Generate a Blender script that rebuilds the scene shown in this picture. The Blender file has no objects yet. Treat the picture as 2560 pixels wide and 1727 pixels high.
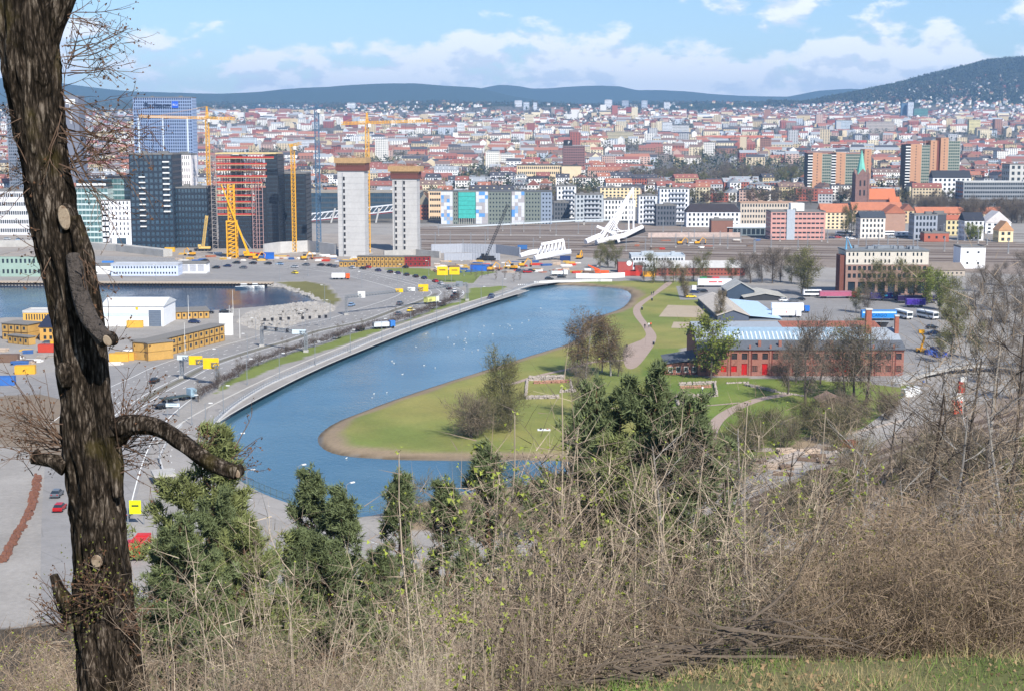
import bpy, bmesh, math, random
import numpy as np
from mathutils import Vector, Matrix, geometry, noise as mnoise
R = math.radians
rnd = random.Random(7)
nrng = np.random.default_rng(11)
scene = bpy.context.scene
COL = scene.collection
# ---------------------------------------------------------------- camera, world, sun, exposure
F = 3700.0; CX = 1280.0; CY = 863.5; CAMZ = 75.0; PITCH = math.atan(538.5 / F)
camd = bpy.data.cameras.new('camera'); cam = bpy.data.objects.new('camera', camd); COL.objects.link(cam)
cam.location = (0, 0, CAMZ); cam.rotation_euler = (math.pi / 2 - PITCH, 0, 0)
camd.sensor_width = 36.0; camd.lens = 36.0 * F / 2560.0; camd.clip_start = 0.1; camd.clip_end = 60000
scene.camera = cam
SUN_AZ = R(28); SUN_EL = R(43)          # sun to the right behind the camera
sdir = Vector((math.sin(SUN_AZ) * math.cos(SUN_EL), -math.cos(SUN_AZ) * math.cos(SUN_EL), math.sin(SUN_EL)))
sl = bpy.data.lights.new('sun', 'SUN'); sl.energy = 4.6; sl.angle = R(0.53); sl.color = (1.0, 0.955, 0.89)
so = bpy.data.objects.new('sun', sl); COL.objects.link(so); so.rotation_euler = sdir.to_track_quat('Z', 'Y').to_euler()
scene.view_settings.view_transform = 'Standard'; scene.view_settings.look = 'None'
scene.view_settings.exposure = 0.56; scene.view_settings.gamma = 1.0
cy = scene.cycles
cy.use_denoising = True; cy.max_bounces = 5; cy.diffuse_bounces = 2; cy.glossy_bounces = 2; cy.transmission_bounces = 2
cy.transparent_max_bounces = 6; cy.volume_bounces = 0; cy.caustics_reflective = False; cy.caustics_refractive = False

class NT:
    """small node-tree writer"""
    def __init__(s, tree): s.t = tree; s.n = tree.nodes; s.l = tree.links
    def __call__(s, typ, **kw):
        n = s.n.new(typ)
        for k, v in kw.items():
            if k.startswith('i_'):
                key = k[2:]; key = int(key) if key.isdigit() else key.replace('_', ' ')
                sock = n.inputs[key]
                if isinstance(v, bpy.types.NodeSocket): s.l.new(v, sock)
                else: sock.default_value = v
            else: setattr(n, k, v)
        return n
    def math(s, op, a, b=0.0, c=None, clamp=False):
        n = s.n.new('ShaderNodeMath'); n.operation = op; n.use_clamp = clamp
        for i, v in enumerate((a, b, c)):
            if v is None: continue
            if isinstance(v, bpy.types.NodeSocket): s.l.new(v, n.inputs[i])
            else: n.inputs[i].default_value = v
        return n.outputs[0]
    def mix(s, f, a, b, blend='MIX'):
        n = s.n.new('ShaderNodeMix'); n.data_type = 'RGBA'; n.blend_type = blend; n.clamp_factor = True
        for sock, v in ((n.inputs[0], f), (n.inputs[6], a), (n.inputs[7], b)):
            if isinstance(v, bpy.types.NodeSocket): s.l.new(v, sock)
            else: sock.default_value = v
        return n.outputs[2]
    def mapr(s, v, a, b, c=0.0, d=1.0, smooth=True):
        n = s.n.new('ShaderNodeMapRange'); n.clamp = True
        if smooth: n.interpolation_type = 'SMOOTHSTEP'
        for i, x in enumerate((v, a, b, c, d)):
            if isinstance(x, bpy.types.NodeSocket): s.l.new(x, n.inputs[i])
            else: n.inputs[i].default_value = x
        return n.outputs[0]
    def noise(s, vec, scale, detail=4, rough=0.55, dist=0.0):
        n = s('ShaderNodeTexNoise', i_Scale=scale, i_Detail=detail, i_Roughness=rough, i_Distortion=dist)
        if vec is not None: s.l.new(vec, n.inputs['Vector'])
        return n.outputs[0]
    def xyz(s, x, y, z):
        n = s.n.new('ShaderNodeCombineXYZ')
        for i, v in enumerate((x, y, z)):
            if isinstance(v, bpy.types.NodeSocket): s.l.new(v, n.inputs[i])
            else: n.inputs[i].default_value = v
        return n.outputs[0]

def lin(c):
    return tuple(((v / 255.0) / 12.92 if v / 255.0 <= 0.04045 else ((v / 255.0 + 0.055) / 1.055) ** 2.4) for v in c)
def L4(c): return (*lin(c), 1.0)

world = bpy.data.worlds.new('World'); scene.world = world; world.use_nodes = True
wt = world.node_tree; wt.nodes.clear(); N = NT(wt)
SKY_STRENGTH = 0.085
sky = N('ShaderNodeTexSky', sky_type='NISHITA', sun_disc=False, sun_elevation=SUN_EL, sun_rotation=math.pi - SUN_AZ,
        altitude=300.0, air_density=1.0, dust_density=0.1, ozone_density=3.5)
tc = N('ShaderNodeTexCoord'); sp = N('ShaderNodeSeparateXYZ'); wt.links.new(tc.outputs['Generated'], sp.inputs[0])
az = N.math('ARCTAN2', sp.outputs[0], sp.outputs[1]); el = N.math('ARCSINE', sp.outputs[2])
def cloud(el_off, seed=0.0):
    e2 = N.math('ADD', el, el_off)
    big = N.noise(N.xyz(N.math('MULTIPLY', az, 9.0), N.math('MULTIPLY', e2, 26.0), 3.1 + seed), 1.0, 2, 0.5)
    puff = N.noise(N.xyz(N.math('MULTIPLY', az, 34.0), N.math('MULTIPLY', e2, 64.0), 7.7 + seed), 1.0, 6, 0.56, 0.15)
    v = N.math('ADD', N.math('MULTIPLY', big, 0.52), N.math('MULTIPLY', puff, 0.48))
    # cover thins out upwards (perspective: the far cloud decks crowd towards the horizon)
    thr = N.mapr(e2, 0.016, 0.082, 0.355, 0.580, smooth=False)
    thr2 = N.mapr(e2, 0.075, 0.5, 0.0, 0.03, smooth=False)
    # the bank is heavier to the right
    thr = N.math('SUBTRACT', N.math('ADD', thr, thr2), N.mapr(az, -0.20, 0.16, -0.03, 0.06))
    return N.math('SUBTRACT', v, thr)
d0 = cloud(0.0); d1 = cloud(0.010)
mask = N.mapr(d0, -0.005, 0.075)
shade = N.mapr(N.math('SUBTRACT', d0, d1), -0.028, 0.05)
ccol = N.mix(shade, (7.3, 8.1, 9.2, 1), (10.2, 10.4, 10.7, 1))
low = N.mapr(el, 0.0, 0.02, 0.0, 1.0)
mask = N.math('MULTIPLY', mask, N.mapr(el, 0.004, 0.02, 0.5, 0.93))
skyc = N.mix(1.0, sky.outputs[0], (0.90, 0.99, 1.12, 1), 'MULTIPLY')
wcol = N.mix(mask, skyc, ccol)
bg = N('ShaderNodeBackground', i_Strength=SKY_STRENGTH); wt.links.new(wcol, bg.inputs[0])
wo = N('ShaderNodeOutputWorld'); wt.links.new(bg.outputs[0], wo.inputs[0])

# ---------------------------------------------------------------- picture <-> place
FW = Vector((0, math.cos(PITCH), -math.sin(PITCH))); UP = Vector((0, math.sin(PITCH), math.cos(PITCH)))
def ray(px, py):
    return FW + Vector((1, 0, 0)) * ((px - CX) / F) + UP * ((CY - py) / F)
ZL = 1.2                                   # level of the flat land above the lake
def W(px, py, z=ZL):                       # the point of the level z that the photo shows at this pixel
    d = ray(px, py); t = (z - CAMZ) / d.z
    return Vector((d.x * t, d.y * t, z))
def At(px, py, Y):                         # the point at distance Y that the photo shows at this pixel
    d = ray(px, py); t = Y / d.y
    return Vector((d.x * t, Y, CAMZ + d.z * t))
def proj(p):
    p = Vector(p) - Vector((0, 0, CAMZ)); w = max(p.dot(FW), 1e-3)
    return CX + F * p.x / w, CY - F * p.dot(UP) / w
def smooth(pts, n=6, closed=False):
    P = [Vector(p) for p in pts]; out = []; m = len(P)
    for i in range(m if closed else m - 1):
        a = P[(i - 1) % m] if closed or i > 0 else P[0]; b = P[i]; c = P[(i + 1) % m]
        d = P[(i + 2) % m] if closed or i + 2 < m else P[m - 1]
        for k in range(n):
            t = k / n
            out.append(0.5 * ((2 * b) + (c - a) * t + (2 * a - 5 * b + 4 * c - d) * t * t + (3 * b - a - 3 * c + d) * t ** 3))
    if not closed: out.append(P[-1])
    return out

# ---------------------------------------------------------------- materials
MATS = {}
def mat(name, rgb=None, rough=0.8, var=0.12, scale=1.0, metal=0.0, spec=0.3, bump=0.0, bscale=None, tint=False, emit=0.0, obj=True, var2=None):
    """plain procedural surface: colour broken up by two noises, fine bump. tint: colour comes from the object"""
    if name in MATS: return MATS[name]
    m = bpy.data.materials.new(name); m.use_nodes = True; t = m.node_tree; t.nodes.clear(); n = NT(t)
    out = n('ShaderNodeOutputMaterial'); b = n('ShaderNodeBsdfPrincipled')
    b.inputs['Roughness'].default_value = rough; b.inputs['Metallic'].default_value = metal
    b.inputs['Specular IOR Level'].default_value = spec
    if tint: base = n('ShaderNodeObjectInfo').outputs['Color']
    else: base = n('ShaderNodeRGB').outputs[0]; base.default_value = (*rgb, 1)
    c = n('ShaderNodeTexCoord').outputs['Object'] if obj else n('ShaderNodeNewGeometry').outputs['Position']
    if var > 0:
        a1 = n.noise(c, scale, 5, 0.6); a2 = n.noise(c, scale * 6.3, 3, 0.5)
        f = n.math('ADD', n.math('MULTIPLY', a1, 0.65), n.math('MULTIPLY', a2, 0.35))
        g = n.mapr(f, 0.3, 0.7, 1 - var, 1 + var, smooth=False)
        cc = n('ShaderNodeCombineColor'); [t.links.new(g, cc.inputs[i]) for i in range(3)]
        base = n.mix(1.0, base, cc.outputs[0], 'MULTIPLY')
        if var2: base = n.mix(n.mapr(a1, 0.42, 0.66), base, (*var2, 1))
    t.links.new(base, b.inputs['Base Color'])
    if bump:
        bn = n('ShaderNodeBump', i_Strength=bump, i_Distance=0.2); t.links.new(n.noise(c, bscale or scale * 8, 4, 0.6), bn.inputs['Height'])
        t.links.new(bn.outputs[0], b.inputs['Normal'])
    if emit: b.inputs['Emission Strength'].default_value = emit; t.links.new(base, b.inputs['Emission Color'])
    t.links.new(b.outputs[0], out.inputs[0]); MATS[name] = m
    return m
def cm(rgb, rough=0.75, **kw):             # material by display colour
    nm = 'c%02x%02x%02x_%d_%s' % (*rgb, int(rough * 100), '_'.join('%s%s' % (k[0], v) for k, v in kw.items() if not isinstance(v, tuple)))
    return mat(nm, lin(rgb), rough, **kw)
TINT = mat('tinted_wall', None, 0.8, 0.10, 0.25, tint=True)
PAINT = mat('vehicle_paint', None, 0.32, 0.03, 0.5, tint=True, spec=0.5)
GLASS = mat('window_glass', lin((42, 52, 60)), 0.12, 0.25, 0.5, spec=0.6)
DGLASS = mat('facade_glass', lin((58, 80, 96)), 0.10, 0.5, 0.35, spec=0.8)
WHITE = cm((226, 226, 222), 0.6, var=0.05)
STEEL = cm((150, 155, 160), 0.45, metal=0.4)
DARK = cm((38, 38, 42), 0.6)
RUBBER = cm((28, 28, 29), 0.85)

# ---------------------------------------------------------------- mesh writer
class MB:
    def __init__(s): s.v = []; s.f = []; s.m = []
    def add(s, vs, fs, mi=0):
        o = len(s.v); s.v.extend([tuple(p) for p in vs]); s.f.extend([tuple(i + o for i in f) for f in fs]); s.m.extend([mi] * len(fs)); return s
    def box(s, c, d, rz=0.0, mi=0, taper=1.0):
        x, y, z = d[0] / 2, d[1] / 2, d[2] / 2; ca, sa = math.cos(rz), math.sin(rz); vs = []
        for k, t in ((-z, 1.0), (z, taper)):
            for a, b in ((-x, -y), (x, -y), (x, y), (-x, y)):
                a *= t; b *= t; vs.append((c[0] + a * ca - b * sa, c[1] + a * sa + b * ca, c[2] + k))
        return s.add(vs, ((0, 3, 2, 1), (4, 5, 6, 7), (0, 1, 5, 4), (1, 2, 6, 5), (2, 3, 7, 6), (3, 0, 4, 7)), mi)
    def bx(s, x0, x1, y0, y1, z0, z1, mi=0):
        return s.box(((x0 + x1) / 2, (y0 + y1) / 2, (z0 + z1) / 2), (abs(x1 - x0), abs(y1 - y0), abs(z1 - z0)), 0, mi)
    def bar(s, p0, p1, w, h=None, mi=0):
        p0 = Vector(p0); p1 = Vector(p1); d = (p1 - p0)
        if d.length < 1e-6: return s
        d.normalize(); u = d.cross(Vector((0, 0, 1)))
        if u.length < 1e-3: u = Vector((1, 0, 0))
        u.normalize(); v = u.cross(d); h = h or w; u = u * w / 2; v = v * h / 2
        vs = [p + a * u + b * v for p in (p0, p1) for a, b in ((-1, -1), (1, -1), (1, 1), (-1, 1))]
        return s.add(vs, ((0, 3, 2, 1), (4, 5, 6, 7), (0, 1, 5, 4), (1, 2, 6, 5), (2, 3, 7, 6), (3, 0, 4, 7)), mi)
    def tube(s, pts, rad, n=6, mi=0, cap=True):
        pts = [Vector(p) for p in pts]; m = len(pts); rad = rad if hasattr(rad, '__len__') else [rad] * m
        o = len(s.v); u = None
        for i in range(m):
            d = pts[min(i + 1, m - 1)] - pts[max(i - 1, 0)]
            d = d.normalized() if d.length > 1e-9 else Vector((0, 0, 1))
            if u is None: u = d.orthogonal().normalized()
            u = (u - d * u.dot(d)); u = u.normalized() if u.length > 1e-6 else d.orthogonal().normalized()
            w = d.cross(u)
            for k in range(n):
                a = 2 * math.pi * k / n; q = pts[i] + (u * math.cos(a) + w * math.sin(a)) * rad[i]; s.v.append(q[:])
        for i in range(m - 1):
            for k in range(n):
                s.f.append((o + i * n + k, o + i * n + (k + 1) % n, o + (i + 1) * n + (k + 1) % n, o + (i + 1) * n + k)); s.m.append(mi)
        if cap:
            s.f.append(tuple(o + k for k in range(n))[::-1]); s.f.append(tuple(o + (m - 1) * n + k for k in range(n))); s.m += [mi, mi]
        return s
    def cyl(s, c, r, h, n=12, mi=0, r2=None): return s.tube([c, (c[0], c[1], c[2] + h)], [r, r if r2 is None else r2], n, mi)
    def prism(s, poly, z0, z1, mi=0):
        n = len(poly); a = sum(poly[i][0] * poly[(i + 1) % n][1] - poly[(i + 1) % n][0] * poly[i][1] for i in range(n))
        if a < 0: poly = poly[::-1]
        vs = [(p[0], p[1], z0) for p in poly] + [(p[0], p[1], z1) for p in poly]
        return s.add(vs, [tuple(range(n))[::-1], tuple(range(n, 2 * n))] + [(i, (i + 1) % n, n + (i + 1) % n, n + i) for i in range(n)], mi)
    def gable(s, x0, x1, y0, y1, z0, h, over=0.4, th=0.3, axis='x', mi=0, hip=0.0):
        """pitched roof, ridge along axis; a closed solid"""
        x0 -= over; x1 += over; y0 -= over; y1 += over
        if axis == 'x':
            ym = (y0 + y1) / 2; a = [(x0, y0), (x1, y0), (x1, y1), (x0, y1)]; r = [(x0 + hip, ym), (x1 - hip, ym)]
            fs = [(4, 5, 9, 8), (6, 7, 8, 9), (5, 6, 9), (7, 4, 8)]
        else:
            xm = (x0 + x1) / 2; a = [(x0, y0), (x1, y0), (x1, y1), (x0, y1)]; r = [(xm, y0 + hip), (xm, y1 - hip)]
            fs = [(5, 6, 9, 8), (7, 4, 8, 9), (4, 5, 8), (6, 7, 9)]
        vs = [(p[0], p[1], z0 - th) for p in a] + [(p[0], p[1], z0) for p in a] + [(p[0], p[1], z0 + h) for p in r]
        return s.add(vs, [(0, 3, 2, 1), (0, 1, 5, 4), (1, 2, 6, 5), (2, 3, 7, 6), (3, 0, 4, 7)] + fs, mi)
    def mesh(s, name, mats, smooth_=False):
        me = bpy.data.meshes.new(name); me.from_pydata(s.v, [], s.f)
        for m in (mats if isinstance(mats, (list, tuple)) else [mats]): me.materials.append(m)
        if any(s.m): me.polygons.foreach_set('material_index', s.m)
        if smooth_: me.polygons.foreach_set('use_smooth', [True] * len(me.polygons))
        me.update(); return me
    def build(s, name, mats, parent=None, smooth_=False, kind=None, color=None):
        o = bpy.data.objects.new(name, s.mesh(name, mats, smooth_)); COL.objects.link(o)
        if parent is not None: o.parent = parent
        if kind: o['kind'] = kind
        if color is not None: o.color = (*color, 1)
        return o
def tag(o, label=None, cat=None, group=None, kind=None):
    if label: o['label'] = label
    if cat: o['category'] = cat
    if group: o['group'] = group
    if kind: o['kind'] = kind
    return o
def empty(name, loc, label=None, cat=None, group=None, rz=0.0):
    o = bpy.data.objects.new(name, None); COL.objects.link(o); o.location = loc; o.rotation_euler = (0, 0, rz)
    return tag(o, label, cat, group)
def obj(name, me, parent=None, loc=None, rz=0.0, color=None, sc=None):
    o = bpy.data.objects.new(name, me); COL.objects.link(o)
    if parent is not None: o.parent = parent
    if loc is not None: o.location = loc
    o.rotation_euler = (0, 0, rz)
    if color is not None: o.color = (*color, 1)
    if sc is not None: o.scale = (sc, sc, sc) if not hasattr(sc, '__len__') else sc
    return o
KIDS = {}
def remember(root, kids):                  # parts of a prototype (part, parent-index)
    KIDS[root.name] = kids
def clone(root, loc, rz=0.0, sc=1.0, label=None, group=None, color=None):
    r = root.copy(); COL.objects.link(r); r.location = loc; r.rotation_euler = (0, 0, rz)
    r.scale = (sc, sc, sc) if not hasattr(sc, '__len__') else sc
    if label: r['label'] = label
    if group: r['group'] = group
    if color is not None: r.color = (*color, 1)
    for ch in KIDS.get(root.name, []):
        c = ch.copy(); COL.objects.link(c); c.parent = r
        if color is not None: c.color = (*color, 1)
        for g in KIDS.get(ch.name, []):
            d = g.copy(); COL.objects.link(d); d.parent = c
    return r
def sheet(name, poly, z, m, kind='structure', parent=None):
    P = [Vector((p[0], p[1], z)) for p in poly]
    tr = geometry.tessellate_polygon([P]); b = MB()
    fs = []
    for t in tr:
        a, c, d = P[t[0]], P[t[1]], P[t[2]]
        fs.append(t if (c - a).cross(d - a).z > 0 else t[::-1])
    b.add(P, fs); return b.build(name, m, parent, kind=kind)
def ribbon(mb, pts, w, z, mi=0, dash=None, off=0.0):
    """flat strip along world points; dash=(on, gap) in metres"""
    P = [Vector((p[0], p[1], 0)) for p in pts]
    nn = []
    for i in range(len(P)):
        d = (P[min(i + 1, len(P) - 1)] - P[max(i - 1, 0)]).normalized(); nn.append(Vector((-d.y, d.x, 0)))
    if off: P = [p + q * off for p, q in zip(P, nn)]
    if dash is None:
        vs = []
        for p, q in zip(P, nn):
            vs += [(p + q * w / 2) + Vector((0, 0, z)), (p - q * w / 2) + Vector((0, 0, z))]
        mb.add(vs, [(2 * i + 1, 2 * i + 3, 2 * i + 2, 2 * i) for i in range(len(P) - 1)], mi); return
    acc = 0.0; cur = None; seg = []; per = dash[0] + dash[1]
    for i in range(len(P) - 1):
        d = (P[i + 1] - P[i]).length; k = max(1, int(d / 0.8))
        for j in range(k):
            t = j / k; p = P[i].lerp(P[i + 1], t); q = nn[i].lerp(nn[i + 1], t)
            on = (acc % per) < dash[0]; acc += d / k
            if on: seg.append((p, q))
            if (not on) and seg:
                if len(seg) > 1: _seg(mb, seg, w, z, mi)
                seg = []
    if len(seg) > 1: _seg(mb, seg, w, z, mi)
def _seg(mb, seg, w, z, mi):
    vs = []
    for p, q in (seg[0], seg[-1]):
        vs += [(p + q * w / 2) + Vector((0, 0, z)), (p - q * w / 2) + Vector((0, 0, z))]
    mb.add(vs, [(1, 3, 2, 0)], mi)
def along(pts, step):
    """points and headings every step metres along a polyline"""
    out = []; acc = 0.0
    for i in range(len(pts) - 1):
        a = Vector(pts[i]); b = Vector(pts[i + 1]); d = (b - a).length
        while acc <= d and d > 1e-6:
            p = a.lerp(b, acc / d); out.append((p, math.atan2(b.y - a.y, b.x - a.x))); acc += step
        acc -= d
    return out
def offset(pts, w):
    P = [Vector(p) for p in pts]; o = []
    for i in range(len(P)):
        d = (P[min(i + 1, len(P) - 1)] - P[max(i - 1, 0)]); d.z = 0; d.normalize(); o.append(P[i] + Vector((-d.y, d.x, 0)) * w)
    return o
# ================================================================ THE SETTING: ground, water, roads
def in_poly(x, y, poly):
    r = np.zeros(x.shape, bool); n = len(poly)
    for i in range(n):
        x1, y1 = poly[i][0], poly[i][1]; x2, y2 = poly[(i + 1) % n][0], poly[(i + 1) % n][1]
        c = (y1 > y) != (y2 > y)
        if y1 != y2: r ^= c & (x < (x2 - x1) * (y - y1) / (y2 - y1) + x1)
    return r
def dist_line(x, y, pts):
    d = np.full(x.shape, 1e9)
    for i in range(len(pts) - 1):
        ax, ay = pts[i][0], pts[i][1]; bx, by = pts[i + 1][0] - ax, pts[i + 1][1] - ay
        L = bx * bx + by * by + 1e-12; t = np.clip(((x - ax) * bx + (y - ay) * by) / L, 0, 1)
        d = np.minimum(d, np.hypot(x - ax - t * bx, y - ay - t * by))
    return d
def PX(pts, z=ZL, n=0, closed=False):
    P = [W(a, b, z) for a, b in pts]
    return smooth(P, n, closed) if n else P
LAKE_ROAD = PX([(520, 1105), (529, 1085), (573, 1041), (617, 1008), (683, 969), (771, 931), (881, 884), (991, 839), (1101, 801), (1212, 762), (1278, 738), (1333, 718), (1370, 713)], 0, 4)
LAKE_PARK = PX([(1370, 713), (1421, 714), (1520, 719), (1564, 727), (1577, 743), (1553, 771), (1487, 795), (1454, 815), (1452, 837), (1421, 859), (1322, 890), (1212, 925), (1101, 960), (991, 997), (903, 1030), (837, 1057), (799, 1085), (795, 1107), (821, 1129), (881, 1142), (991, 1149), (1101, 1151), (1212, 1152), (1300, 1150), (1400, 1152)], 0, 4)
LAKE_NEAR = PX([(1400, 1152), (1435, 1160), (1400, 1190), (1330, 1208), (1200, 1226), (1080, 1248), (1006, 1266), (900, 1292), (773, 1274), (690, 1246), (617, 1212), (570, 1172), (535, 1132), (520, 1105)], 0, 4)
LAKE = LAKE_ROAD[:-1] + LAKE_PARK[:-1] + LAKE_NEAR[:-1]
HARBOUR = PX([(-700, 712), (677, 716), (720, 722), (771, 740), (800, 755), (740, 764), (573, 778), (400, 790), (0, 800), (-700, 812)], 0)
BYS = np.array([-80, -20, 0, 5, 11, 20, 40, 100, 160, 1e9]); 
def foot(x): return 238 + np.clip(0.33 * x, -60, 90)
RY = [1300, 1700, 2200, 3000, 4000, 5000, 6000, 7000, 9000, 14000]; RZ = [0, 4, 12, 34, 64, 104, 150, 185, 215, 240]
RID_A = [(-900, 190), (100, 205), (200, 218), (330, 230), (430, 236), (560, 236), (660, 231), (760, 222), (850, 217), (950, 214), (1040, 213), (1110, 219), (1200, 227), (1260, 240), (1400, 262), (3500, 262)]
RID_B = [(-900, 250), (1100, 240), (1200, 224), (1250, 217), (1300, 219), (1330, 223), (1400, 219), (1500, 217), (1545, 219), (1590, 231), (1700, 234), (1780, 239), (1850, 243), (1960, 245), (2030, 232), (2110, 226), (2200, 226), (3500, 220)]
RID_C = [(-900, 300), (1900, 300), (1990, 264), (2080, 246), (2150, 233), (2230, 216), (2300, 198), (2380, 180), (2450, 166), (2520, 162), (2600, 160), (3000, 180), (3500, 205)]
def ridge(x, y, R_, y0, yr):
    t = CX + F * x / np.maximum(y, 1.0)
    py = np.interp(t, [p[0] for p in R_], [p[1] for p in R_])
    h = CAMZ + (325.0 - py) / F * yr
    s = np.clip((y - y0) / (yr - y0), 0, 1); s = s * s * (3 - 2 * s)
    b = np.clip((y - yr) / (yr * 0.25), 0, 1)
    return h * s * (1 - 0.6 * b)
def wob(x, y, s, seed=0):
    return (np.sin(x / s * 1.7 + seed) * np.cos(y / s * 1.3 + 2 * seed) + 0.5 * np.sin(x / s * 3.9 + y / s * 2.1 + seed * 3) + 0.3 * np.cos(y / s * 5.3 - x / s * 4.4 + seed)) / 1.8
def ground_z(x, y):
    x = np.asarray(x, float); y = np.asarray(y, float); f = foot(x)
    k = np.clip(0.55 + x / 4.0, 0, 1)                       # the grassy brink runs out further on the right
    e1 = 6.0 + 4.1 * k; ze = 72.0 - 0.66 * k
    u = np.clip((y - e1) / np.maximum(f - e1, 1), 0, 1)
    drop = 1 - (0.50 * u + 0.50 * (1 - (1 - u) ** 2.2)) 
    zh = ZL + (ze - ZL) * np.clip(drop, 0, 1)
    top = 73.35 - (73.35 - ze) * np.clip(y / e1, -0.6, 1) ** 1
    z = np.where(y < e1, top, zh)
    z = z + np.where(y < f, wob(x, y, 14, 1) * np.clip((y - 8) / 30, 0, 1) * np.clip((f - y) / 30, 0, 1) * 1.3 + 0.05 * wob(x, y, 1.1, 3), 0)
    far = np.interp(y, RY, RZ); far = far * (1 + 0.16 * wob(x, y, 900, 2)) * np.clip((y - 1300) / 200, 0, 1)
    z = z + far
    for R_, a, b, am in ((RID_A, 8300, 10500, 1.0), (RID_B, 10400, 12500, 1.0), (RID_C, 4700, 6900, 1.0)):
        h = ridge(x, y, R_, a, b)
        z = np.maximum(z, h * (1 + (0.028 * wob(x, y, 420, 5) + 0.03 * wob(x, y, 900, 8)) * am))
    # water basins
    near = (y > 180) & (y < 900)
    if near.any():
        xs, ys = x[near], y[near]; zs = z[near]
        for poly, sides in ((LAKE, ((LAKE_ROAD, 1.2), (LAKE_PARK, 7.0), (LAKE_NEAR, 5.0))), (HARBOUR, ((HARBOUR + [HARBOUR[0]], 2.0),))):
            ins = in_poly(xs, ys, poly); dm = np.full(xs.shape, 1e9); wd = np.full(xs.shape, 5.0)
            for ln, w in sides:
                d = dist_line(xs, ys, ln); c = d < dm; dm = np.where(c, d, dm); wd = np.where(c, w, wd)
            s = np.where(ins, -dm, dm)
            zs = np.where(s < 0, np.maximum(-2.0, s * 0.35) - 0.02, np.minimum(zs, ZL * np.clip(s / wd, 0, 1) ** 0.8 + np.maximum(0, (s - wd)) * 5))
        z = z.copy(); z[near] = zs
    return z
def gz(x, y): return float(ground_z(np.array([x]), np.array([y]))[0])
def G(px, py):
    """point of the real ground at this pixel (marching)"""
    d = ray(px, py); ts = np.concatenate([np.linspace(4, 300, 400), np.geomspace(300, 14000, 900)])
    z = ground_z(d.x * ts / 1.0, d.y * ts); hit = np.nonzero(CAMZ + d.z * ts <= z)[0]
    t = ts[hit[0]] if len(hit) else 9000.0
    if len(hit) and hit[0] > 0:
        a, b = ts[hit[0] - 1], ts[hit[0]]
        for _ in range(14):
            m = (a + b) / 2
            if CAMZ + d.z * m <= gz(d.x * m, d.y * m): b = m
            else: a = m
        t = b
    return Vector((d.x * t, d.y * t, gz(d.x * t, d.y * t)))

# --- region colours on the ground sheet (what the soil is, not how it is lit)
C_GRAVEL = (0.30, 0.28, 0.255); C_LAWN = (0.255, 0.235, 0.074); C_LAWN2 = (0.165, 0.198, 0.052); C_SAND = (0.27, 0.205, 0.135)
C_BALLAST = (0.245, 0.200, 0.165); C_SLOPE = (0.085, 0.066, 0.044); C_GRASS = (0.20, 0.165, 0.085); C_CITY = (0.15, 0.14, 0.125)
C_FOREST = (0.030, 0.050, 0.030); C_RUBBLE = (0.32, 0.30, 0.27); C_BANK = (0.16, 0.15, 0.055)
PARK = PX([(1365, 706), (1520, 703), (1680, 703), (1745, 705), (1765, 740), (1790, 800), (1745, 850), (1690, 880), (1740, 940), (2040, 950), (2200, 955), (2300, 965), (2265, 1040), (2150, 1075), (2020, 1090), (1900, 1150), (1700, 1180), (1440, 1165), (1400, 1152)]) + LAKE_PARK[::-1]
MEAD = PX([(1440, 1165), (1700, 1180), (1900, 1150), (2020, 1090), (2100, 1075), (1950, 1160), (1800, 1230), (1500, 1290), (1250, 1330), (1000, 1320), (1006, 1266), (1200, 1226), (1400, 1185)])
STRIP = PX([(560, 958), (623, 920), (725, 884), (816, 857), (877, 835), (989, 810), (1055, 785), (1121, 760), (1150, 755), (1175, 722), (1282, 712), (1260, 722), (1200, 747), (1083, 779), (973, 819), (857, 861), (794, 883), (698, 915), (588, 959), (540, 985)])
TRIANG = PX([(958, 673), (1010, 670), (1240, 680), (1290, 690), (1247, 706), (1170, 708), (1103, 705), (1030, 688)])
MOUND = PX([(690, 706), (760, 704), (815, 712), (850, 752), (835, 764), (800, 748), (740, 722)])
RUBBLE = PX([(590, 806), (620, 782), (720, 768), (830, 762), (838, 776), (790, 795), (700, 822), (640, 826)])
RAIL = PX([(1030, 566), (1500, 556), (2620, 612), (2620, 640), (2620, 690), (2040, 668), (1420, 642), (1030, 622)])
RAIL2 = PX([(1480, 1300), (1800, 1180), (2000, 1120), (2300, 1060), (2620, 950), (2620, 1130), (2300, 1210), (2050, 1290), (1800, 1360), (1500, 1400)])
DIRT = PX([(-200, 1000), (100, 985), (260, 1000), (290, 1100), (250, 1140), (120, 1140), (-200, 1060)])
YARD = PX([(-400, 560), (1060, 590), (1450, 640), (1450, 690), (1300, 672), (960, 668), (-400, 636)])
nA = 400; rows = np.concatenate([np.arange(-70, 14, 0.9), np.arange(14, 60, 1.6), np.arange(60, 214, 4.0), np.arange(214, 900, 2.3), np.geomspace(900, 15500, 250)])
tt = np.linspace(-0.52, 0.52, nA)
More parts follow.
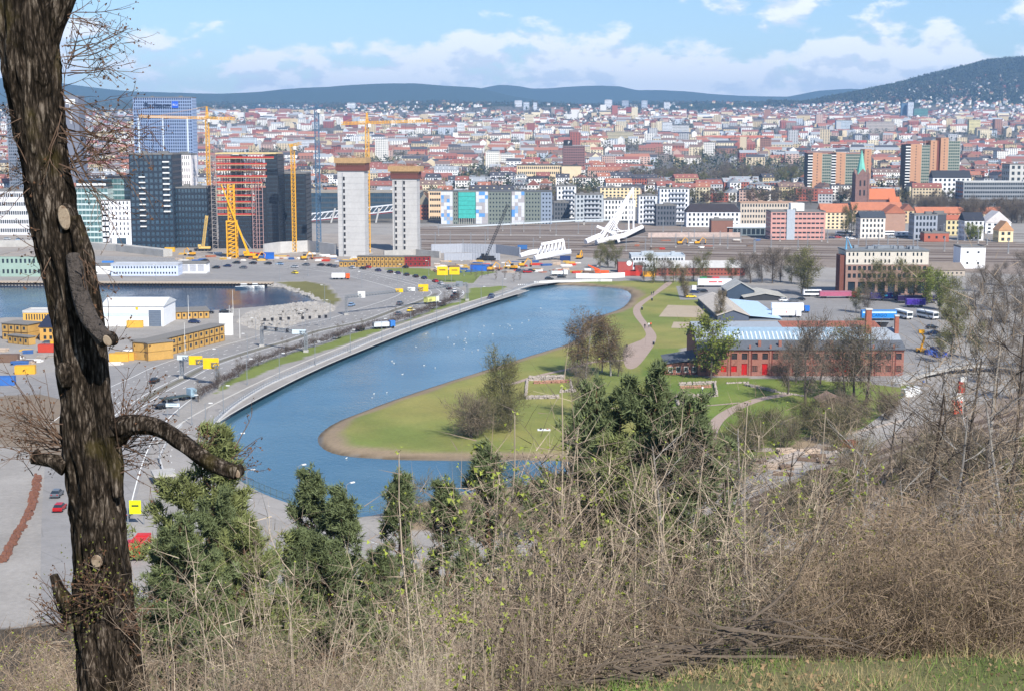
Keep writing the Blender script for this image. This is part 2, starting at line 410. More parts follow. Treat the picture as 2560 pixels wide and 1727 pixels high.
# denser where the picture looks
Yg = np.repeat(rows, nA); Tg = np.tile(tt, len(rows)); Xg = (Yg + 78.0) * Tg * np.interp(Yg, [-80, 0, 60], [2.5, 1.5, 1.0])
Zg = ground_z(Xg, Yg)
cols = np.empty((len(Xg), 3)); cols[:] = C_GRAVEL
jx = Xg + wob(Xg, Yg, 9, 4) * 1.2; jy = Yg + wob(Xg, Yg, 7, 6) * 1.2
def paint(mask, c): cols[mask] = c
paint(Yg > 1180, C_CITY)
for pl, c in ((YARD, (0.31, 0.275, 0.24)), (RAIL, C_BALLAST), (DIRT, (0.21, 0.165, 0.12)), (RUBBLE, C_RUBBLE), (MOUND, C_BANK), (TRIANG, C_LAWN2), (STRIP, C_LAWN2), (PARK, C_LAWN), (MEAD, C_SAND), (RAIL2, C_BALLAST)):
    paint(in_poly(jx, jy, pl), c)
patch = wob(Xg, Yg, 33, 9) + 0.6 * wob(Xg, Yg, 11, 2)
m = in_poly(jx, jy, PARK); cols[m] = np.array(C_LAWN) + (np.array(C_LAWN2) - np.array(C_LAWN)) * np.clip(0.45 + 0.7 * patch[m], 0, 1)[:, None]
m2 = m & (Xg > 40) & (Yg < 500); cols[m2] = cols[m2] * np.array([0.72, 0.9, 0.7])
dl = dist_line(Xg, Yg, LAKE_PARK); b = np.clip((6.5 + 2.0 * wob(Xg, Yg, 15, 2) - dl) / 2.5, 0, 1) * m
cols = cols * (1 - b[:, None]) + np.array(C_SAND)[None] * b[:, None]
wet = np.clip((2.0 - dl) / 1.2, 0, 1) * (Yg > 180) * (Yg < 900); cols *= (1 - 0.55 * wet)[:, None]
sl_ = Yg < foot(Xg); cols[sl_] = C_SLOPE
br = sl_ & (Yg < 13); gm = np.clip(0.5 + 0.9 * wob(Xg, Yg, 0.9, 7) + 0.4 * wob(Xg, Yg, 0.31, 2), 0, 1)
cols[br] = np.array(C_GRASS) * gm[br][:, None] + np.array((0.115, 0.135, 0.045)) * (1 - gm[br][:, None])
hz_ = (Zg > 165 + 30 * wob(Xg, Yg, 500, 3)) & (Yg > 4800); cols[hz_] = C_FOREST
cols[(Yg > 7600)] = C_FOREST
idx = np.arange(len(Xg)).reshape(len(rows), nA)
q = np.stack([idx[:-1, :-1], idx[:-1, 1:], idx[1:, 1:], idx[1:, :-1]], -1).reshape(-1, 4)
gm_ = bpy.data.meshes.new('ground'); gm_.vertices.add(len(Xg)); gm_.vertices.foreach_set('co', np.stack([Xg, Yg, Zg], 1).ravel())
gm_.loops.add(q.size); gm_.polygons.add(len(q)); gm_.loops.foreach_set('vertex_index', q.ravel())
gm_.polygons.foreach_set('loop_start', np.arange(0, q.size, 4)); gm_.polygons.foreach_set('loop_total', np.full(len(q), 4))
gm_.update(calc_edges=True); gm_.polygons.foreach_set('use_smooth', np.ones(len(q), bool))
ca = gm_.color_attributes.new('soil', 'FLOAT_COLOR', 'POINT'); ca.data.foreach_set('color', np.concatenate([cols, np.ones((len(cols), 1))], 1).ravel())
gmat = bpy.data.materials.new('soil'); gmat.use_nodes = True; n = NT(gmat.node_tree); gmat.node_tree.nodes.clear()
o_ = n('ShaderNodeOutputMaterial'); b_ = n('ShaderNodeBsdfPrincipled', i_Roughness=0.95); b_.inputs['Specular IOR Level'].default_value = 0.1
at = n('ShaderNodeAttribute', attribute_name='soil'); P_ = n('ShaderNodeNewGeometry').outputs['Position']
n1 = n.noise(P_, 0.05, 6, 0.65); n2 = n.noise(P_, 0.9, 5, 0.7); n3 = n.noise(P_, 9.0, 3, 0.6)
ff = n.math('ADD', n.math('ADD', n.math('MULTIPLY', n1, 0.45), n.math('MULTIPLY', n2, 0.35)), n.math('MULTIPLY', n3, 0.2))
g_ = n.mapr(ff, 0.32, 0.68, 0.70, 1.30, smooth=False); cc_ = n('ShaderNodeCombineColor'); [gmat.node_tree.links.new(g_, cc_.inputs[i]) for i in range(3)]
gmat.node_tree.links.new(n.mix(1.0, at.outputs['Color'], cc_.outputs[0], 'MULTIPLY'), b_.inputs['Base Color'])
bu = n('ShaderNodeBump', i_Strength=0.5, i_Distance=0.15); gmat.node_tree.links.new(n2, bu.inputs['Height']); gmat.node_tree.links.new(bu.outputs[0], b_.inputs['Normal'])
gmat.node_tree.links.new(b_.outputs[0], o_.inputs[0]); gm_.materials.append(gmat)
ground = bpy.data.objects.new('ground', gm_); COL.objects.link(ground); ground['kind'] = 'structure'

# --- water
def water_mat(name, body, wave, bumps):
    m = bpy.data.materials.new(name); m.use_nodes = True; t = m.node_tree; t.nodes.clear(); n = NT(t)
    out = n('ShaderNodeOutputMaterial'); b = n('ShaderNodeBsdfPrincipled', i_Roughness=0.12, i_IOR=1.33)
    p = n('ShaderNodeNewGeometry').outputs['Position']
    mp = n('ShaderNodeMapping'); t.links.new(p, mp.inputs[0]); mp.inputs['Scale'].default_value = (1.0, 0.55, 1); mp.inputs['Rotation'].default_value = (0, 0, 0.5)
    w = n.math('ADD', n.math('MULTIPLY', n.noise(mp.outputs[0], wave, 4, 0.6), 0.7), n.math('MULTIPLY', n.noise(mp.outputs[0], wave * 0.18, 3, 0.5), 0.6))
    w = n.math('MULTIPLY', w, n.mapr(n.noise(p, 0.018, 3, 0.5), 0.36, 0.64, 0.35, 1.35))
    bn = n('ShaderNodeBump', i_Strength=bumps, i_Distance=0.5); t.links.new(w, bn.inputs['Height']); t.links.new(bn.outputs[0], b.inputs['Normal'])
    big = n.noise(p, 0.02, 4, 0.6)
    c = n.mix(n.mapr(big, 0.35, 0.65), (*body, 1), (body[0] * 0.62, body[1] * 0.78, body[2] * 0.86, 1))
    t.links.new(c, b.inputs['Base Color']); t.links.new(b.outputs[0], out.inputs[0]); return m
def grow_poly(poly, d):
    c = sum((Vector((p[0], p[1], 0)) for p in poly), Vector()) / len(poly)
    return poly
WM = water_mat('lake_water', (0.068, 0.142, 0.188), 0.9, 0.36)
lx = [p[0] for p in LAKE]; ly = [p[1] for p in LAKE]
sheet('lake_water', [(min(lx) - 1, min(ly) - 4), (max(lx) + 8, min(ly) - 4), (max(lx) + 8, max(ly) + 6), (min(lx) - 1, max(ly) + 6)], 0.0, WM)
hx = [p[0] for p in HARBOUR]; hy = [p[1] for p in HARBOUR]
sheet('harbour_water', [(min(hx), min(hy) - 3), (max(hx) + 4, min(hy) - 3), (max(hx) + 4, max(hy) + 3), (min(hx), max(hy) + 3)], 0.0, water_mat('harbour_water', (0.020, 0.050, 0.095), 0.8, 0.45))

# --- roads
def road_mat(name, rgb, patchy=0.26):
    m = bpy.data.materials.new(name); m.use_nodes = True; t = m.node_tree; t.nodes.clear(); n = NT(t)
    out = n('ShaderNodeOutputMaterial'); b = n('ShaderNodeBsdfPrincipled', i_Roughness=0.9); b.inputs['Specular IOR Level'].default_value = 0.2
    p = n('ShaderNodeNewGeometry').outputs['Position']
    a = n.noise(p, 0.035, 5, 0.6); c = n.noise(p, 0.4, 4, 0.7); d = n.noise(p, 6.0, 3, 0.6)
    f = n.math('ADD', n.math('ADD', n.math('MULTIPLY', a, 0.4), n.math('MULTIPLY', c, 0.35)), n.math('MULTIPLY', d, 0.25))
    g = n.mapr(f, 0.32, 0.68, 1 - patchy, 1 + patchy, smooth=False)
    vor = n('ShaderNodeTexVoronoi', feature='DISTANCE_TO_EDGE', i_Scale=0.06); t.links.new(p, vor.inputs['Vector'])
    crack = n.mapr(vor.outputs['Distance'], 0.0, 0.012, 0.82, 1.0)
    g = n.math('MULTIPLY', g, crack)
    cc = n('ShaderNodeCombineColor'); [t.links.new(g, cc.inputs[i]) for i in range(3)]
    t.links.new(n.mix(1.0, (*rgb, 1), cc.outputs[0], 'MULTIPLY'), b.inputs['Base Color']); t.links.new(b.outputs[0], out.inputs[0]); return m
ASPH = road_mat('asphalt', (0.262, 0.250, 0.238)); ASPH2 = road_mat('asphalt_light', (0.30, 0.28, 0.258)); ASPH3 = road_mat('asphalt_yard', (0.25, 0.24, 0.23), 0.22)
PATHM = road_mat('path_gravel', (0.36, 0.275, 0.225), 0.1); SANDM = road_mat('pitch_sand', (0.40, 0.325, 0.235), 0.1); LINE = cm((236, 236, 230), 0.7, var=0.25, scale=3.0)
KERB = cm((186, 182, 174), 0.85, var=0.15); CONC = mat('concrete', (0.42, 0.405, 0.375), 0.9, 0.22, 0.15, bump=0.2); CONC2 = mat('concrete_pale', (0.50, 0.49, 0.47), 0.9, 0.16, 0.2, bump=0.2)
EDGE_PX = [(300, 1700), (312, 1500), (325, 1350), (345, 1230), (380, 1120), (430, 1045), (500, 987), (568, 948), (623, 917), (725, 881), (816, 854), (877, 832), (989, 807), (1055, 782), (1121, 758), (1157, 741), (1163, 730), (1143, 719), (1097, 706), (1030, 690), (960, 676), (860, 664), (700, 655), (560, 650), (300, 642), (-300, 630)]
EDGE = PX(EDGE_PX, ZL, 6)
MOTOR = EDGE + PX([(-300, 688), (300, 694), (560, 699), (690, 704), (770, 702), (825, 710), (858, 752), (838, 772), (753, 805), (670, 838), (560, 866), (434, 893), (280, 916), (140, 930), (-300, 958), (-300, 1000), (100, 985), (240, 1020), (290, 1100), (285, 1250), (275, 1400), (262, 1700)])
sheet('motorway', MOTOR, ZL + 0.02, ASPH)
LR = PX([(1300, 726), (1212, 752), (1138, 776), (1028, 814), (940, 848), (879, 872), (797, 905), (714, 942), (629, 984), (560, 1020), (505, 1053), (455, 1092), (428, 1130), (440, 1180), (500, 1216), (600, 1240), (700, 1275), (850, 1330), (1050, 1390)], ZL, 6)
mb = MB(); ribbon(mb, LR, 8.4, ZL + 0.03); mb.build('lake_road', ASPH2, kind='structure')
NR = PX([(1180, 716), (1262, 706), (1330, 703), (1420, 699), (1560, 696), (1700, 696), (1850, 697), (2000, 700), (2150, 706), (2300, 714), (2620, 730)], ZL, 4)
mb = MB(); ribbon(mb, NR, 11, ZL + 0.024); mb.build('north_road', ASPH, kind='structure')
sheet('junction', PX([(1180, 712), (1200, 690), (1270, 676), (1330, 664), (1420, 672), (1440, 694), (1400, 706), (1330, 716), (1290, 726), (1262, 716)]), ZL + 0.034, ASPH2)
sheet('parking_yard', PX([(1690, 716), (1800, 712), (2010, 716), (2180, 738), (2330, 742), (2345, 800), (2330, 900), (2280, 930), (2250, 968), (2180, 960), (2150, 900), (2010, 830), (1960, 800), (1770, 800), (1800, 750), (1700, 750)]), ZL + 0.02, ASPH3)
sheet('park_path', PX([(1667, 706), (1627, 738), (1589, 763), (1584, 786), (1607, 818), (1612, 844), (1561, 870), (1564, 916), (1592, 917), (1627, 875), (1640, 850), (1638, 832), (1615, 804), (1601, 781), (1607, 763), (1644, 735), (1680, 709)], ZL, 4, True), ZL + 0.02, PATHM)
sheet('sand_pitch', PX([(1647, 792), (1670, 763), (1766, 766), (1754, 794)]), ZL + 0.02, SANDM)
sheet('sand_pitch', PX([(1678, 820), (1684, 805), (1744, 806), (1741, 822)]), ZL + 0.02, SANDM)
mb = MB(); ribbon(mb, PX([(1970, 985), (1890, 1000), (1820, 1030), (1785, 1062), (1775, 1100), (1795, 1130), (1830, 1160)], ZL, 6), 3.4, ZL + 0.02); mb.build('park_path', PATHM, kind='structure')
mb = MB(); ribbon(mb, PX([(1270, 962), (1350, 938), (1426, 921), (1480, 905), (1565, 900)], ZL, 5), 2.2, ZL + 0.022)
ribbon(mb, PX([(1500, 1020), (1650, 1018), (1760, 1014), (1850, 1006)], ZL, 4), 1.2, ZL + 0.022); mb.build('park_path', PATHM, kind='structure')
mb = MB(); ribbon(mb, PX([(2340, 930), (2330, 960), (2270, 1020), (2200, 1075), (2120, 1120), (2000, 1165), (1880, 1215), (1740, 1270), (1600, 1330)], ZL, 6), 9.0, ZL + 0.025); mb.build('works_road', ASPH2, kind='structure')
mb = MB(); ribbon(mb, PX([(150, 1150), (148, 1250), (150, 1400), (160, 1560)], ZL, 4), 6.4, ZL + 0.02); mb.build('side_road', ASPH, kind='structure')
# painted lines
mb = MB(); E2 = EDGE
i1 = next(i for i, p in enumerate(EDGE) if proj(p)[1] < 1060)
for off, dash, w in ((0.8, None, .22), (4.3, (3, 6), .2), (7.8, (3, 6), .2), (11.2, None, .22), (15.6, None, .22), (19.2, (3, 6), .2), (22.8, (3, 6), .2), (26.3, (1.5, 3), .2), (29.6, None, .22)):
    ribbon(mb, E2 if off < 9 else E2[i1:], w, ZL + 0.05, 0, dash, off)
mb.build('lane_markings', LINE, kind='structure')
mb = MB(); ribbon(mb, offset(LR, 0.0), .14, ZL + 0.06, 0, (2, 5)); ribbon(mb, NR, .16, ZL + 0.06, 0, (2, 4)); mb.build('lane_markings', LINE, kind='structure')
for k in range(7):
    a = W(1296 + k * 5.2, 712.5 - k * .1)
    MB().box((a.x, a.y, ZL + 0.07), (.55, 4.0, .012)).build('crossing_stripe', LINE, kind='structure')
# median kerb and crash barrier, as one long kerb stone line
def kerb_line(name, pts, w, h, m, label, cat):
    b = MB(); P = offset(pts, -w / 2); Q = offset(pts, w / 2); vs = []
    for a, c in zip(P, Q): vs += [(a.x, a.y, ZL), (c.x, c.y, ZL), (a.x, a.y, ZL + h), (c.x, c.y, ZL + h)]
    fs = []
    for i in range(len(P) - 1):
        o = 4 * i; fs += [(o + 2, o + 3, o + 7, o + 6), (o, o + 2, o + 6, o + 4), (o + 1, o + 5, o + 7, o + 3)]
    b.add(vs, fs); return tag(b.build(name, m), label, cat)
i0 = next(i for i, p in enumerate(EDGE) if proj(p)[1] < 1010)
kerb_line('median_kerb', offset(EDGE, 13.4)[i0:i0 + 60], 1.7, 0.16, mat('median_strip', (0.16, 0.15, 0.115), 0.9, 0.3, 0.4), 'raised kerb strip dividing the two motorway carriageways', 'kerb')
kerb_line('road_kerb', offset(LR, -4.5)[:70], 0.5, 0.14, KERB, 'pale kerb along the lake side of the lakeside road', 'kerb')
kerb_line('road_kerb', offset(LR, 4.5)[:64], 0.4, 0.13, KERB, 'pale kerb between lakeside road and grass strip', 'kerb')
# ================================================================ BUILDINGS: builders
KEEP = []                                   # (x, y, radius) footprints the loose city keeps clear of
LANDMARKS = []                              # (phrase, px, py) for telling look-alikes apart
def facade(wm, gm, o, u, wid, z0, z1, nf, nb, wf=.5, hf=.55, rec=.18, mar=.6, base=0.0, skip=None):
    """a wall with real window openings: wm gets wall + reveals, gm the panes set back by rec. o: left bottom corner, u: direction to the right"""
    ux, uy = u; nx, ny = uy, -ux
    def P(s, z, d=0.0): return (o[0] + ux * s - nx * d, o[1] + uy * s - ny * d, z)
    def Q(m, a, b, c, d): m.add((a, b, c, d), ((0, 1, 2, 3),))
    if nf <= 0 or nb <= 0: Q(wm, P(0, z0), P(wid, z0), P(wid, z1), P(0, z1)); return
    zb = z0 + base; fh = (z1 - zb) / nf; cw = (wid - 2 * mar) / nb; ww = cw * wf; wh = fh * hf
    if base > 0: Q(wm, P(0, z0), P(wid, z0), P(wid, zb), P(0, zb))
    for f in range(nf):
        a = zb + f * fh + (fh - wh) * .5; b = a + wh; lo = zb + f * fh; hi = lo + fh
        Q(wm, P(0, lo), P(wid, lo), P(wid, a), P(0, a)); Q(wm, P(0, b), P(wid, b), P(wid, hi), P(0, hi))
        s = 0.0
        for k in range(nb):
            l = mar + k * cw + (cw - ww) / 2; r = l + ww
            if skip and skip(f, k): continue
            Q(wm, P(s, a), P(l, a), P(l, b), P(s, b)); s = r
            Q(wm, P(l, a), P(r, a), P(r, a, rec), P(l, a, rec)); Q(wm, P(l, b, rec), P(r, b, rec), P(r, b), P(l, b))
            Q(wm, P(l, a), P(l, a, rec), P(l, b, rec), P(l, b)); Q(wm, P(r, a, rec), P(r, a), P(r, b), P(r, b, rec))
            Q(gm, P(l, a, rec), P(r, a, rec), P(r, b, rec), P(l, b, rec))
        Q(wm, P(s, a), P(wid, a), P(wid, b), P(s, b))
def shell(wm, gm, w, d, z0, z1, nf, nb, ns, back=False, **kw):
    """four walls round the origin"""
    x, y = w / 2, d / 2
    facade(wm, gm, (-x, -y), (1, 0), w, z0, z1, nf, nb, **kw)
    facade(wm, gm, (x, -y), (0, 1), d, z0, z1, nf, ns, **kw)
    facade(wm, gm, (x, y), (-1, 0), w, z0, z1, nf if back else 0, nb if back else 0, **kw)
    facade(wm, gm, (-x, y), (0, -1), d, z0, z1, nf, ns, **kw)
def flat_roof(m, w, d, z, par=.5, mi=0, mech=True, r=rnd):
    x, y = w / 2, d / 2
    m.bx(-x, x, -y, y, z - .3, z + .02, mi)
    for a in ((-x - .12, x + .12, -y - .12, -y + .22), (-x - .12, x + .12, y - .22, y + .12), (-x - .12, -x + .22, -y + .221, y - .221), (x - .22, x + .12, -y + .221, y - .221)):
        m.bx(*a, z - .4, z + par, mi)
    if mech:
        for k in range(r.randint(1, 3)):
            a, b = r.uniform(2, 5), r.uniform(2, 4); cx = r.uniform(-x * .6, x * .6); cy_ = r.uniform(-y * .4, y * .4)
            m.box((cx, cy_, z + .9 + k * .02), (a, b, 1.7), 0, mi)
def place(x0, x1, yb, yt, Y=None):
    """frame of a building whose front face spans these pixels: front centre, width, height"""
    xm = (x0 + x1) / 2
    p = G(xm, yb) if Y is None else At(xm, yb, Y)
    a = At(x0, yb, p.y); b = At(x1, yb, p.y); top = At(xm, yt, p.y)
    return p, b.x - a.x, top.z - p.z
def block(name, label, cat, x0, x1, yb, yt, depth, wall, nf, nb, roof='flat', rcol=(120, 118, 115), rh=3.0, ns=4, wf=.5, hf=.55, rec=.2,
          base=0.0, rz=0.0, Y=None, glass=None, group=None, wmat=None, chim=0, mar=.8, mech=True, axis='x', hip=0.0, z0=None, mark=None):
    p, w, h = place(x0, x1, yb, yt, Y)
    if z0 is not None: h += p.z - z0; p = Vector((p.x, p.y, z0))
    if roof != 'flat': h -= rh
    c = Vector((p.x, p.y, p.z)) + Vector((-math.sin(rz), math.cos(rz), 0)) * (depth / 2)
    root = empty(name, c, label, cat, group, rz)
    wm, gm, rm = MB(), MB(), MB()
    shell(wm, gm, w, depth, -1.5, h, nf, nb, ns, wf=wf, hf=hf, rec=rec, base=base + 1.5, mar=mar)
    wo_ = wm.build('wall', wmat or TINT, root, color=lin(wall))
    if gm.v: gm.build('windows', glass or GLASS, root, kind='stuff')
    x, y = w / 2, depth / 2
    if roof == 'flat': flat_roof(rm, w, depth, h, mech=mech)
    else:
        if axis == 'x':
            g = MB().add([(-x, -y, h), (-x, y, h), (-x, 0, h + rh), (x, -y, h), (x, y, h), (x, 0, h + rh)], [(0, 2, 1), (3, 4, 5)])
        else: g = MB().add([(-x, -y, h), (x, -y, h), (0, -y, h + rh), (-x, y, h), (x, y, h), (0, y, h + rh)], [(0, 1, 2), (3, 5, 4)])
        if hip == 0: g.build('gable', wmat or TINT, root, color=lin(wall))
        rm.gable(-x, x, -y, y, h + .28, rh, .35, .3, axis, hip=hip)
    ro = rm.build('roof', cm(rcol, .8, var=.16, scale=.3), root)
    for k in range(chim):
        cx = -x + w * (k + .5) / chim; cyy = rnd.uniform(.1, .3) * depth
        MB().box((cx, cyy, h + (rh if roof != 'flat' else 1) * .8), (1.0, .8, 2.6)).build('chimney', cm((140, 84, 70), .9), ro)
    KEEP.append((c.x, c.y, max(w, depth) * .62 + 4))
    if mark: LANDMARKS.append((mark, (x0 + x1) / 2, (yb + yt) / 2))
    root['_w'] = w; root['_h'] = h; root['_d'] = depth
    return root
def text(s, size, m, parent, loc, rx=math.pi / 2, rz=0.0, ext=.05, name='lettering', align='CENTER'):
    cu = bpy.data.curves.new(name, 'FONT'); cu.body = s; cu.size = size; cu.extrude = ext; cu.align_x = align; cu.align_y = 'CENTER'; cu.materials.append(m)
    t_ = bpy.data.objects.new(name, cu); COL.objects.link(t_); bpy.context.view_layer.update()
    me = bpy.data.meshes.new_from_object(t_.evaluated_get(bpy.context.evaluated_depsgraph_get())); bpy.data.objects.remove(t_); bpy.data.curves.remove(cu)
    o = bpy.data.objects.new(name, me); COL.objects.link(o); o.parent = parent; o.location = loc; o.rotation_euler = (rx, 0, rz); return o
# ================================================================ high-rise waterfront on the left
LG = mat('teal_glass', lin((78, 112, 112)), .12, .35, .4, spec=.7); LB = mat('blue_glass', lin((38, 54, 88)), .12, .3, .2, spec=.7)
r = block('glass_office', 'green glass office with pale floor bands behind the white block', 'building', 190, 275, 622, 470, 22, (190, 204, 202), 11, 9, wf=.93, hf=.66, rec=.25, glass=LG, mar=.1, ns=8, mark='green glass office')
b = r; x, h = b['_w'] / 2, b['_h']
MB().bx(-x + 1, x - .6, -9, 9, h, h + 4.6).build('top_storey', cm((44, 52, 58), .3), r); MB().bx(-x + 1.5, x - 1.5, -9.4, -9.05, h + 1.2, h + 2.6).build('roof_sign', WHITE, r)
r = block('glass_office', 'taller green glass office wing beside the dark stepped tower', 'building', 272, 335, 618, 446, 24, (168, 186, 186), 12, 7, wf=.97, hf=.70, glass=LG, mar=.1, ns=8)
MB().bx(-r['_w'] / 2 - .4, r['_w'] / 2 + .4, -12.6, 12.4, r['_h'] + .5, r['_h'] + 1.0).build('roof_slab', DARK, r)
r = block('white_block', 'small white block with narrow windows and glazed entrance', 'building', 258, 330, 622, 502, 18, (236, 235, 238), 7, 7, wf=.36, hf=.55, base=7.5, ns=5, mark='small white block', mech=False)
x = r['_w'] / 2
e = MB().bx(x * -.02, x * .62, -9.25, -9.02, -.3, 6.6).build('entrance', DGLASS, r); [MB().bx(x * (-.75 + k * .28), x * (-.67 + k * .28), -9.14, -9.02, .3, 6.5).build('slot_window', GLASS, r) for k in range(2)]
DKM = mat('dark_cladding', lin((40, 48, 58)), .35, .2, .4, spec=.5)
r = block('dark_tower', 'dark glass stepped tower with two columns of white balconies', 'building', 330, 438, 622, 386, 26, (52, 62, 72), 16, 9, wf=.66, hf=.62, rec=.2, glass=DGLASS, wmat=DKM, ns=9, mark='dark stepped tower', mar=.3)
x, h = r['_w'] / 2, r['_h']
for k in range(10): MB().bx(x * .56, x * .86, -14.6, -13.05, h - 5.2 - k * 3.42, h - 4.4 - k * 3.42).build('balcony', WHITE, r)
for k in range(10): MB().bx(-x * .55, -x * .27, -14.4, -13.05, h - 14.5 - k * 3.42, h - 13.8 - k * 3.42).build('balcony', WHITE, r)
r = block('dark_office', 'low dark glass office wing joined to the stepped tower', 'building', 439, 524, 620, 470, 24, (56, 66, 76), 10, 10, wf=.66, hf=.62, glass=DGLASS, wmat=DKM, ns=8, mar=.3)
block('white_slab', 'narrow white slab with slit windows behind the dark tower', 'building', 436, 484, 612, 387, 20, (238, 232, 230), 14, 8, wf=.34, hf=.55, Y=985, z0=ZL, ns=5)
# tall hotel tower
r = block('hotel_tower', 'tall blue glass hotel tower with white grid and roof lettering', 'building', 341, 487, 500, 244, 24, (140, 158, 188), 30, 26, wf=.66, hf=.66, rec=.3, glass=LB, Y=1700, z0=4, ns=10, mar=.5, mark='hotel tower')
x, h = r['_w'] / 2, r['_h']; fr = MB(); fw = cm((206, 216, 228), .5)
fr.bx(-x * .84, x * .84, -12.5, -12.05, h - 22.8, h - 21.6); fr.bx(-x * .86, -x * .80, -12.45, -12.04, 0, h - 22.85); fr.bx(x * .80, x * .86, -12.45, -12.04, 0, h - 22.85); fr.bx(-1, .6, -12.45, -12.04, 0, h - 22.9); fr.build('facade_frame', fw, r)
NAVY = cm((24, 34, 62), .5)
text('Radisson', 8.2, NAVY, r, (-6, -12.7, h - 9), ext=.2); MB().bx(11, 18, -12.9, -12.3, h - 12, h - 4.6).build('sign_panel', cm((32, 92, 205), .5), r); text('BLU', 3.2, WHITE, r, (14.5, -13.0, h - 8.4), ext=.06)
# grey post tower
r = block('office_tower', 'tall dark grey office tower half hidden by the tree trunk', 'building', 26, 148, 500, 262, 22, (120, 126, 136), 30, 26, wf=.6, hf=.5, glass=GLASS, Y=1520, z0=3, ns=6, mark='grey office tower')
r = block('office_tower', 'grey windowless tower slab with white vertical lettering beside the trunk', 'building', 149, 206, 500, 241, 22, (118, 120, 130), 0, 0, Y=1500, z0=3, mech=True)
h = r['_h']; x = r['_w'] / 2
for k, ch in enumerate('TSOP'): text(ch, 5.2, WHITE, r, (x * .3, -11.3, h - 26 + k * 5.4), rz=0)
MB().bx(-x * .1, x * .72, -11.3, -11.05, h - 8, h - 3).build('sign_panel', WHITE, r)
# building under construction: bare floors with red edge boards, dark shell beside
def site_tower():
    p, w, hh = place(534, 700, 622, 384); Y = p.y; root = empty('unfinished_tower', p, 'unfinished tower with red edge boards on bare floors and dark cladding', 'building')
    LANDMARKS.append(('unfinished red tower', 617, 500)); KEEP.append((p.x, p.y + 15, 40))
    S = lambda px: (px - 617) / F * Y * 1.0; zt = lambda py: At(617, py, Y).z - p.z
    dark = mat('slate_cladding', lin((44, 48, 54)), .4, .5, .55, spec=.4); RED = cm((182, 58, 48), .6); SLAB = cm((214, 180, 140), .85)
    wm, gm = MB(), MB()
    nfl = 22; fh = zt(384) / nfl
    facade(wm, gm, (S(548), .02), (1, 0), S(668) - S(548), -1, zt(540), 9, 26, wf=.55, hf=.26, rec=.15)
    facade(wm, gm, (S(642), -.06), (1, 0), S(668) - S(642), zt(540), zt(470), 7, 6, wf=.6, hf=.26, rec=.15)
    facade(wm, gm, (S(668), -.10), (1, 0), S(699) - S(668), -1, zt(388), 24, 7, wf=.6, hf=.26, rec=.15)
    facade(wm, gm, (S(699), -.10), (0, 1), 26, -1, zt(388), 24, 7, wf=.6, hf=.26, rec=.15)
    wm.bx(S(668), S(699), 25.5, 26, -1, zt(388)); wm.bx(S(548), S(550), .1, 25, -1, zt(540)); wm.bx(S(668), S(669), .1, 25, zt(470), zt(388))
    wm.build('cladding', dark, root); gm.build('windows', DGLASS, root, kind='stuff')
    zs = [zt(y) for y in (396, 412, 427, 443, 459, 475, 491, 507, 523, 538)]
    rights = [690, 672, 672, 672, 660, 655, 642, 642, 642, 642]
    for z, rx in zip(zs, rights):
        MB().bx(S(547), S(rx), -.35, 24, z - .45, z).build('floor_slab', SLAB, root); MB().bx(S(547) - .2, S(rx) + .1, -.62, -.40, z + .1, z + .95).build('edge_board', RED, root)
    MB().bx(S(545), S(696), -.8, 25, zt(386), zt(383)).build('roof_formwork', cm((206, 184, 130), .8), root)
    for k in range(9):
        for yy in (2.5, 12, 22):
            MB().bx(S(553 + k * 13), S(553 + k * 13) + .5, yy, yy + .5, zt(538), zs[max(0, min(9, 0))] if k < 8 else zt(475)).build('column', CONC2, root)
    MB().bx(S(575), S(600), 10, 18, zt(538), zt(390)).build('stair_core', CONC2, root)
    sc = MB(); GREYM = cm((150, 142, 136), .6)                       # scaffold tower at the left corner
    for a in (534, 547):
        for yy in (-2.2, 2.0): sc.bar((S(a), yy, -1), (S(a), yy, zt(388)), .35)
    z = 0
    while z < zt(390):
        for yy in (-2.2, 2.0): sc.bar((S(534), yy, z), (S(547), yy, z), .22); sc.bar((S(534), yy, z), (S(547), yy, z + 2.4), .14)
        sc.box(((S(534) + S(547)) / 2, 0, z), (S(547) - S(534), 4, .14)); z += 2.5
    sc.build('scaffold', GREYM, root)
    for cx in (648, 757 - 0):
        if cx > 700: continue
        h_ = MB()
        for a in (-3.2, -.8, .8, 3.2): h_.bar((S(cx) + a, -2.0, -1), (S(cx) + a, -2.0, zt(455)), .35)
        z = 0
        while z < zt(458): h_.bar((S(cx) - 3.2, -2, z), (S(cx) + 3.2, -2, z), .2); h_.bar((S(cx) - 3.2, -2, z), (S(cx) - .8, -2, z + 2.2), .15); z += 2.6
        h_.build('hoist_tower', cm((172, 140, 136), .6), root)
site_tower()
r = block('dark_office', 'dark slate office block right of the unfinished tower', 'building', 704, 768, 614, 434, 24, (46, 50, 56), 16, 14, wf=.6, hf=.3, wmat=mat('slate_cladding'), ns=8, mech=True, glass=DGLASS, mark='dark slate block')
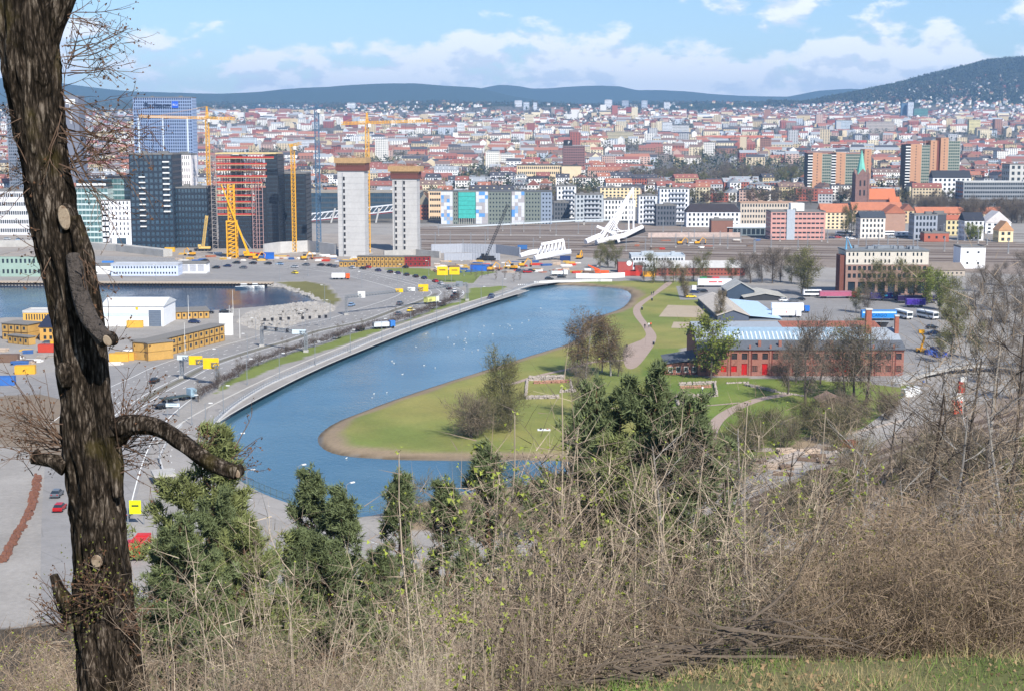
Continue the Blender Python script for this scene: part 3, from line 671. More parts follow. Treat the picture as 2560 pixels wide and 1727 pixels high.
def core(x0, x1, yb, yt, label, slots, capw, ycap):
    p, w, h = place(x0, x1, yb, yt); root = empty('concrete_core', p, label, 'building', rz=-.12); KEEP.append((p.x, p.y, 14))
    LANDMARKS.append(('concrete cores', (x0 + x1) / 2, yt)); zc = At((x0 + x1) / 2, ycap, p.y).z - p.z
    b = MB(); b.bx(-w / 2, w / 2, 0, 10, -1, zc); b.build('shaft', mat('core_concrete', (.50, .49, .475), .9, .14, .12, bump=.15), root)
    ln = MB(); z = 3.0
    while z < zc: ln.bx(-w / 2 - .03, w / 2 + .03, -.03, 10.03, z, z + .09); z += 3.6
    ln.build('pour_joint', cm((150, 148, 145), .9), root)
    for cx in slots:
        z = 1.2
        while z < zc - 3: MB().bx(cx * w - .55, cx * w + .55, -.06, .3, z, z + 2.2).build('opening', DARK, root); z += 3.6
        MB().bx(cx * w - 1.0, cx * w - .75, -.2, 0, 0, zc - 1).build('guide_rail', STEEL, root)
    MB().bx(-w * .56, w * .56, -.6, 10.6, zc, zc + (h - zc) * .6).build('work_platform', cm((110, 66, 58), .8), root)
    cap = MB(); cw = capw * w; cap.bx(-cw / 2, cw / 2, -1.6, 11.6, zc + (h - zc) * .6, h)
    for k in range(16): cap.bx(-cw / 2 + cw * k / 16, -cw / 2 + cw * k / 16 + .2, -1.75, -1.6, zc + (h - zc) * .45, h + 1.0)
    cap.build('formwork', cm((178, 146, 104), .8, var=.3), root)
    rr = MB()
    for k in range(24): rr.bar((rnd.uniform(-w / 2, w / 2), rnd.uniform(0, 10), h), (rnd.uniform(-w / 2, w / 2), rnd.uniform(0, 10), h + rnd.uniform(1, 2.6)), .1)
    rr.build('rebar', cm((128, 96, 80), .8), root)
core(846, 914, 642, 396, 'left bare concrete stair core with wooden formwork on top', (-.26,), 1.18, 428)
core(982, 1044, 630, 417, 'right bare concrete stair core with wooden formwork on top', (-.36, -.02), 1.3, 448)
# ================================================================ the middle and right of the town front
B = block
B('station_hall', 'long dark glass station hall behind the concrete cores', 'building', 772, 1052, 548, 482, 40, (74, 82, 88), 4, 50, wf=.9, hf=.66, glass=DGLASS, rcol=(150, 142, 128), base=5, mark='station hall')
B('brick_house', 'small red brick gabled house beside the patchwork office', 'building', 1042, 1076, 550, 488, 14, (176, 112, 90), 4, 4, 'gable', (142, 134, 118), 8, axis='y')
B('office_building', 'cream office with dark ribbon windows behind the brick gable', 'building', 1072, 1104, 552, 478, 16, (226, 196, 160), 5, 5, wf=.8, hf=.4)
GB = mat('grey_green_cladding', lin((118, 126, 118)), .7, .16, .8); TEALG = mat('turquoise_glass', lin((70, 176, 166)), .2, .2, .5, spec=.6)
def patchwork():
    p, w, h = place(1103, 1380, 561, 480); root = empty('patchwork_office', p, 'long office with blue and grey patchwork walls and turquoise glass bay', 'building')
    LANDMARKS.append(('patchwork office', 1240, 520)); KEEP.append((p.x, p.y + 15, 55)); KEEP.append((p.x - 30, p.y + 15, 30)); KEEP.append((p.x + 30, p.y + 15, 30))
    S = lambda px: (px - 1241.5) / F * p.y
    segs = [(1103, 1132, 'p', 0), (1132, 1146, 'g', 1.2), (1146, 1190, 't', .3), (1190, 1220, 'p', -.4), (1220, 1279, 'g', 1.0), (1279, 1311, 'p', 0), (1311, 1352, 'g', .8), (1352, 1380, 'b', .4)]
    cs = [cm(c, .6) for c in ((206, 208, 212), (170, 166, 168), (92, 148, 208), (140, 172, 208))]
    for x0, x1, k, off in segs:
        a, b = S(x0), S(x1); wm, gm = MB(), MB()
        if k == 'p':
            n = 4; nf = 9; ph = h / nf
            wm.bx(a, b, .12 + off, 24, -1, h); wm.build('wall', cs[1], root)
            for i in range(n):
                for j in range(nf):
                    MB().bx(a + (b - a) * i / n + .04, a + (b - a) * (i + 1) / n - .04, off, off + .11, j * ph + .04, (j + 1) * ph - .04).build('wall_panel', rnd.choices(cs, (4, 4, 2, 1))[0], root)
        elif k == 't':
            wm.bx(a, b, off + 3, 24, -1, h); wm.build('wall', GB, root)
            for j in range(6):
                z0 = 4.5 + (h - 5) * j / 6; MB().bx(a + .1, b - .1, off, off + .2, z0 + .06, z0 + (h - 5) / 6 - .1).build('glass_band', TEALG, root)
            for i in range(8): MB().bx(a + (b - a) * (i + .4) / 8, a + (b - a) * (i + .4) / 8 + .5, off, off + .5, -1, 4.5).build('column', CONC, root)
            MB().bx(a, b, off, off + 3, h - .5, h + .6).build('cornice', GB, root)
        else:
            m_ = GB if k == 'g' else cm((136, 148, 164), .7)
            facade(wm, gm, (a, off), (1, 0), b - a, -1, h - .5, 8, max(2, int((b - a) / 2.4)), wf=.45, hf=.42, rec=.2); wm.bx(a, b, off + .4, 24, -1, h - .6)
            wm.build('wall', m_, root); gm.build('windows', GLASS, root, kind='stuff')
    MB().bx(S(1103), S(1380), 1.5, 24.5, h - .4, h + .2).build('roof', cm((96, 98, 98), .9), root)
patchwork()
LGT = (214, 216, 220); DKG = (96, 100, 106)
def flats(x0, x1, yb, yt, wall, nf, nb, label, bal=True, low=None, **kw):
    r = B('apartment_block', label, 'building', x0, x1, yb, yt, 14, wall, nf, nb, group='new flats beside the railway', **kw)
    if bal:
        x = r['_w'] / 2; fh = (r['_h']) / nf
        for k in range(1, nf): MB().bx(-x * .3, x * .75, -8.5, -7.02, k * fh - .1, k * fh + 1.0).build('balcony', cm((176, 180, 186), .5), r)
    return r
flats(1384, 1424, 552, 507, DKG, 4, 5, 'low charcoal flats at the end of the patchwork office', False)
flats(1392, 1440, 546, 466, (226, 226, 226), 7, 5, 'tall white flats with red strip behind low charcoal flats')
flats(1438, 1508, 556, 487, (178, 184, 188), 6, 7, 'pale grey flats with balconies left of white flats', mark='pale grey flats')
flats(1509, 1588, 552, 500, (232, 232, 230), 4, 9, 'long low white flats behind the white bridge mast', False)
flats(1500, 1600, 540, 470, (226, 206, 164), 6, 10, 'cream flats rising behind the long low white flats', False, Y=1420, z0=2)
flats(1596, 1642, 560, 490, (214, 216, 220), 6, 5, 'white flats right behind the white bridge mast')
flats(1640, 1690, 566, 514, (92, 96, 104), 4, 6, 'low charcoal flats right of the white bridge mast', False)
flats(1648, 1722, 556, 472, (224, 226, 230), 7, 8, 'tall white flats rising behind low charcoal flats', mark='tall white flats')
B('villa', 'white mansion with dark mansard roof and round dormers', 'building', 1716, 1850, 568, 513, 16, (236, 236, 238), 3, 12, 'gable', (58, 52, 54), 5.5, hip=4, chim=0, mark='mansard house')
B('office_building', 'pale brown office with rows of square windows behind the pink office', 'building', 1850, 1992, 562, 508, 18, (196, 184, 168), 4, 20, wf=.55, hf=.5, rcol=(168, 140, 120))
r = B('pink_office', 'pink brick office with ribbon windows and glass stair strip', 'building', 1926, 2062, 600, 530, 20, (200, 152, 142), 6, 12, wf=.8, hf=.36, rec=.2, mark='pink office')
x, h = r['_w'] / 2, r['_h']
MB().bx(-x * .42, -x * .12, -10.7, -10.02, -.5, h + 1.5).build('stair_tower', cm((176, 184, 192), .3), r); MB().bx(-x * .2, x * .3, -2, 6, h + .1, h + 5.2).build('roof_house', WHITE, r)
B('shed', 'long low shed with pale roof and open bays beside the pink office', 'building', 1818, 1926, 590, 563, 14, (120, 132, 136), 1, 9, wf=.8, hf=.7, rcol=(206, 212, 216), rh=2.0, roof='gable')
B('brick_shed', 'windowless brown brick shed left of the open bay shed', 'building', 1778, 1832, 590, 551, 12, (138, 100, 86), 0, 0)
# cream office and brown tower
B('long_office', 'long cream office block below the brown tower', 'building', 1292, 1405, 458, 414, 18, (220, 198, 160), 4, 22, wf=.6, hf=.45, rcol=(84, 86, 84), Y=1850, z0=6, mark='long cream office')
B('long_office', 'plain cream end wall of the long office', 'building', 1404, 1453, 462, 416, 22, (224, 204, 168), 0, 0, Y=1846, z0=6, rcol=(96, 90, 84))
r = B('brown_tower', 'brown brick office tower with a dark rooftop sign box', 'building', 1408, 1462, 447, 366, 26, (136, 102, 98), 13, 9, wf=.6, hf=.42, Y=2020, z0=8, ns=8, mark='brown tower', mech=False)
MB().box((-8, 0, r['_h'] + 4), (12, 10, 7.5)).build('sign_box', DARK, r); text('P', 6, WHITE, r, (-7, -5.2, r['_h'] + 4.2))
# orange towers
def strips(name, label, segs, yb, yt, Y, z0, mark):
    xs = [s[0] for s in segs] + [s[1] for s in segs]; xm = (min(xs) + max(xs)) / 2
    p = At(xm, yb, Y); p.z = z0; root = empty(name, p, label, 'building'); S = lambda px: (px - xm) / F * Y
    KEEP.append((p.x, Y + 10, 42)); LANDMARKS.append((mark, xm, (yb + yt) / 2))
    OR = mat('orange_brick', lin((192, 146, 114)), .85, .1, .2); BR = cm((122, 74, 62), .85); YG = cm((158, 160, 146), .6)
    for x0, x1, k, top in segs:
        a, b = S(x0), S(x1); h = At(xm, top, Y).z - z0; wm, gm = MB(), MB(); nf = int(h / 2.9)
        if k == 'o':
            wm.bx(a, b, 0, 20, -2, h); wm.build('wall', OR, root)
            for j in range(1, nf, 1): gm.bx((a + b) / 2 - .5, (a + b) / 2 + .5, -.05, .05, j * h / nf, j * h / nf + 1.2)
            gm.build('windows', GLASS, root, kind='stuff')
        elif k == 'w':
            wm.bx(a, b, 1.2, 20, -2, h); wm.build('wall', DARK, root)
            for j in range(nf): MB().bx(a, b, -.3, 1.1, j * h / nf, j * h / nf + 1.25).build('balcony', WHITE, root)
        elif k == 'g':
            facade(wm, gm, (a, .5), (1, 0), b - a, -2, h - .5, nf, max(3, int((b - a) / 2.2)), wf=.86, hf=.62, rec=.3); wm.bx(a, b, .9, 20, -2, h - .7); wm.build('wall', YG, root); gm.build('windows', mat('green_glass', lin((78, 98, 88)), .2, .3, .5, spec=.5), root, kind='stuff')
        else: wm.bx(a, b, 2, 20, -2, h); wm.build('wall', BR, root)
    MB().bx(S(min(xs)), S(max(xs)), 6, 20.5, At(xm, yt, Y).z - z0 - .6, At(xm, yt, Y).z - z0 + .3).build('roof', cm((150, 100, 84), .9), root)
strips('tower_block', 'left orange brick tower block with glazed balconies behind the church', [(2018, 2030, 'w', 384), (2030, 2053, 'o', 383), (2053, 2077, 'g', 385), (2077, 2088, 'w', 384), (2088, 2111, 'o', 382), (2111, 2158, 'g', 384), (2158, 2175, 'o', 374)], 482, 384, 1600, 5, 'left orange tower')
strips('tower_block', 'right orange brick tower block with brown recess and glazed balconies', [(2261, 2273, 'w', 362), (2273, 2300, 'o', 361), (2300, 2322, 'g', 362), (2322, 2338, 'o', 352), (2338, 2347, 'b', 352), (2338 + 9, 2366, 'o', 345), (2366, 2396, 'g', 352)], 484, 356, 1560, 5, 'right orange tower')
# church
def church():
    Y = 1440; p = At(2155, 505, Y); p.z = 3.5; root = empty('church', p, 'brown stone church with green copper spire and orange nave roof', 'church'); S = lambda px: (px - 2155) / F * Y
    LANDMARKS.append(('church', 2170, 470)); KEEP.append((p.x + 8, Y + 8, 34)); zt = lambda py: At(2155, py, Y).z - 3.5
    ST = mat('church_stone', lin((134, 104, 96)), .9, .25, .5); CU = mat('copper_green', lin((120, 190, 172)), .7, .15, .3); TL = cm((190, 112, 76), .85)
    a, b = S(2137), S(2172); t = MB(); t.bx(a, b, 0, b - a, -2, zt(440))
    for q in (a, b - 1.6):
        for yy in (-.5, b - a - 1.1): t.bx(q, q + 1.6, yy, yy + 1.6, -2, zt(434))
    t.build('tower', ST, root)
    cx = (a + b) / 2; cyy = (b - a) / 2
    g = MB()
    for rz in range(4):
        an = rz * math.pi / 2; d = (b - a) / 2; dx, dy = math.sin(an) * d, -math.cos(an) * d; tx, ty = math.cos(an), math.sin(an)
        o = Vector((cx + dx * 1.02, cyy + dy * 1.02, zt(440)))
        g.add([o - Vector((tx, ty, 0)) * d * .8, o + Vector((tx, ty, 0)) * d * .8, o + Vector((0, 0, zt(422) - zt(440))), Vector((cx, cyy, zt(438)))], [(0, 1, 2), (1, 3, 2), (3, 0, 2)])
    g.build('gable', ST, root)
    MB().tube([(cx, cyy, zt(442)), (cx, cyy, zt(432)), (cx, cyy, zt(375))], [(b - a) * .46, (b - a) * .34, .15], 8).build('spire', CU, root)
    for z0, z1 in ((466, 452), (490, 476)):
        for k in (-1, 1): MB().bx(cx + k * 2 - .8, cx + k * 2 + .8, -.08, .1, zt(z0), zt(z1)).build('belfry_opening', DARK, root)
    n = MB(); nx0, nx1 = b + .02, S(2240); n.bx(nx0, nx1, 2, 18, -2, zt(500)); n.add([(nx1, 2, zt(500)), (nx1, 18, zt(500)), (nx1, 10, zt(474))], [(0, 1, 2)]); n.bx(S(2222), S(2246), -4, 2, -2, zt(506)); n.build('nave_wall', ST, root)
    rr = MB(); rr.gable(nx0, nx1, 2, 18, zt(500) + .2, zt(474) - zt(500), .5, .3, 'x'); rr.build('nave_roof', TL, root)
    MB().gable(S(2222), S(2246), -4, 1.9, zt(506) + .2, 5, .3, .3, 'x').build('porch_roof', TL, root)
church()
# houses along the right side of the tracks
H = lambda *a, **k: B('town_house', *a, group='town houses by the tracks', **k)
H('pale grey four-storey house with dark roof beside parked buses', 'house', 2150, 2212, 597, 531, 14, (222, 216, 206), 4, 6, 'gable', (66, 72, 80), 4, chim=1, mark='pale grey house')
H('tall brown house showing a blank gable end', 'house', 2212, 2262, 590, 514, 16, (170, 136, 118), 0, 0, 'gable', (172, 108, 82), 6, axis='y', Y=1090, z0=ZL)
H('cream gabled house with orange roof behind the budding poplar', 'house', 2052, 2122, 585, 512, 16, (226, 206, 170), 5, 6, 'gable', (178, 114, 86), 6, ns=3, Y=1110, z0=ZL)
H('long house row with orange tiled roof behind the pale grey house', 'house', 2130, 2255, 570, 508, 14, (206, 176, 150), 4, 12, 'gable', (176, 112, 84), 6, chim=4, Y=1200, z0=ZL)
H('grey concrete house frame with dark window bays', 'house', 2284, 2342, 600, 538, 14, (156, 162, 172), 4, 6, wf=.6, hf=.6, mark='grey frame house')
H('narrow charcoal house wall beside a yellow facade', 'house', 2341, 2364, 592, 536, 16, (78, 80, 86), 0, 0)
H('yellow house with dark windows next to charcoal wall', 'house', 2363, 2402, 590, 540, 14, (212, 198, 154), 3, 3, 'gable', (170, 100, 76), 3)
H('white house with dark roof behind a budding willow', 'house', 2410, 2458, 602, 534, 14, (234, 234, 236), 4, 4, 'gable', (52, 54, 62), 5, mark='white willow house')
H('white gabled house beside dark brown wall', 'house', 2462, 2526, 600, 530, 16, (240, 238, 236), 3, 4, 'gable', (206, 200, 196), 8, axis='y', Y=1060, z0=ZL)
H('small cream gabled house at the right edge of the tracks', 'house', 2496, 2532, 606, 555, 12, (236, 216, 172), 2, 2, 'gable', (196, 150, 110), 6, axis='y')
H('long house row with orange roof behind grey frame house', 'house', 2290, 2505, 572, 520, 14, (210, 190, 160), 4, 20, 'gable', (178, 114, 86), 5, chim=5, Y=1230, z0=2)
H('ochre house end wall among bare trees', 'house', 2254, 2284, 575, 512, 12, (206, 180, 140), 3, 2, 'gable', (150, 98, 78), 5, axis='y', Y=1180, z0=2)
B('brick_shed', 'low red brick shed beside the railway tracks', 'building', 2310, 2372, 605, 583, 10, (172, 98, 78), 1, 3, wf=.3, hf=.3)
H('white gabled house with dark roof below the right tower block', 'house', 2330, 2425, 500, 428, 14, (236, 236, 236), 5, 8, 'gable', (54, 56, 62), 7, ns=3, Y=1490, z0=5)
B('grey_office', 'wide grey office with ribbon windows behind bare trees', 'building', 2405, 2640, 548, 456, 24, (140, 144, 148), 7, 40, wf=.8, hf=.5, Y=1330, z0=3, rcol=(186, 186, 182), mark='wide grey office')
B('grey_office', 'pale grey office tower at the right picture edge', 'building', 2522, 2640, 470, 412, 24, (196, 194, 188), 6, 8, Y=1500, z0=5)
# warehouses right of centre
def old_works():
    p, w, h = place(2112, 2318, 738, 628); root = empty('old_works', p, 'old brick works with beige upper storeys and glazed ground floor', 'building'); KEEP.append((p.x, p.y, 40)); LANDMARKS.append(('old brick works', 2212, 680))
    wm, gm = MB(), MB(); w2, g2 = MB(), MB(); zs = At(2212, 662, p.y).z - p.z; d = 16
    facade(wm, gm, (-w / 2, 0), (1, 0), w, 7, zs, 2, 16, wf=.62, hf=.58, rec=.25); facade(wm, gm, (-w / 2, 0), (1, 0), w, -.5, 7, 1, 8, wf=.72, hf=.72, rec=.4)
    wm.bx(-w / 2, -w / 2 + .3, .02, d, -.5, zs); wm.bx(w / 2 - .3, w / 2, .02, d, -.5, zs)
    wm.build('brick_wall', mat('works_brick', lin((150, 122, 110)), .9, .2, 1.2), root); gm.build('windows', GLASS, root, kind='stuff')
    facade(w2, g2, (-w / 2, -.04), (1, 0), w, zs, h, 2, 20, wf=.4, hf=.5, rec=.2, skip=lambda f, k: k % 4 == 3)
    w2.bx(-w / 2, -w / 2 + .3, .02, d, zs, h); w2.bx(w / 2 - .3, w / 2, .02, d, zs, h); w2.build('upper_wall', cm((206, 198, 184), .85), root); g2.build('windows', GLASS, root, kind='stuff')
    rm = MB(); rm.bx(-w / 2 - .4, w / 2 + .4, -.5, d + .3, h, h + .5); rm.build('roof', cm((116, 120, 122), .9), root)
    mm = MB()
    for k in range(14): mm.box((rnd.uniform(-w * .35, w * .4), rnd.uniform(4, 13), h + 1.1), (rnd.uniform(1, 4), rnd.uniform(1, 2.5), 1.2))
    mm.build('roof_units', STEEL, root)
    MB().bx(-w / 2 - 2.4, -w / 2 - .02, 1, 9, -.5, h - 2).build('stair_tower', cm((120, 76, 64), .9), root); MB().tube([(-w / 2 + .5, 3, h), (-w / 2 + .8, 3, h + 6), (-w / 2 + 3, 3, h + 1)], .5, 5).build('roof_pipe', cm((110, 170, 205), .5), root)
old_works()
B('white_cube', 'plain white cube building with tiny windows beside the tracks', 'building', 2400, 2462, 672, 618, 13, (240, 240, 242), 2, 2, wf=.2, hf=.2, ns=0, mark='white cube', mech=False)
B('low_works', 'long low beige works hall beside the white cube', 'building', 2318, 2412, 690, 662, 18, (176, 164, 150), 1, 8, wf=.4, hf=.3, roof='gable', rcol=(132, 120, 108), rh=3)
B('shop_hall', 'white two-storey hall with ribbon windows behind the red shop', 'building', 1578, 1712, 674, 640, 16, (206, 210, 214), 2, 18, wf=.6, hf=.35, rcol=(176, 184, 190), mark='white shop hall')
B('brick_depot', 'long low red depot behind the street trees', 'building', 1640, 1862, 690, 656, 14, (150, 84, 70), 2, 26, wf=.45, hf=.32, rcol=(186, 184, 180), rh=3, roof='gable', mark='red depot')
r = B('red_shop', 'small red shop with a white round sign', 'building', 1545, 1582, 682, 653, 8, (166, 80, 72), 0, 0, mech=False)
MB().tube([(r['_w'] * .25, -4.15, r['_h'] - 1.2), (r['_w'] * .25, -4.02, r['_h'] - 1.2)], 1.4, 16).build('round_sign', WHITE, r)
B('brick_shed', 'small red brick shed between shop and white hall', 'building', 1588, 1606, 680, 662, 6, (150, 66, 54), 0, 0, mech=False)
# far left: waterfront sheds, office under the flyover
B('grey_office', 'wide pale office with ribbon windows left of the trunk', 'building', -60, 86, 598, 478, 26, (212, 212, 214), 5, 26, wf=.7, hf=.42, Y=1050, z0=ZL, mark='pale ribbon office')
B('harbour_shed', 'pale green harbour shed on the far quay', 'building', 0, 118, 692, 640, 16, (150, 172, 160), 2, 10, wf=.5, hf=.4, rcol=(150, 142, 134), mark='green harbour shed')
B('site_office', 'long pale blue two-storey cabin row on the quay', 'building', 278, 446, 690, 662, 10, (196, 206, 226), 2, 22, wf=.5, hf=.36, rcol=(176, 180, 186), mech=False, mark='pale blue cabin row')
B('garage', 'white garage with three roller doors beside cabin row', 'building', 448, 516, 684, 659, 9, (230, 230, 232), 1, 3, wf=.8, hf=.7, glass=cm((176, 178, 184), .5), mech=False)
B('garage', 'low white shed half hidden by the trunk on the quay', 'building', 236, 280, 686, 664, 9, (232, 232, 232), 0, 0, mech=False)
# ================================================================ cranes and the white bridge
def lattice(mb, p0, p1, w, n, r, taper=1.0):
    p0 = Vector(p0); p1 = Vector(p1); d = (p1 - p0).normalized(); u = d.cross(Vector((0, 1, 0)));
    if u.length < .2: u = d.cross(Vector((1, 0, 0)))
    u.normalize(); v = d.cross(u); C4 = [(-1, -1), (1, -1), (1, 1), (-1, 1)]
    def Pt(t, k): ww = w / 2 * (1 + (taper - 1) * t); return p0.lerp(p1, t) + u * C4[k][0] * ww + v * C4[k][1] * ww
    for k in range(4): mb.bar(Pt(0, k), Pt(1, k), r * 1.35)
    for i in range(n):
        for k in range(4):
            a, b = i / n, (i + 1) / n
            mb.bar(Pt(a, k), Pt(b, (k + 1) % 4), r); mb.bar(Pt(a, k), Pt(a, (k + 1) % 4), r)
CY_ = cm((226, 168, 40), .55, var=.12); CB = cm((74, 106, 134), .55)
def tower_crane(label, xb, yb, ytop, yj, xl, xr, Y=None, m=CY_, w=2.0, apex=True):
    p = G(xb, yb) if Y is None else At(xb, yb, Y)
    if Y is not None: p.z = ZL
    Y = p.y; root = empty('tower_crane', p, label, 'crane'); zj = At(xb, yj, Y).z - p.z; zt = At(xb, ytop, Y).z - p.z; S = lambda px: (px - xb) / F * Y
    a = MB(); lattice(a, (0, 0, 0), (0, 0, zj), w, int(zj / 2.2), .22); a.build('mast', m, root)
    j = MB(); jx = S(xl) if abs(S(xl)) > abs(S(xr)) else S(xr); lattice(j, (0, 0, zj + 1), (jx, -2, zj + 2.2), 1.4, int(abs(jx) / 1.6), .16); j.build('jib', m, root)
    cx = S(xr) if jx == S(xl) else S(xl); c = MB(); lattice(c, (0, 0, zj + 1), (cx, 0, zj + .6), 1.5, max(3, int(abs(cx) / 2)), .2); c.build('counter_jib', m, root)
    MB().box((cx * .92, 0, zj - 1), (2.6, 1.4, 3)).build('counterweight', CONC, root); MB().box((1.6, -1.4, zj - .6), (1.6, 1.8, 2.0)).build('cab', WHITE, root)
    if apex:
        t = MB(); lattice(t, (0, 0, zj + 1), (0, 0, zt), 1.5, 4, .2, .3); t.build('tower_head', m, root)
        k = MB(); k.bar((0, 0, zt), (jx * .7, -1.5, zj + 2.6), .12); k.bar((0, 0, zt), (cx * .9, 0, zj + 1.4), .12); k.build('tie_rods', m, root)
    h = MB(); h.bar((jx * .6, -1.5, zj + 1), (jx * .6, -1.5, zj - 6), .1); h.box((jx * .6, -1.5, zj - 6.5), (.8, .5, 1.2)); h.build('hook', DARK, root)
    MB().box((0, 0, -.3), (5, 5, 1.4)).build('base', CONC, root); return root
tower_crane('yellow tower crane with long jib across the hotel tower', 527, 622, 267, 300, 360, 596, Y=965)
tower_crane('yellow tower crane between the two concrete cores', 922, 634, 283, 312, 858, 1082)
tower_crane('yellow crane mast in front of the dark slate block', 737, 632, 352, 368, 728, 760, w=2.2, apex=False)
tower_crane('blue tower crane left of the left concrete core', 798, 634, 262, 276, 628, 812, m=CB, w=2.4)
def big_lattice():
    p = G(582, 645); r = empty('lattice_mast', p, 'thick yellow lattice mast standing in front of the unfinished tower', 'crane'); z = At(582, 462, p.y).z - p.z
    a = MB(); lattice(a, (0, 0, 0), (0, 0, z * .5), 5.2, 9, .5); a.build('lower_mast', CY_, r); a = MB(); lattice(a, (0, 0, z * .5), (0, 0, z), 3.4, 9, .35); a.build('upper_mast', CY_, r); MB().box((0, 0, z * .5), (6, 6, .8)).build('collar', CY_, r)
big_lattice()
def mobile_crane(label, xb, yb, xt, yt, m, thick=1.1, lat=False, name='mobile_crane'):
    p = G(xb, yb); r = empty(name, p, label, 'crane'); t = At(xt, yt, p.y) - p
    b = MB(); (lattice(b, (0, 0, 2.6), t, 1.4, 26, .14) if lat else b.tube([(0, 0, 2.6), t * .5 + Vector((0, 0, 1.3)), t], [thick * .7, thick * .55, thick * .35], 4)); b.build('boom', m, r)
    MB().box((1, 0, 2.1), (7, 2.6, 1.2)).build('upper_deck', m, r); MB().box((-2, -.6, 3.2), (1.8, 1.4, 1.6)).build('cab', m, r); MB().box((0, 0, 1.1), (11, 2.7, .7)).build('chassis', DARK, r)
    for k in range(5):
        for s in (-1.2, 1.2): MB().tube([(-4.4 + k * 2.1, s - .2, .62), (-4.4 + k * 2.1, s + .2, .62)], .62, 10).build('wheel', RUBBER, r)
    if t.length > 30 and not lat: MB().bar((3, 0, 2.8), t * .3 + Vector((0, 0, 1.6)), .5).build('lift_ram', STEEL, r)
mobile_crane('yellow telescopic mobile crane leaning across the thick lattice mast', 622, 646, 553, 462, cm((232, 172, 20), .5))
mobile_crane('pale yellow crawler crane with lattice boom left of the scaffold', 508, 628, 517, 540, cm((226, 190, 110), .6), lat=True, name='crawler_crane')
mobile_crane('black crawler crane with leaning lattice boom on the tracks', 1216, 652, 1270, 511, DARK, lat=True, name='crawler_crane')
mobile_crane('orange mobile crane with boom lowered beside the white hoarding', 1500, 690, 1470, 663, cm((226, 96, 44), .5))
def wb(): return cm((238, 238, 240), .45, var=.04)
def white_mast():
    p = G(1500, 612); Y = p.y; r = empty('bridge_mast', p, 'white steel bridge mast lying with a fan of struts beside the tracks', 'bridge'); LANDMARKS.append(('white bridge mast', 1540, 545))
    Q = lambda px, py, dy=0: At(px, py, Y + dy) - p
    top = Q(1583, 470, 10); m = wb()
    b = MB(); b.bar(top, Q(1584, 575, 12), .9); b.bar(top, Q(1500, 598, -6), .95); b.bar(top, Q(1520, 606, 2), 1.0); b.bar(Q(1572, 505, 10), Q(1572, 578, 12), .9); b.build('mast', m, r)
    g = MB(); lo = [Q(1485 + 90 * t, 604 - 28 * t, -6 + 18 * t) for t in [k / 9 for k in range(10)]]
    for k in range(10):
        tp = top.lerp(Q(1520, 598, 0), .25 + .07 * k); MB().bar(tp, lo[k], .42).build('strut', m, r)
    d = MB(); d.tube([Q(1464, 605, -20), Q(1500, 590, -12)], 1.7, 8); d.build('tube_girder', m, r)
    d = MB(); d.tube([Q(1490, 606, -8), Q(1560, 590, 4), Q(1606, 568, 14)], [1.5, 1.7, 1.3], 8); d.build('tube_girder', m, r)
    d = MB(); d.bar(Q(1492, 566, 0), Q(1540, 586, 0), 1.6); d.bar(Q(1540, 586, 0), Q(1548, 606, 0), 1.6); d.build('cross_arm', m, r)
    d = MB(); d.bar(Q(1525, 604, 8), Q(1608, 574, 18), 5, 3.4); d.build('under_deck', DARK, r)
white_mast()
def white_truss():
    p = G(1330, 650); Y = p.y; r = empty('bridge_truss', p, 'white steel bridge section with raised truss lying on the work site', 'bridge'); LANDMARKS.append(('white bridge section', 1360, 620))
    Q = lambda px, py, dy=0: At(px, py, Y + dy) - p; m = wb()
    for a, b, rr in (((1300, 640, -4), (1350, 628, 4), 1.6), ((1336, 646, -8), (1428, 630, 0), 1.8)): MB().tube([Q(*a), Q((a[0] + b[0]) / 2, (a[1] + b[1]) / 2 - 1.5, 0), Q(*b)], [rr * .8, rr, rr * .8], 8).build('tube_girder', m, r)
    MB().tube([Q(1353, 612, 0), Q(1409, 601, 2)], .9, 6).build('top_chord', m, r)
    for k in range(7):
        tp = Q(1355 + k * 9, 611.5 - k * 1.75, k * .3)
        MB().bar(tp, Q(1342 + k * 10.5, 641 - k * 2, 0), .7).build('strut', m, r); MB().bar(tp, Q(1350 + k * 10.5, 640 - k * 2, 2), .6).build('strut', m, r)
    MB().bar(Q(1336, 645, 0), Q(1410, 634, 2), 3, 1).build('deck_plate', m, r)
white_truss()
def footbridge():
    pts = [(1046, 572), (1120, 569), (1200, 565), (1290, 560), (1380, 555), (1460, 551), (1520, 550)]; Y = 1130
    p = Vector((At(1280, 566, Y).x, Y, ZL)); r = empty('footbridge', p, 'long pale footbridge crossing above the railway tracks', 'bridge')
    P = [At(a, b, Y + k * 6) - p for k, (a, b) in enumerate(pts)]
    for i in range(len(P) - 1): MB().bar(P[i], P[i + 1], 4.0, .9).build('deck', cm((196, 204, 208), .6), r)
    rl = MB()
    for i in range(len(P) - 1):
        for s in (-1.9, 1.9):
            o = Vector((0, s, 1.5)); rl.bar(P[i] + o, P[i + 1] + o, .12)
            for k in range(6): q = P[i].lerp(P[i + 1], k / 6) + Vector((0, s, .4)); rl.bar(q, q + Vector((0, 0, 1.1)), .1)
    rl.build('railing', STEEL, r)
    for i in (1, 3, 5): MB().box((P[i].x, P[i].y, P[i].z / 2 - .4), (1.2, 1.2, P[i].z)).build('pier', CONC, r)
footbridge()
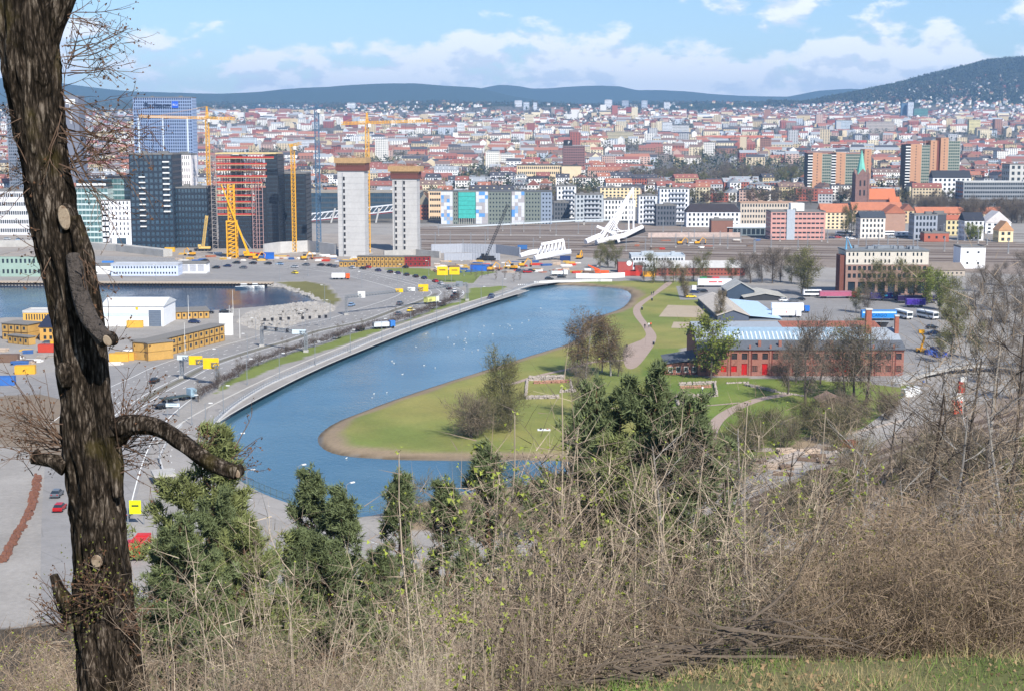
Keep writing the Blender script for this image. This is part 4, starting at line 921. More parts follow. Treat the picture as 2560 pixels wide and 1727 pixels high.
def truss_bridge():
    Y = 1190; p = Vector((At(880, 560, Y).x, Y, ZL)); r = empty('truss_bridge', p, 'white truss footbridge passing behind the concrete cores', 'bridge'); m = cm((214, 216, 220), .5)
    A = At(768, 552, Y) - p; Bq = At(986, 528, Y) - p; hh = Vector((0, 0, 5)); c = MB()
    for s in (0, 4):
        o = Vector((0, s, 0)); c.bar(A + o, Bq + o, .8); c.bar(A + hh + o, Bq + hh + o, .8)
        for k in range(16): c.bar(A.lerp(Bq, k / 16) + o, A.lerp(Bq, (k + 1) / 16) + hh + o, .5)
    c.build('truss', m, r); MB().bar(A + Vector((0, 2, -.8)), Bq + Vector((0, 2, -.8)), 4, .8).build('deck', cm((150, 60, 66), .7), r)
    for x0, x1 in ((838, 828), (948, 940)):
        t = At(x0, 522, Y - 2) - p; b = At(x1, 580, Y - 2) - p; b.z = -.3; MB().bar(b, t, 2.0, 1.2).build('leaning_pier', CONC2, r)
truss_bridge()
# ================================================================ VEGETATION: builders
BARK = mat('bark_grey', (0.105, 0.085, 0.068), .95, .35, 3.0); BARKP = mat('bark_pine', (0.13, 0.075, 0.045), .95, .35, 2.0); BIRCH = mat('bark_birch', (0.36, 0.335, 0.30), .85, .4, 2.2, var2=(.09, .075, .06))
TWIG = mat('twigs_brown', (0.150, 0.120, 0.088), .95, .3, .8); TWIGP = mat('twigs_pale', (0.265, 0.205, 0.145), .9, .28, 1.2); TWIGR = mat('twigs_russet', (0.135, 0.088, 0.055), .95, .3, .8)
TWIGO = mat('twigs_olive', (0.130, 0.118, 0.050), .95, .3, .6); BUDS = mat('buds_yellow_green', (0.26, 0.27, 0.035), .8, .3, 1.0, spec=.2); LEAFY = mat('young_leaves', (0.19, 0.235, 0.03), .8, .25, 1.0, spec=.2)
NEEDLE = mat('pine_needles', (0.170, 0.192, 0.070), .75, .38, .9, spec=.25); NEEDLE2 = mat('pine_needles_blue', (0.130, 0.160, 0.070), .75, .38, .9, spec=.25)
def slivers(P, D, Ln, Wd, rng, side=None):
    """thin triangles: base point, direction, length, width"""
    n = len(P); D = D / np.maximum(np.linalg.norm(D, axis=1, keepdims=True), 1e-6)
    S = np.cross(D, rng.normal(size=(n, 3))); S /= np.maximum(np.linalg.norm(S, axis=1, keepdims=True), 1e-6)
    V = np.empty((n, 3, 3)); V[:, 0] = P - S * Wd[:, None] / 2; V[:, 1] = P + S * Wd[:, None] / 2; V[:, 2] = P + D * Ln[:, None]
    return V.reshape(-1, 3)
def leaves(P, size, rng):
    n = len(P); A = rng.normal(size=(n, 3)); A /= np.linalg.norm(A, axis=1, keepdims=True); Bv = np.cross(A, rng.normal(size=(n, 3))); Bv /= np.linalg.norm(Bv, axis=1, keepdims=True)
    s = size * rng.uniform(.6, 1.3, n)[:, None]; V = np.empty((n, 3, 3)); V[:, 0] = P - A * s * .5; V[:, 1] = P + A * s * .5; V[:, 2] = P + Bv * s
    return V.reshape(-1, 3)
def tri_mesh(name, parts):
    """parts: list of (verts (3n,3), material)"""
    me = bpy.data.meshes.new(name); V = np.concatenate([p[0] for p in parts]); nt = len(V) // 3
    me.vertices.add(len(V)); me.vertices.foreach_set('co', V.astype(np.float32).ravel()); me.loops.add(len(V)); me.polygons.add(nt)
    me.loops.foreach_set('vertex_index', np.arange(len(V), dtype=np.int32)); me.polygons.foreach_set('loop_start', np.arange(0, len(V), 3, dtype=np.int32)); me.polygons.foreach_set('loop_total', np.full(nt, 3, np.int32))
    mi = np.concatenate([np.full(len(p[0]) // 3, i, np.int32) for i, p in enumerate(parts)])
    for p in parts: me.materials.append(p[1])
    me.polygons.foreach_set('material_index', mi); me.update(calc_edges=True); return me
def bough(mb, rng, p, d, L, r, n=4, sides=4, bend=.12, up=.05, r1=.45):
    """one bent tapering limb; returns its points"""
    p = Vector(p); d = Vector(d).normalized(); pts = [p]; 
    for k in range(n):
        d = (d + Vector(rng.normal(size=3)) * bend + Vector((0, 0, up))).normalized(); pts.append(pts[-1] + d * L / n)
    mb.tube(pts, [r * (1 - (1 - r1) * k / n) for k in range(n + 1)], sides, 0, False); return pts
def tree_meshes(seed, H=10.0, crown=(3.2, 3.2, 3.8), cz=.62, ntw=1600, tw=(.9, .07), nlimb=14, buds=0, bsize=.2, bark=BARK, twig=TWIG, bud=BUDS, trunk_r=.2, clear=.18, droop=0.0, stems=1, clumps=40, lean=0.0):
    """trunk + limbs as one mesh, twig crown as another"""
    rng = np.random.default_rng(seed); t = MB(); tips = []
    for s in range(stems):
        base = Vector((rng.normal() * .4 * (stems > 1), rng.normal() * .4 * (stems > 1), -.3)); ln = Vector((rng.normal() * .12 * (stems > 1) + lean, rng.normal() * .12 * (stems > 1), 1))
        tp = bough(t, rng, base, ln, H * .82, trunk_r / (stems ** .4), 7, 6, .05, .03, .2)
        for k in range(nlimb):
            f = clear + (1 - clear) * (k + rng.uniform(0, 1)) / nlimb; q = f * 7; i = min(6, int(q)); p = tp[i].lerp(tp[i + 1], q - i); a = rng.uniform(0, 2 * math.pi)
            out = math.sqrt(max(.05, 1 - ((f * .82 - cz) / (crown[2] / H * 1.25)) ** 2)); L = crown[0] * out * rng.uniform(.75, 1.15)
            lp = bough(t, rng, p, (math.cos(a), math.sin(a), .55 - droop), L, trunk_r * .34 * (1.1 - f * .7), 4, 4, .16, .08 - droop * .3, .3)
            for m in range(3):
                j = rng.integers(1, 4); a2 = a + rng.uniform(-1, 1); sp = bough(t, rng, lp[j], (math.cos(a2), math.sin(a2), .5 - droop), L * .55, trunk_r * .12, 3, 3, .2, .06 - droop * .3, .3); tips += sp[1:]
            tips += lp[2:]
    C = np.array([v[:] for v in tips]); ctr = np.array([lean * H * .5, 0, H * cz])
    K = rng.normal(size=(clumps, 3)); K /= np.linalg.norm(K, axis=1, keepdims=True); K = K * (rng.uniform(.25, 1, clumps) ** .45)[:, None] * np.array(crown) * .86 + ctr
    C = np.concatenate([C, K]); 
    pick = C[rng.integers(0, len(C), ntw)]; P = pick + rng.normal(size=(ntw, 3)) * np.array(crown) * .115
    D = (P - ctr) / np.array(crown) * .8 + rng.normal(size=(ntw, 3)) * .7 + np.array([0, 0, .45 - 1.5 * droop])
    parts = [(slivers(P, D, rng.uniform(.5, 1.3, ntw) * tw[0], rng.uniform(.6, 1.4, ntw) * tw[1], rng), twig)]
    if buds:
        pb = C[rng.integers(0, len(C), buds)] + rng.normal(size=(buds, 3)) * np.array(crown) * .12; parts.append((leaves(pb, bsize, rng), bud))
    return t.mesh('trunk', bark), tri_mesh('crown', parts)
def plant(name, meshes, loc, label, cat='tree', group=None, sc=1.0, rz=None, names=('trunk', 'crown')):
    loc = Vector(loc); o = empty(name, loc, label, cat, group, rnd.uniform(0, 6.28) if rz is None else rz)
    o.scale = (sc, sc, sc) if not hasattr(sc, '__len__') else sc
    for nm, me in zip(names, meshes):
        q = obj(nm, me, o)
        if nm in ('crown', 'twigs', 'shoots', 'needles', 'branches', 'stems'): q['kind'] = 'stuff'
    return o
def pine_meshes(seed, H=11.0, rad=2.6, needle=NEEDLE, bare=.2, ncl=1000, per=14, nl=.26, w=.04, open_=.2, trunk_r=.16, narrow=1.0):
    rng = np.random.default_rng(seed); t = MB(); pts = bough(t, rng, (0, 0, -.5), (rng.normal() * .03, rng.normal() * .03, 1), H + .4, trunk_r, 9, 7, .025, .02, .12)
    br = MB(); tips = []; z = bare
    while z < .985:
        q = z * 9; i = min(8, int(q)); p = pts[i].lerp(pts[i + 1], q - i); nb = rng.integers(3, 6); a0 = rng.uniform(0, 6.28)
        prof = (1 - z) ** .72 * (1.0 if z > .38 else .62 + z) + .05
        for k in range(nb):
            if rng.uniform() < open_: continue
            a = a0 + k * 6.28 / nb + rng.normal() * .25; L = rad * prof * rng.uniform(.65, 1.2) * narrow
            lp = bough(br, rng, p, (math.cos(a), math.sin(a), .22 + .5 * z), L, .03 + .025 * (1 - z), 4, 3, .1, .1, .3)
            n_ = max(2, int(L * 2.6))
            for m in range(n_):
                j = rng.uniform(1.2, 4); jj = min(3, int(j)); s0 = lp[jj].lerp(lp[jj + 1], j - jj) if jj < 4 else lp[4]; a2 = a + rng.choice((-1, 1)) * rng.uniform(.4, 1.2)
                sp = bough(br, rng, s0, (math.cos(a2), math.sin(a2), .35), L * .28, .014, 2, 3, .15, .1, .4); tips += [sp[1], sp[2]]
            tips += lp[2:]
        z += rng.uniform(.03, .05)
    tips.append(pts[-1]); C = np.array([v[:] for v in tips]); c = C[rng.integers(0, len(C), ncl)] + rng.normal(size=(ncl, 3)) * .09
    out = c - np.array([0, 0, 0]); out[:, 2] = 0; out = out / np.maximum(np.linalg.norm(out, axis=1, keepdims=True), .3)
    P = np.repeat(c, per, 0) + rng.normal(size=(ncl * per, 3)) * .05; D = np.repeat(out * .6 + np.array([0, 0, .7]), per, 0) + rng.normal(size=(ncl * per, 3)) * .75
    V = slivers(P, D, rng.uniform(.6, 1.3, ncl * per) * nl, rng.uniform(.6, 1.4, ncl * per) * w, rng)
    return t.mesh('trunk', BARKP), br.mesh('branches', BARKP), tri_mesh('needles', [(V, needle)])
def shrub_mesh(seed, H=3.0, stems=9, spread=1.1, forks=7, twigs=5, r=.016, lean=(0, 0), mats=(TWIGP, TWIG), buds=0, bsize=.06, bud=BUDS, tl=.5, sides=4, up=.06, fine=600, fl=.35, fw=.008):
    """many-stemmed bare shrub: every stem forks into side shoots and fine twigs"""
    rng = np.random.default_rng(seed); st, sh = MB(), MB(); ends = []; segs = []
    for s in range(stems):
        a = rng.uniform(0, 6.28); b = Vector((math.cos(a), math.sin(a), 0)) * rng.uniform(0, .25) * spread; h = H * rng.uniform(.55, 1.05)
        sp = bough(st, rng, b - Vector((0, 0, .3)), (math.cos(a) * .22 * spread + lean[0], math.sin(a) * .22 * spread + lean[1], 1), h, r * rng.uniform(.7, 1.3), 7, sides, .07, up, .25)
        for k in range(forks):
            q = rng.uniform(1.5, 6.8); i = int(q); p = sp[i].lerp(sp[i + 1], q - i); a2 = rng.uniform(0, 6.28)
            lp = bough(sh, rng, p, (math.cos(a2) * .75, math.sin(a2) * .75, rng.uniform(.35, 1.1)), h * rng.uniform(.14, .36), r * .38, 4, 3, .13, .06, .3); ends.append(lp[-1])
            for m in range(twigs):
                j = rng.integers(1, 4); a3 = rng.uniform(0, 6.28); tp = bough(sh, rng, lp[j], (math.cos(a3), math.sin(a3), rng.uniform(.1, 1)), tl * rng.uniform(.4, 1), r * .17, 2, 3, .2, .05, .4); ends.append(tp[-1]); segs.append(tp[1])
        ends.append(sp[-1])
    C = np.array([v[:] for v in ends + segs]); parts = []
    P = C[rng.integers(0, len(C), fine)] + rng.normal(size=(fine, 3)) * .05; D = rng.normal(size=(fine, 3)) + np.array([0, 0, .5])
    parts.append((slivers(P, D, rng.uniform(.4, 1.3, fine) * fl, rng.uniform(.7, 1.3, fine) * fw, rng), mats[1]))
    if buds:
        pb = np.repeat(np.array([v[:] for v in ends]), 4, 0); pb = pb[rng.integers(0, len(pb), buds)] + rng.normal(size=(buds, 3)) * bsize * .6; parts.append((leaves(pb, bsize, rng), bud))
    me = tri_mesh('twigs', parts)
    return st.mesh('stems', mats[0]), sh.mesh('shoots', mats[1]), me
# ================================================================ THE TOWN BEHIND
WALLS = [(226, 212, 180), (232, 228, 220), (236, 234, 232), (184, 184, 184), (160, 92, 76), (204, 184, 146), (198, 168, 154), (196, 204, 212), (212, 194, 162), (160, 118, 100), (240, 236, 226), (150, 140, 132)]
WNAME = ['cream', 'off-white', 'white', 'grey', 'red brick', 'ochre', 'pink', 'pale blue', 'tan', 'brown brick', 'ivory', 'taupe']
ROOFS = {'red': (140, 90, 80), 'orange': (158, 106, 86), 'dark': (72, 72, 78), 'grey': (148, 152, 156), 'brown': (118, 98, 90)}
RN = list(ROOFS)
def free(x, y, r):
    return all((x - a) ** 2 + (y - b) ** 2 > (r * .6 + c) ** 2 for a, b, c in KEEP)
def hides(px, yt, Y):
    return any(abs(px - a) < 70 and Y < 1.0 and yt < b for _, a, b in LANDMARKS)
BLK = {}
def block_mesh(kind, roof, w, d, nf, wl):
    """one mesh: walls with set-back windows, pitched or flat roof, chimneys (for houses too small to show their parts)"""
    key = (kind, roof, w, nf, wl)
    if key in BLK: return BLK[key]
    wm, gm = MB(), MB(); h = nf * 3.1; shell(wm, gm, w, d, -6, h, nf, max(2, int(w / 3.0)), max(2, int(d / 3.6)), wf=.5, hf=.52, rec=.2, base=6.3, back=False)
    m = MB(); m.add(wm.v, wm.f, 0); m.add(gm.v, gm.f, 1); x, y = w / 2, d / 2
    if kind == 'pitched':
        rh = d * .36; m.add([(-x, -y, h), (-x, y, h), (-x, 0, h + rh), (x, -y, h), (x, y, h), (x, 0, h + rh)], [(0, 2, 1), (3, 4, 5)], 0); m.gable(-x, x, -y, y, h + .25, rh, .3, .25, 'x', 2)
        for k in range(max(1, int(w / 9))): m.box((-x + w * (k + .5) / max(1, int(w / 9)), y * .25, h + rh * .9), (1.1, .8, 2.2), 0, 3)
        for k in range(int(w / 7)): m.box((-x + w * (k + .5) / int(w / 7), -y * .55, h + rh * .42), (1.6, 1.8, 1.5), 0, 0)
    else:
        f = MB(); flat_roof(f, w, d, h); m.add(f.v, f.f, 2)
    me = m.mesh(kind + '_house', [TINT, GLASS, cm(ROOFS[roof], .85, var=.2, scale=.25), cm((140, 88, 76), .9)]); BLK[key] = me; return me
far_t = [(1521, 250, 268, 18, (230, 230, 232), 'tall white'), (1563, 252, 270, 16, (176, 186, 200), 'blue grey'), (1611, 252, 272, 14, (196, 204, 214), 'pale blue'), (1667, 256, 277, 14, (222, 224, 226), 'slim white'), (1296, 252, 264, 18, (226, 228, 232), 'wide white'), (1316, 256, 272, 14, (210, 216, 224), 'pale grey'), (1338, 257, 273, 9, (220, 224, 230), 'narrow pale'), (1323, 286, 314, 22, (236, 220, 186), 'cream'), (2262, 258, 292, 18, (96, 128, 156), 'blue glass'), (2276, 256, 292, 14, (214, 220, 226), 'white and blue'), (2302, 272, 294, 34, (92, 140, 132), 'green glass'), (2436, 300, 332, 28, (226, 214, 160), 'yellow'), (1152, 306, 332, 18, (232, 232, 230), 'small white'), (868, 290, 316, 20, (160, 72, 74), 'maroon'), (1576, 268, 290, 20, (160, 74, 70), 'dark red'), (878, 258, 274, 20, (236, 238, 240), 'bright white'), (1550, 330, 356, 66, (196, 184, 152), 'wide beige'), (1668, 306, 340, 24, (220, 222, 224), 'white slab'), (1700, 314, 340, 44, (206, 206, 204), 'wide grey'), (610, 345, 380, 60, (206, 214, 222), 'pale blue wide'), (760, 350, 376, 50, (216, 218, 222), 'pale wide'), (2080, 300, 322, 24, (170, 92, 76), 'red brick'), (2110, 302, 326, 40, (196, 206, 214), 'pale blue slab'), (2200, 305, 330, 70, (190, 178, 168), 'taupe slab'), (285, 400, 425, 34, (226, 224, 222), 'white stepped')]
for a_, t_, b_, w_, c_, nm_ in far_t:
    h_ = b_ - t_; block('far_tower', '%s tower rising from the far town' % nm_, 'building', a_ - w_ / 2, a_ + w_ / 2, b_ + 4, t_, 16, c_, max(3, int(h_ / 3)), max(3, int(w_ / 3)), wf=.6, hf=.5, ns=3, mech=False)
for a_, b_, y_, c_, nm_ in ((2035, 2180, 372, (158, 74, 66), 'deep red'), (2100, 2310, 362, (168, 80, 70), 'bright red'), (1765, 2000, 350, (176, 102, 74), 'orange'), (1740, 1950, 352, (168, 96, 72), 'burnt orange'), (1240, 1350, 405, (150, 60, 60), 'crimson'), (640, 800, 340, (190, 120, 96), 'salmon'), (1060, 1230, 495, (160, 78, 68), 'tile red')):
    block('terrace_row', 'long terrace row under one %s roof' % nm_, 'building', a_, b_, y_ + 4, y_ - 10, 13, (222, 206, 184), 3, 24, 'gable', c_, 4.5, chim=6, ns=2)
crng = random.Random(21); NEAR = []; MASS = []
Yd = 1480.0
while Yd < 5400:
    x = -0.42 * Yd; row_ang = crng.uniform(-.25, .25)
    while x < .42 * Yd:
        dens = .84 if Yd < 3200 else .66
        w = crng.choice((16, 22, 30, 42)) if Yd > 1700 else crng.choice((14, 20, 28)); d = 12; yy = Yd + crng.uniform(-14, 14) + 10 * math.sin(x / 130)
        px = CX + F * x / yy
        gap = crng.choice((1, 2, 4, 10, 26))
        park = (math.sin(px / 170 + Yd / 260) + math.sin(px / 61 - Yd / 170)) > 1.25
        bigpark = 1560 < px < 2030 and 1750 < Yd < 2350
        if crng.random() < dens and not park and not bigpark and free(x + w / 2, yy, w * .5):
            left = px < 1000; wi = crng.choices(range(12), (6, 6, 6, 5, 4, 4, 3, 2, 4, 3, 5, 3))[0]
            roofw = (4, 3, 5, 4, 3) if Yd < 1900 else (6, 3, 3, 3, 5)
            rf = crng.choices(RN, roofw)[0]; kind = 'pitched' if crng.random() < (.62 if Yd < 2000 else .74) else 'flat'
            if kind == 'flat': rf = crng.choice(('grey', 'grey', 'dark', 'brown'))
            nf = crng.choice((3, 4, 4, 5)) if Yd < 2600 else crng.choice((3, 4, 5, 5, 6))
            if kind == 'flat' and crng.random() < .12 and Yd > 2000: nf = crng.choice((8, 10, 12)); w = 20
            NEAR.append((yy, x + w / 2, w, d, nf, kind, rf, wi, row_ang + (math.pi / 2 if crng.random() < .22 else 0)))
        x += w + gap
    Yd += max(26, Yd * .0185)
NEAR.sort()
# nearest ones of each kind singly, the rest as one mass
cnt = {'pitched': 0, 'flat': 0}; 
cc = np.array([[n_[1], n_[0]] for n_ in NEAR]); zz = ground_z(cc[:, 0], cc[:, 1])
for k, (yy, xx, w, d, nf, kind, rf, wi, ang) in enumerate(NEAR):
    px = CX + F * xx / yy
    if not (-40 < px < 2600): 
        MASS.append((xx, yy, zz[k], w, d, nf * 3.1, kind, rf, wi, ang)); continue
    if cnt[kind] < 290:
        cnt[kind] += 1; me = block_mesh(kind, rf, w, d, nf, 0)
        o = obj('apartment_house' if kind == 'pitched' else 'flat_roofed_block', me, None, (xx, yy, zz[k]), ang, lin(WALLS[wi]))
        nm = '%s %s with %s roof' % (WNAME[wi], 'town house' if kind == 'pitched' else ('tower' if nf > 7 else 'flat block'), rf)
        tag(o, nm, 'building', 'town houses with pitched roofs' if kind == 'pitched' else 'flat roofed town blocks')
        o['_auto'] = 1
    else: MASS.append((xx, yy, zz[k], w, d, nf * 3.1, kind, rf, wi, ang))
# detached houses on the hillsides
HOUSE = []
for i in range(5200):
    yy = crng.uniform(4700, 8000); t = crng.uniform(-.40, .40); px = CX + F * t
    HOUSE.append((yy, yy * t))
for i in range(2600):
    yy = crng.uniform(4800, 6600); t = crng.uniform(.14, .40); HOUSE.append((yy, yy * t))
hx_ = np.array(HOUSE); hz0 = ground_z(hx_[:, 1], hx_[:, 0]); keep_h = []
for (yy, xx), z in zip(HOUSE, hz0):
    px = CX + F * xx / yy
    lim = np.interp(px, [0, 400, 600, 900, 1200, 1300, 1600, 1900, 2100, 2300, 2560], [160, 165, 175, 195, 190, 165, 190, 195, 260, 290, 295])
    if z > lim * crng.uniform(.55, 1.05): continue
    keep_h.append((yy, xx, z))
keep_h.sort(); hm_ = {}
for rf in RN:
    m = MB(); m.bx(-5.5, 5.5, -4.2, 4.2, -4, 5.2, 0); m.add([(-5.5, -4.2, 5.2), (-5.5, 4.2, 5.2), (-5.5, 0, 8.6), (5.5, -4.2, 5.2), (5.5, 4.2, 5.2), (5.5, 0, 8.6)], [(0, 2, 1), (3, 4, 5)], 0); m.gable(-5.5, 5.5, -4.2, 4.2, 5.4, 3.4, .5, .25, 'x', 2)
    for a in (-3.4, 0, 3.4): m.bx(a - .7, a + .7, -4.26, -4.21, 1, 2.3, 1); m.bx(a - .7, a + .7, -4.26, -4.21, 3.4, 4.6, 1)
    m.box((2, 1, 8.6), (.9, .7, 1.8), 0, 3); hm_[rf] = m.mesh('house', [TINT, GLASS, cm(ROOFS[rf], .85, var=.2, scale=.25), cm((140, 88, 76), .9)])
nh = 0
for yy, xx, z in keep_h:
    px = CX + F * xx / yy; rf = crng.choices(RN, (5, 3, 4, 2, 3))[0]; wi = crng.choices(range(12), (4, 8, 12, 2, 2, 3, 1, 1, 2, 1, 6, 1))[0]
    ang = crng.uniform(-.9, .9) + (math.pi / 2 if crng.random() < .4 else 0); sc = crng.uniform(.9, 1.5)
    if nh < 290 and -20 < px < 2580:
        nh += 1; o = obj('hillside_house', hm_[rf], None, (xx, yy, z), ang, lin(WALLS[wi]), sc); tag(o, '%s hillside house with %s roof' % (WNAME[wi], rf), 'house', 'houses on the far hillside'); o['_auto'] = 1
    else: MASS.append((xx, yy, z, 11 * sc, 8.4 * sc, 5.2 * sc, 'pitched', rf, wi, ang))
# the rest of the town as one mass
def mass_mesh(rows_):
    V, C, Fq = [], [], []
    for xx, yy, z, w, d, h, kind, rf, wi, ang in rows_:
        ca, sa = math.cos(ang), math.sin(ang); x, y = w / 2, d / 2; o = len(V); wc = lin(WALLS[wi]); rc = lin(ROOFS[rf])
        def T(a, b, c): return (xx + a * ca - b * sa, yy + a * sa + b * ca, z + c)
        V += [T(-x, -y, -8), T(x, -y, -8), T(x, y, -8), T(-x, y, -8), T(-x, -y, h), T(x, -y, h), T(x, y, h), T(-x, y, h)]; Fq += [(o, o + 1, o + 5, o + 4), (o + 1, o + 2, o + 6, o + 5), (o + 2, o + 3, o + 7, o + 6), (o + 3, o, o + 4, o + 7)]; C += [wc] * 4
        if kind == 'flat': Fq.append((o + 4, o + 5, o + 6, o + 7)); C.append(rc)
        else:
            rh = d * .38; V += [T(-x, 0, h + rh), T(x, 0, h + rh)]; Fq += [(o + 4, o + 5, o + 9, o + 8), (o + 6, o + 7, o + 8, o + 9), (o + 5, o + 6, o + 9), (o + 7, o + 4, o + 8)]; C += [rc, rc, wc, wc]
        # window bands: thin dark set-in strips on the front
        nf = max(1, int(h / 3.1))
        if h > 6 and yy < 4600:
            for f in range(nf):
                for k in range(max(2, int(w / 5))):
                    a = -x + w * (k + .28) / max(2, int(w / 5)); b = a + w * .44 / max(2, int(w / 5)); o2 = len(V); zz_ = f * 3.1 + .9
                    V += [T(a, -y - .06, zz_), T(b, -y - .06, zz_), T(b, -y - .06, zz_ + 1.5), T(a, -y - .06, zz_ + 1.5)]; Fq.append((o2, o2 + 1, o2 + 2, o2 + 3)); C.append((.035, .042, .05))
    me = bpy.data.meshes.new('far_town'); me.from_pydata(V, [], Fq); at_ = me.attributes.new('tone', 'FLOAT_COLOR', 'FACE'); at_.data.foreach_set('color', np.concatenate([np.array(C), np.ones((len(C), 1))], 1).ravel()); return me
tm = bpy.data.materials.new('far_town'); tm.use_nodes = True; nt_ = NT(tm.node_tree); bs = tm.node_tree.nodes['Principled BSDF']; bs.inputs['Roughness'].default_value = .85
tm.node_tree.links.new(nt_('ShaderNodeAttribute', attribute_name='tone').outputs['Color'], bs.inputs['Base Color'])
me = mass_mesh(MASS); me.materials.append(tm); tag(obj('far_town', me), 'dense mass of small far town houses spreading to the hills', 'town', kind='stuff')
print('city', len(NEAR), cnt, 'houses', len(keep_h), 'mass', len(MASS))
# --- trees among the houses: single ones nearest, the rest a mass
rng = np.random.default_rng(5)
FT = [tree_meshes(100 + k, 11, (4.2, 4.2, 4.6), .6, 420, (1.9, .34), 7, bark=BARK, twig=(TWIG, TWIGO, TWIGR, TWIG)[k], clumps=26) for k in range(4)]
FJ = []
for me_ in FT:
    FJ.append(me_)
def tree_mass(name, label, pts, hrange, colr, per, seed, w=(.5, 1.1), cat='trees'):
    rg = np.random.default_rng(seed); n_ = len(pts); hh = rg.uniform(*hrange, n_); parts = []
    base = np.repeat(pts, per, 0); H_ = np.repeat(hh, per); u = rg.normal(size=(n_ * per, 3)); u /= np.linalg.norm(u, axis=1, keepdims=True)
    P = base + u * np.stack([H_ * .36, H_ * .36, H_ * .42], 1) * (rg.uniform(.2, 1, n_ * per) ** .5)[:, None] + np.stack([0 * H_, 0 * H_, H_ * .52], 1)
    V = leaves(P, 1.0, rg).reshape(-1, 3, 3); sc_ = (H_ * .22 * rg.uniform(*w, n_ * per))[:, None, None]; ctr = V.mean(1, keepdims=True); V = ctr + (V - ctr) * sc_
    which = np.repeat(rg.integers(0, len(colr), n_), per)
    for k, c in enumerate(colr): parts.append((V[which == k].reshape(-1, 3), c))
    o = obj(name, tri_mesh(name, parts)); tag(o, label, cat, kind='stuff'); return o
pts = []
k = 0
while len(pts) < 9500:
    yy = 1450 * math.exp(rng.uniform(0, 1) * math.log(5200 / 1450)); t = rng.uniform(-.40, .40); px = CX + F * t
    pk = (math.sin(px / 170 + yy / 260) + math.sin(px / 61 - yy / 170)) > 1.1 or (1560 < px < 2030 and 1750 < yy < 2350)
    if rng.uniform() < (.95 if pk else .6): pts.append((t * yy, yy))
pts = np.array(pts); pz = ground_z(pts[:, 0], pts[:, 1]); P3 = np.column_stack([pts, pz]); P3 = P3[np.argsort(P3[:, 1])]
single = 0; rest = []
for p in P3:
    px = CX + F * p[0] / p[1]
    if single < 270 and -10 < px < 2570 and free(p[0], p[1], 2):
        single += 1; o = plant('town_tree', FT[single % 4], p, 'bare town tree', 'tree', 'bare trees among the town houses', rng.uniform(.8, 1.35)); o['_auto'] = 1
    else: rest.append(p)
tree_mass('town_trees', 'mass of bare brown trees scattered among the far town houses', np.array(rest), (10, 18), [TWIG, TWIGO, mat('far_olive', (.085, .090, .040), .9, .3, .05), mat('far_conifer', (.036, .056, .034), .9, .3, .05)], 16, 3)
# hillside trees: conifers and bare trees between the houses, forest on the hills
pts = np.column_stack([rng.uniform(-.42, .42, 15000), rng.uniform(4600, 8200, 15000)]); pts[:, 0] *= pts[:, 1]; z = ground_z(pts[:, 0], pts[:, 1])
tree_mass('hillside_trees', 'mass of dark conifers and bare trees between hillside houses', np.column_stack([pts, z]), (9, 17), [mat('far_conifer'), mat('far_conifer'), TWIG, mat('far_conifer2', (.05, .062, .038), .9, .3, .05)], 7, 4, (.9, 1.7))
pts = np.column_stack([rng.uniform(.17, .42, 26000), rng.uniform(5300, 7100, 26000)]); pts[:, 0] *= pts[:, 1]; z = ground_z(pts[:, 0], pts[:, 1]); k_ = z > 180
tree_mass('hill_forest', 'dark conifer forest covering the right hand hill', np.column_stack([pts, z])[k_], (14, 24), [mat('far_conifer'), mat('far_conifer2')], 5, 6, (1.0, 1.8), 'forest')
# ================================================================ LAKESIDE, ROADS AND PARK: things
def lake_edge():
    P = [Vector((p.x, p.y, 0)) for p in LAKE_ROAD]; r = empty('quay_wall', P[20], 'long concrete lake wall with steel railing along the lakeside road', 'wall'); o = P[20]
    a = offset(P, .0); b = offset(P, 1.7); vs, fs = [], []
    for p, q in zip(a, b): vs += [(p.x - o.x, p.y - o.y, -1), (p.x - o.x, p.y - o.y, ZL + .25), (q.x - o.x, q.y - o.y, ZL + .25), (q.x - o.x, q.y - o.y, 0)]
    for i in range(len(a) - 1): k = 4 * i; fs += [(k, k + 4, k + 5, k + 1), (k + 1, k + 5, k + 6, k + 2), (k + 2, k + 6, k + 7, k + 3)]
    MB().add(vs, [f[::-1] for f in fs]).build('coping', CONC2, r)
    rl = MB(); pl = offset(P, .5); sp = along(pl, 2.2)
    for z in (.45, .85, 1.25):
        for i in range(len(pl) - 1): rl.bar(pl[i] - o + Vector((0, 0, ZL + .2 + z)), pl[i + 1] - o + Vector((0, 0, ZL + .2 + z)), .07)
    rl.build('rail', STEEL, r)
    ps = MB(); [ps.bar(p - o + Vector((0, 0, ZL + .2)), p - o + Vector((0, 0, ZL + 1.5)), .11) for p, _ in sp]; ps.build('railing_posts', STEEL, r, kind='stuff')
    pv = [Vector((p.x, p.y, 0)) for p in LAKE_NEAR[::-1]][:34]; pv = offset(pv, -1.5); fence = empty('mesh_fence', pv[10], 'green grey mesh fence along the near lake shore', 'fence'); fm = MB(); o = pv[10]
    for z in (.2, 1.5):
        for i in range(len(pv) - 1): fm.bar(pv[i] - o + Vector((0, 0, ZL + z)), pv[i + 1] - o + Vector((0, 0, ZL + z)), .06)
    for p, _ in along(pv, .5): fm.bar(p - o + Vector((0, 0, ZL)), p - o + Vector((0, 0, ZL + 1.5)), .03)
    fm.build('mesh_panel', cm((96, 112, 108), .6), fence); fp = MB(); [fp.bar(p - o + Vector((0, 0, ZL - .2)), p - o + Vector((0, 0, ZL + 1.6)), .09) for p, _ in along(pv, 2.5)]; fp.build('fence_posts', cm((90, 104, 100), .6), fence, kind='stuff')
lake_edge()
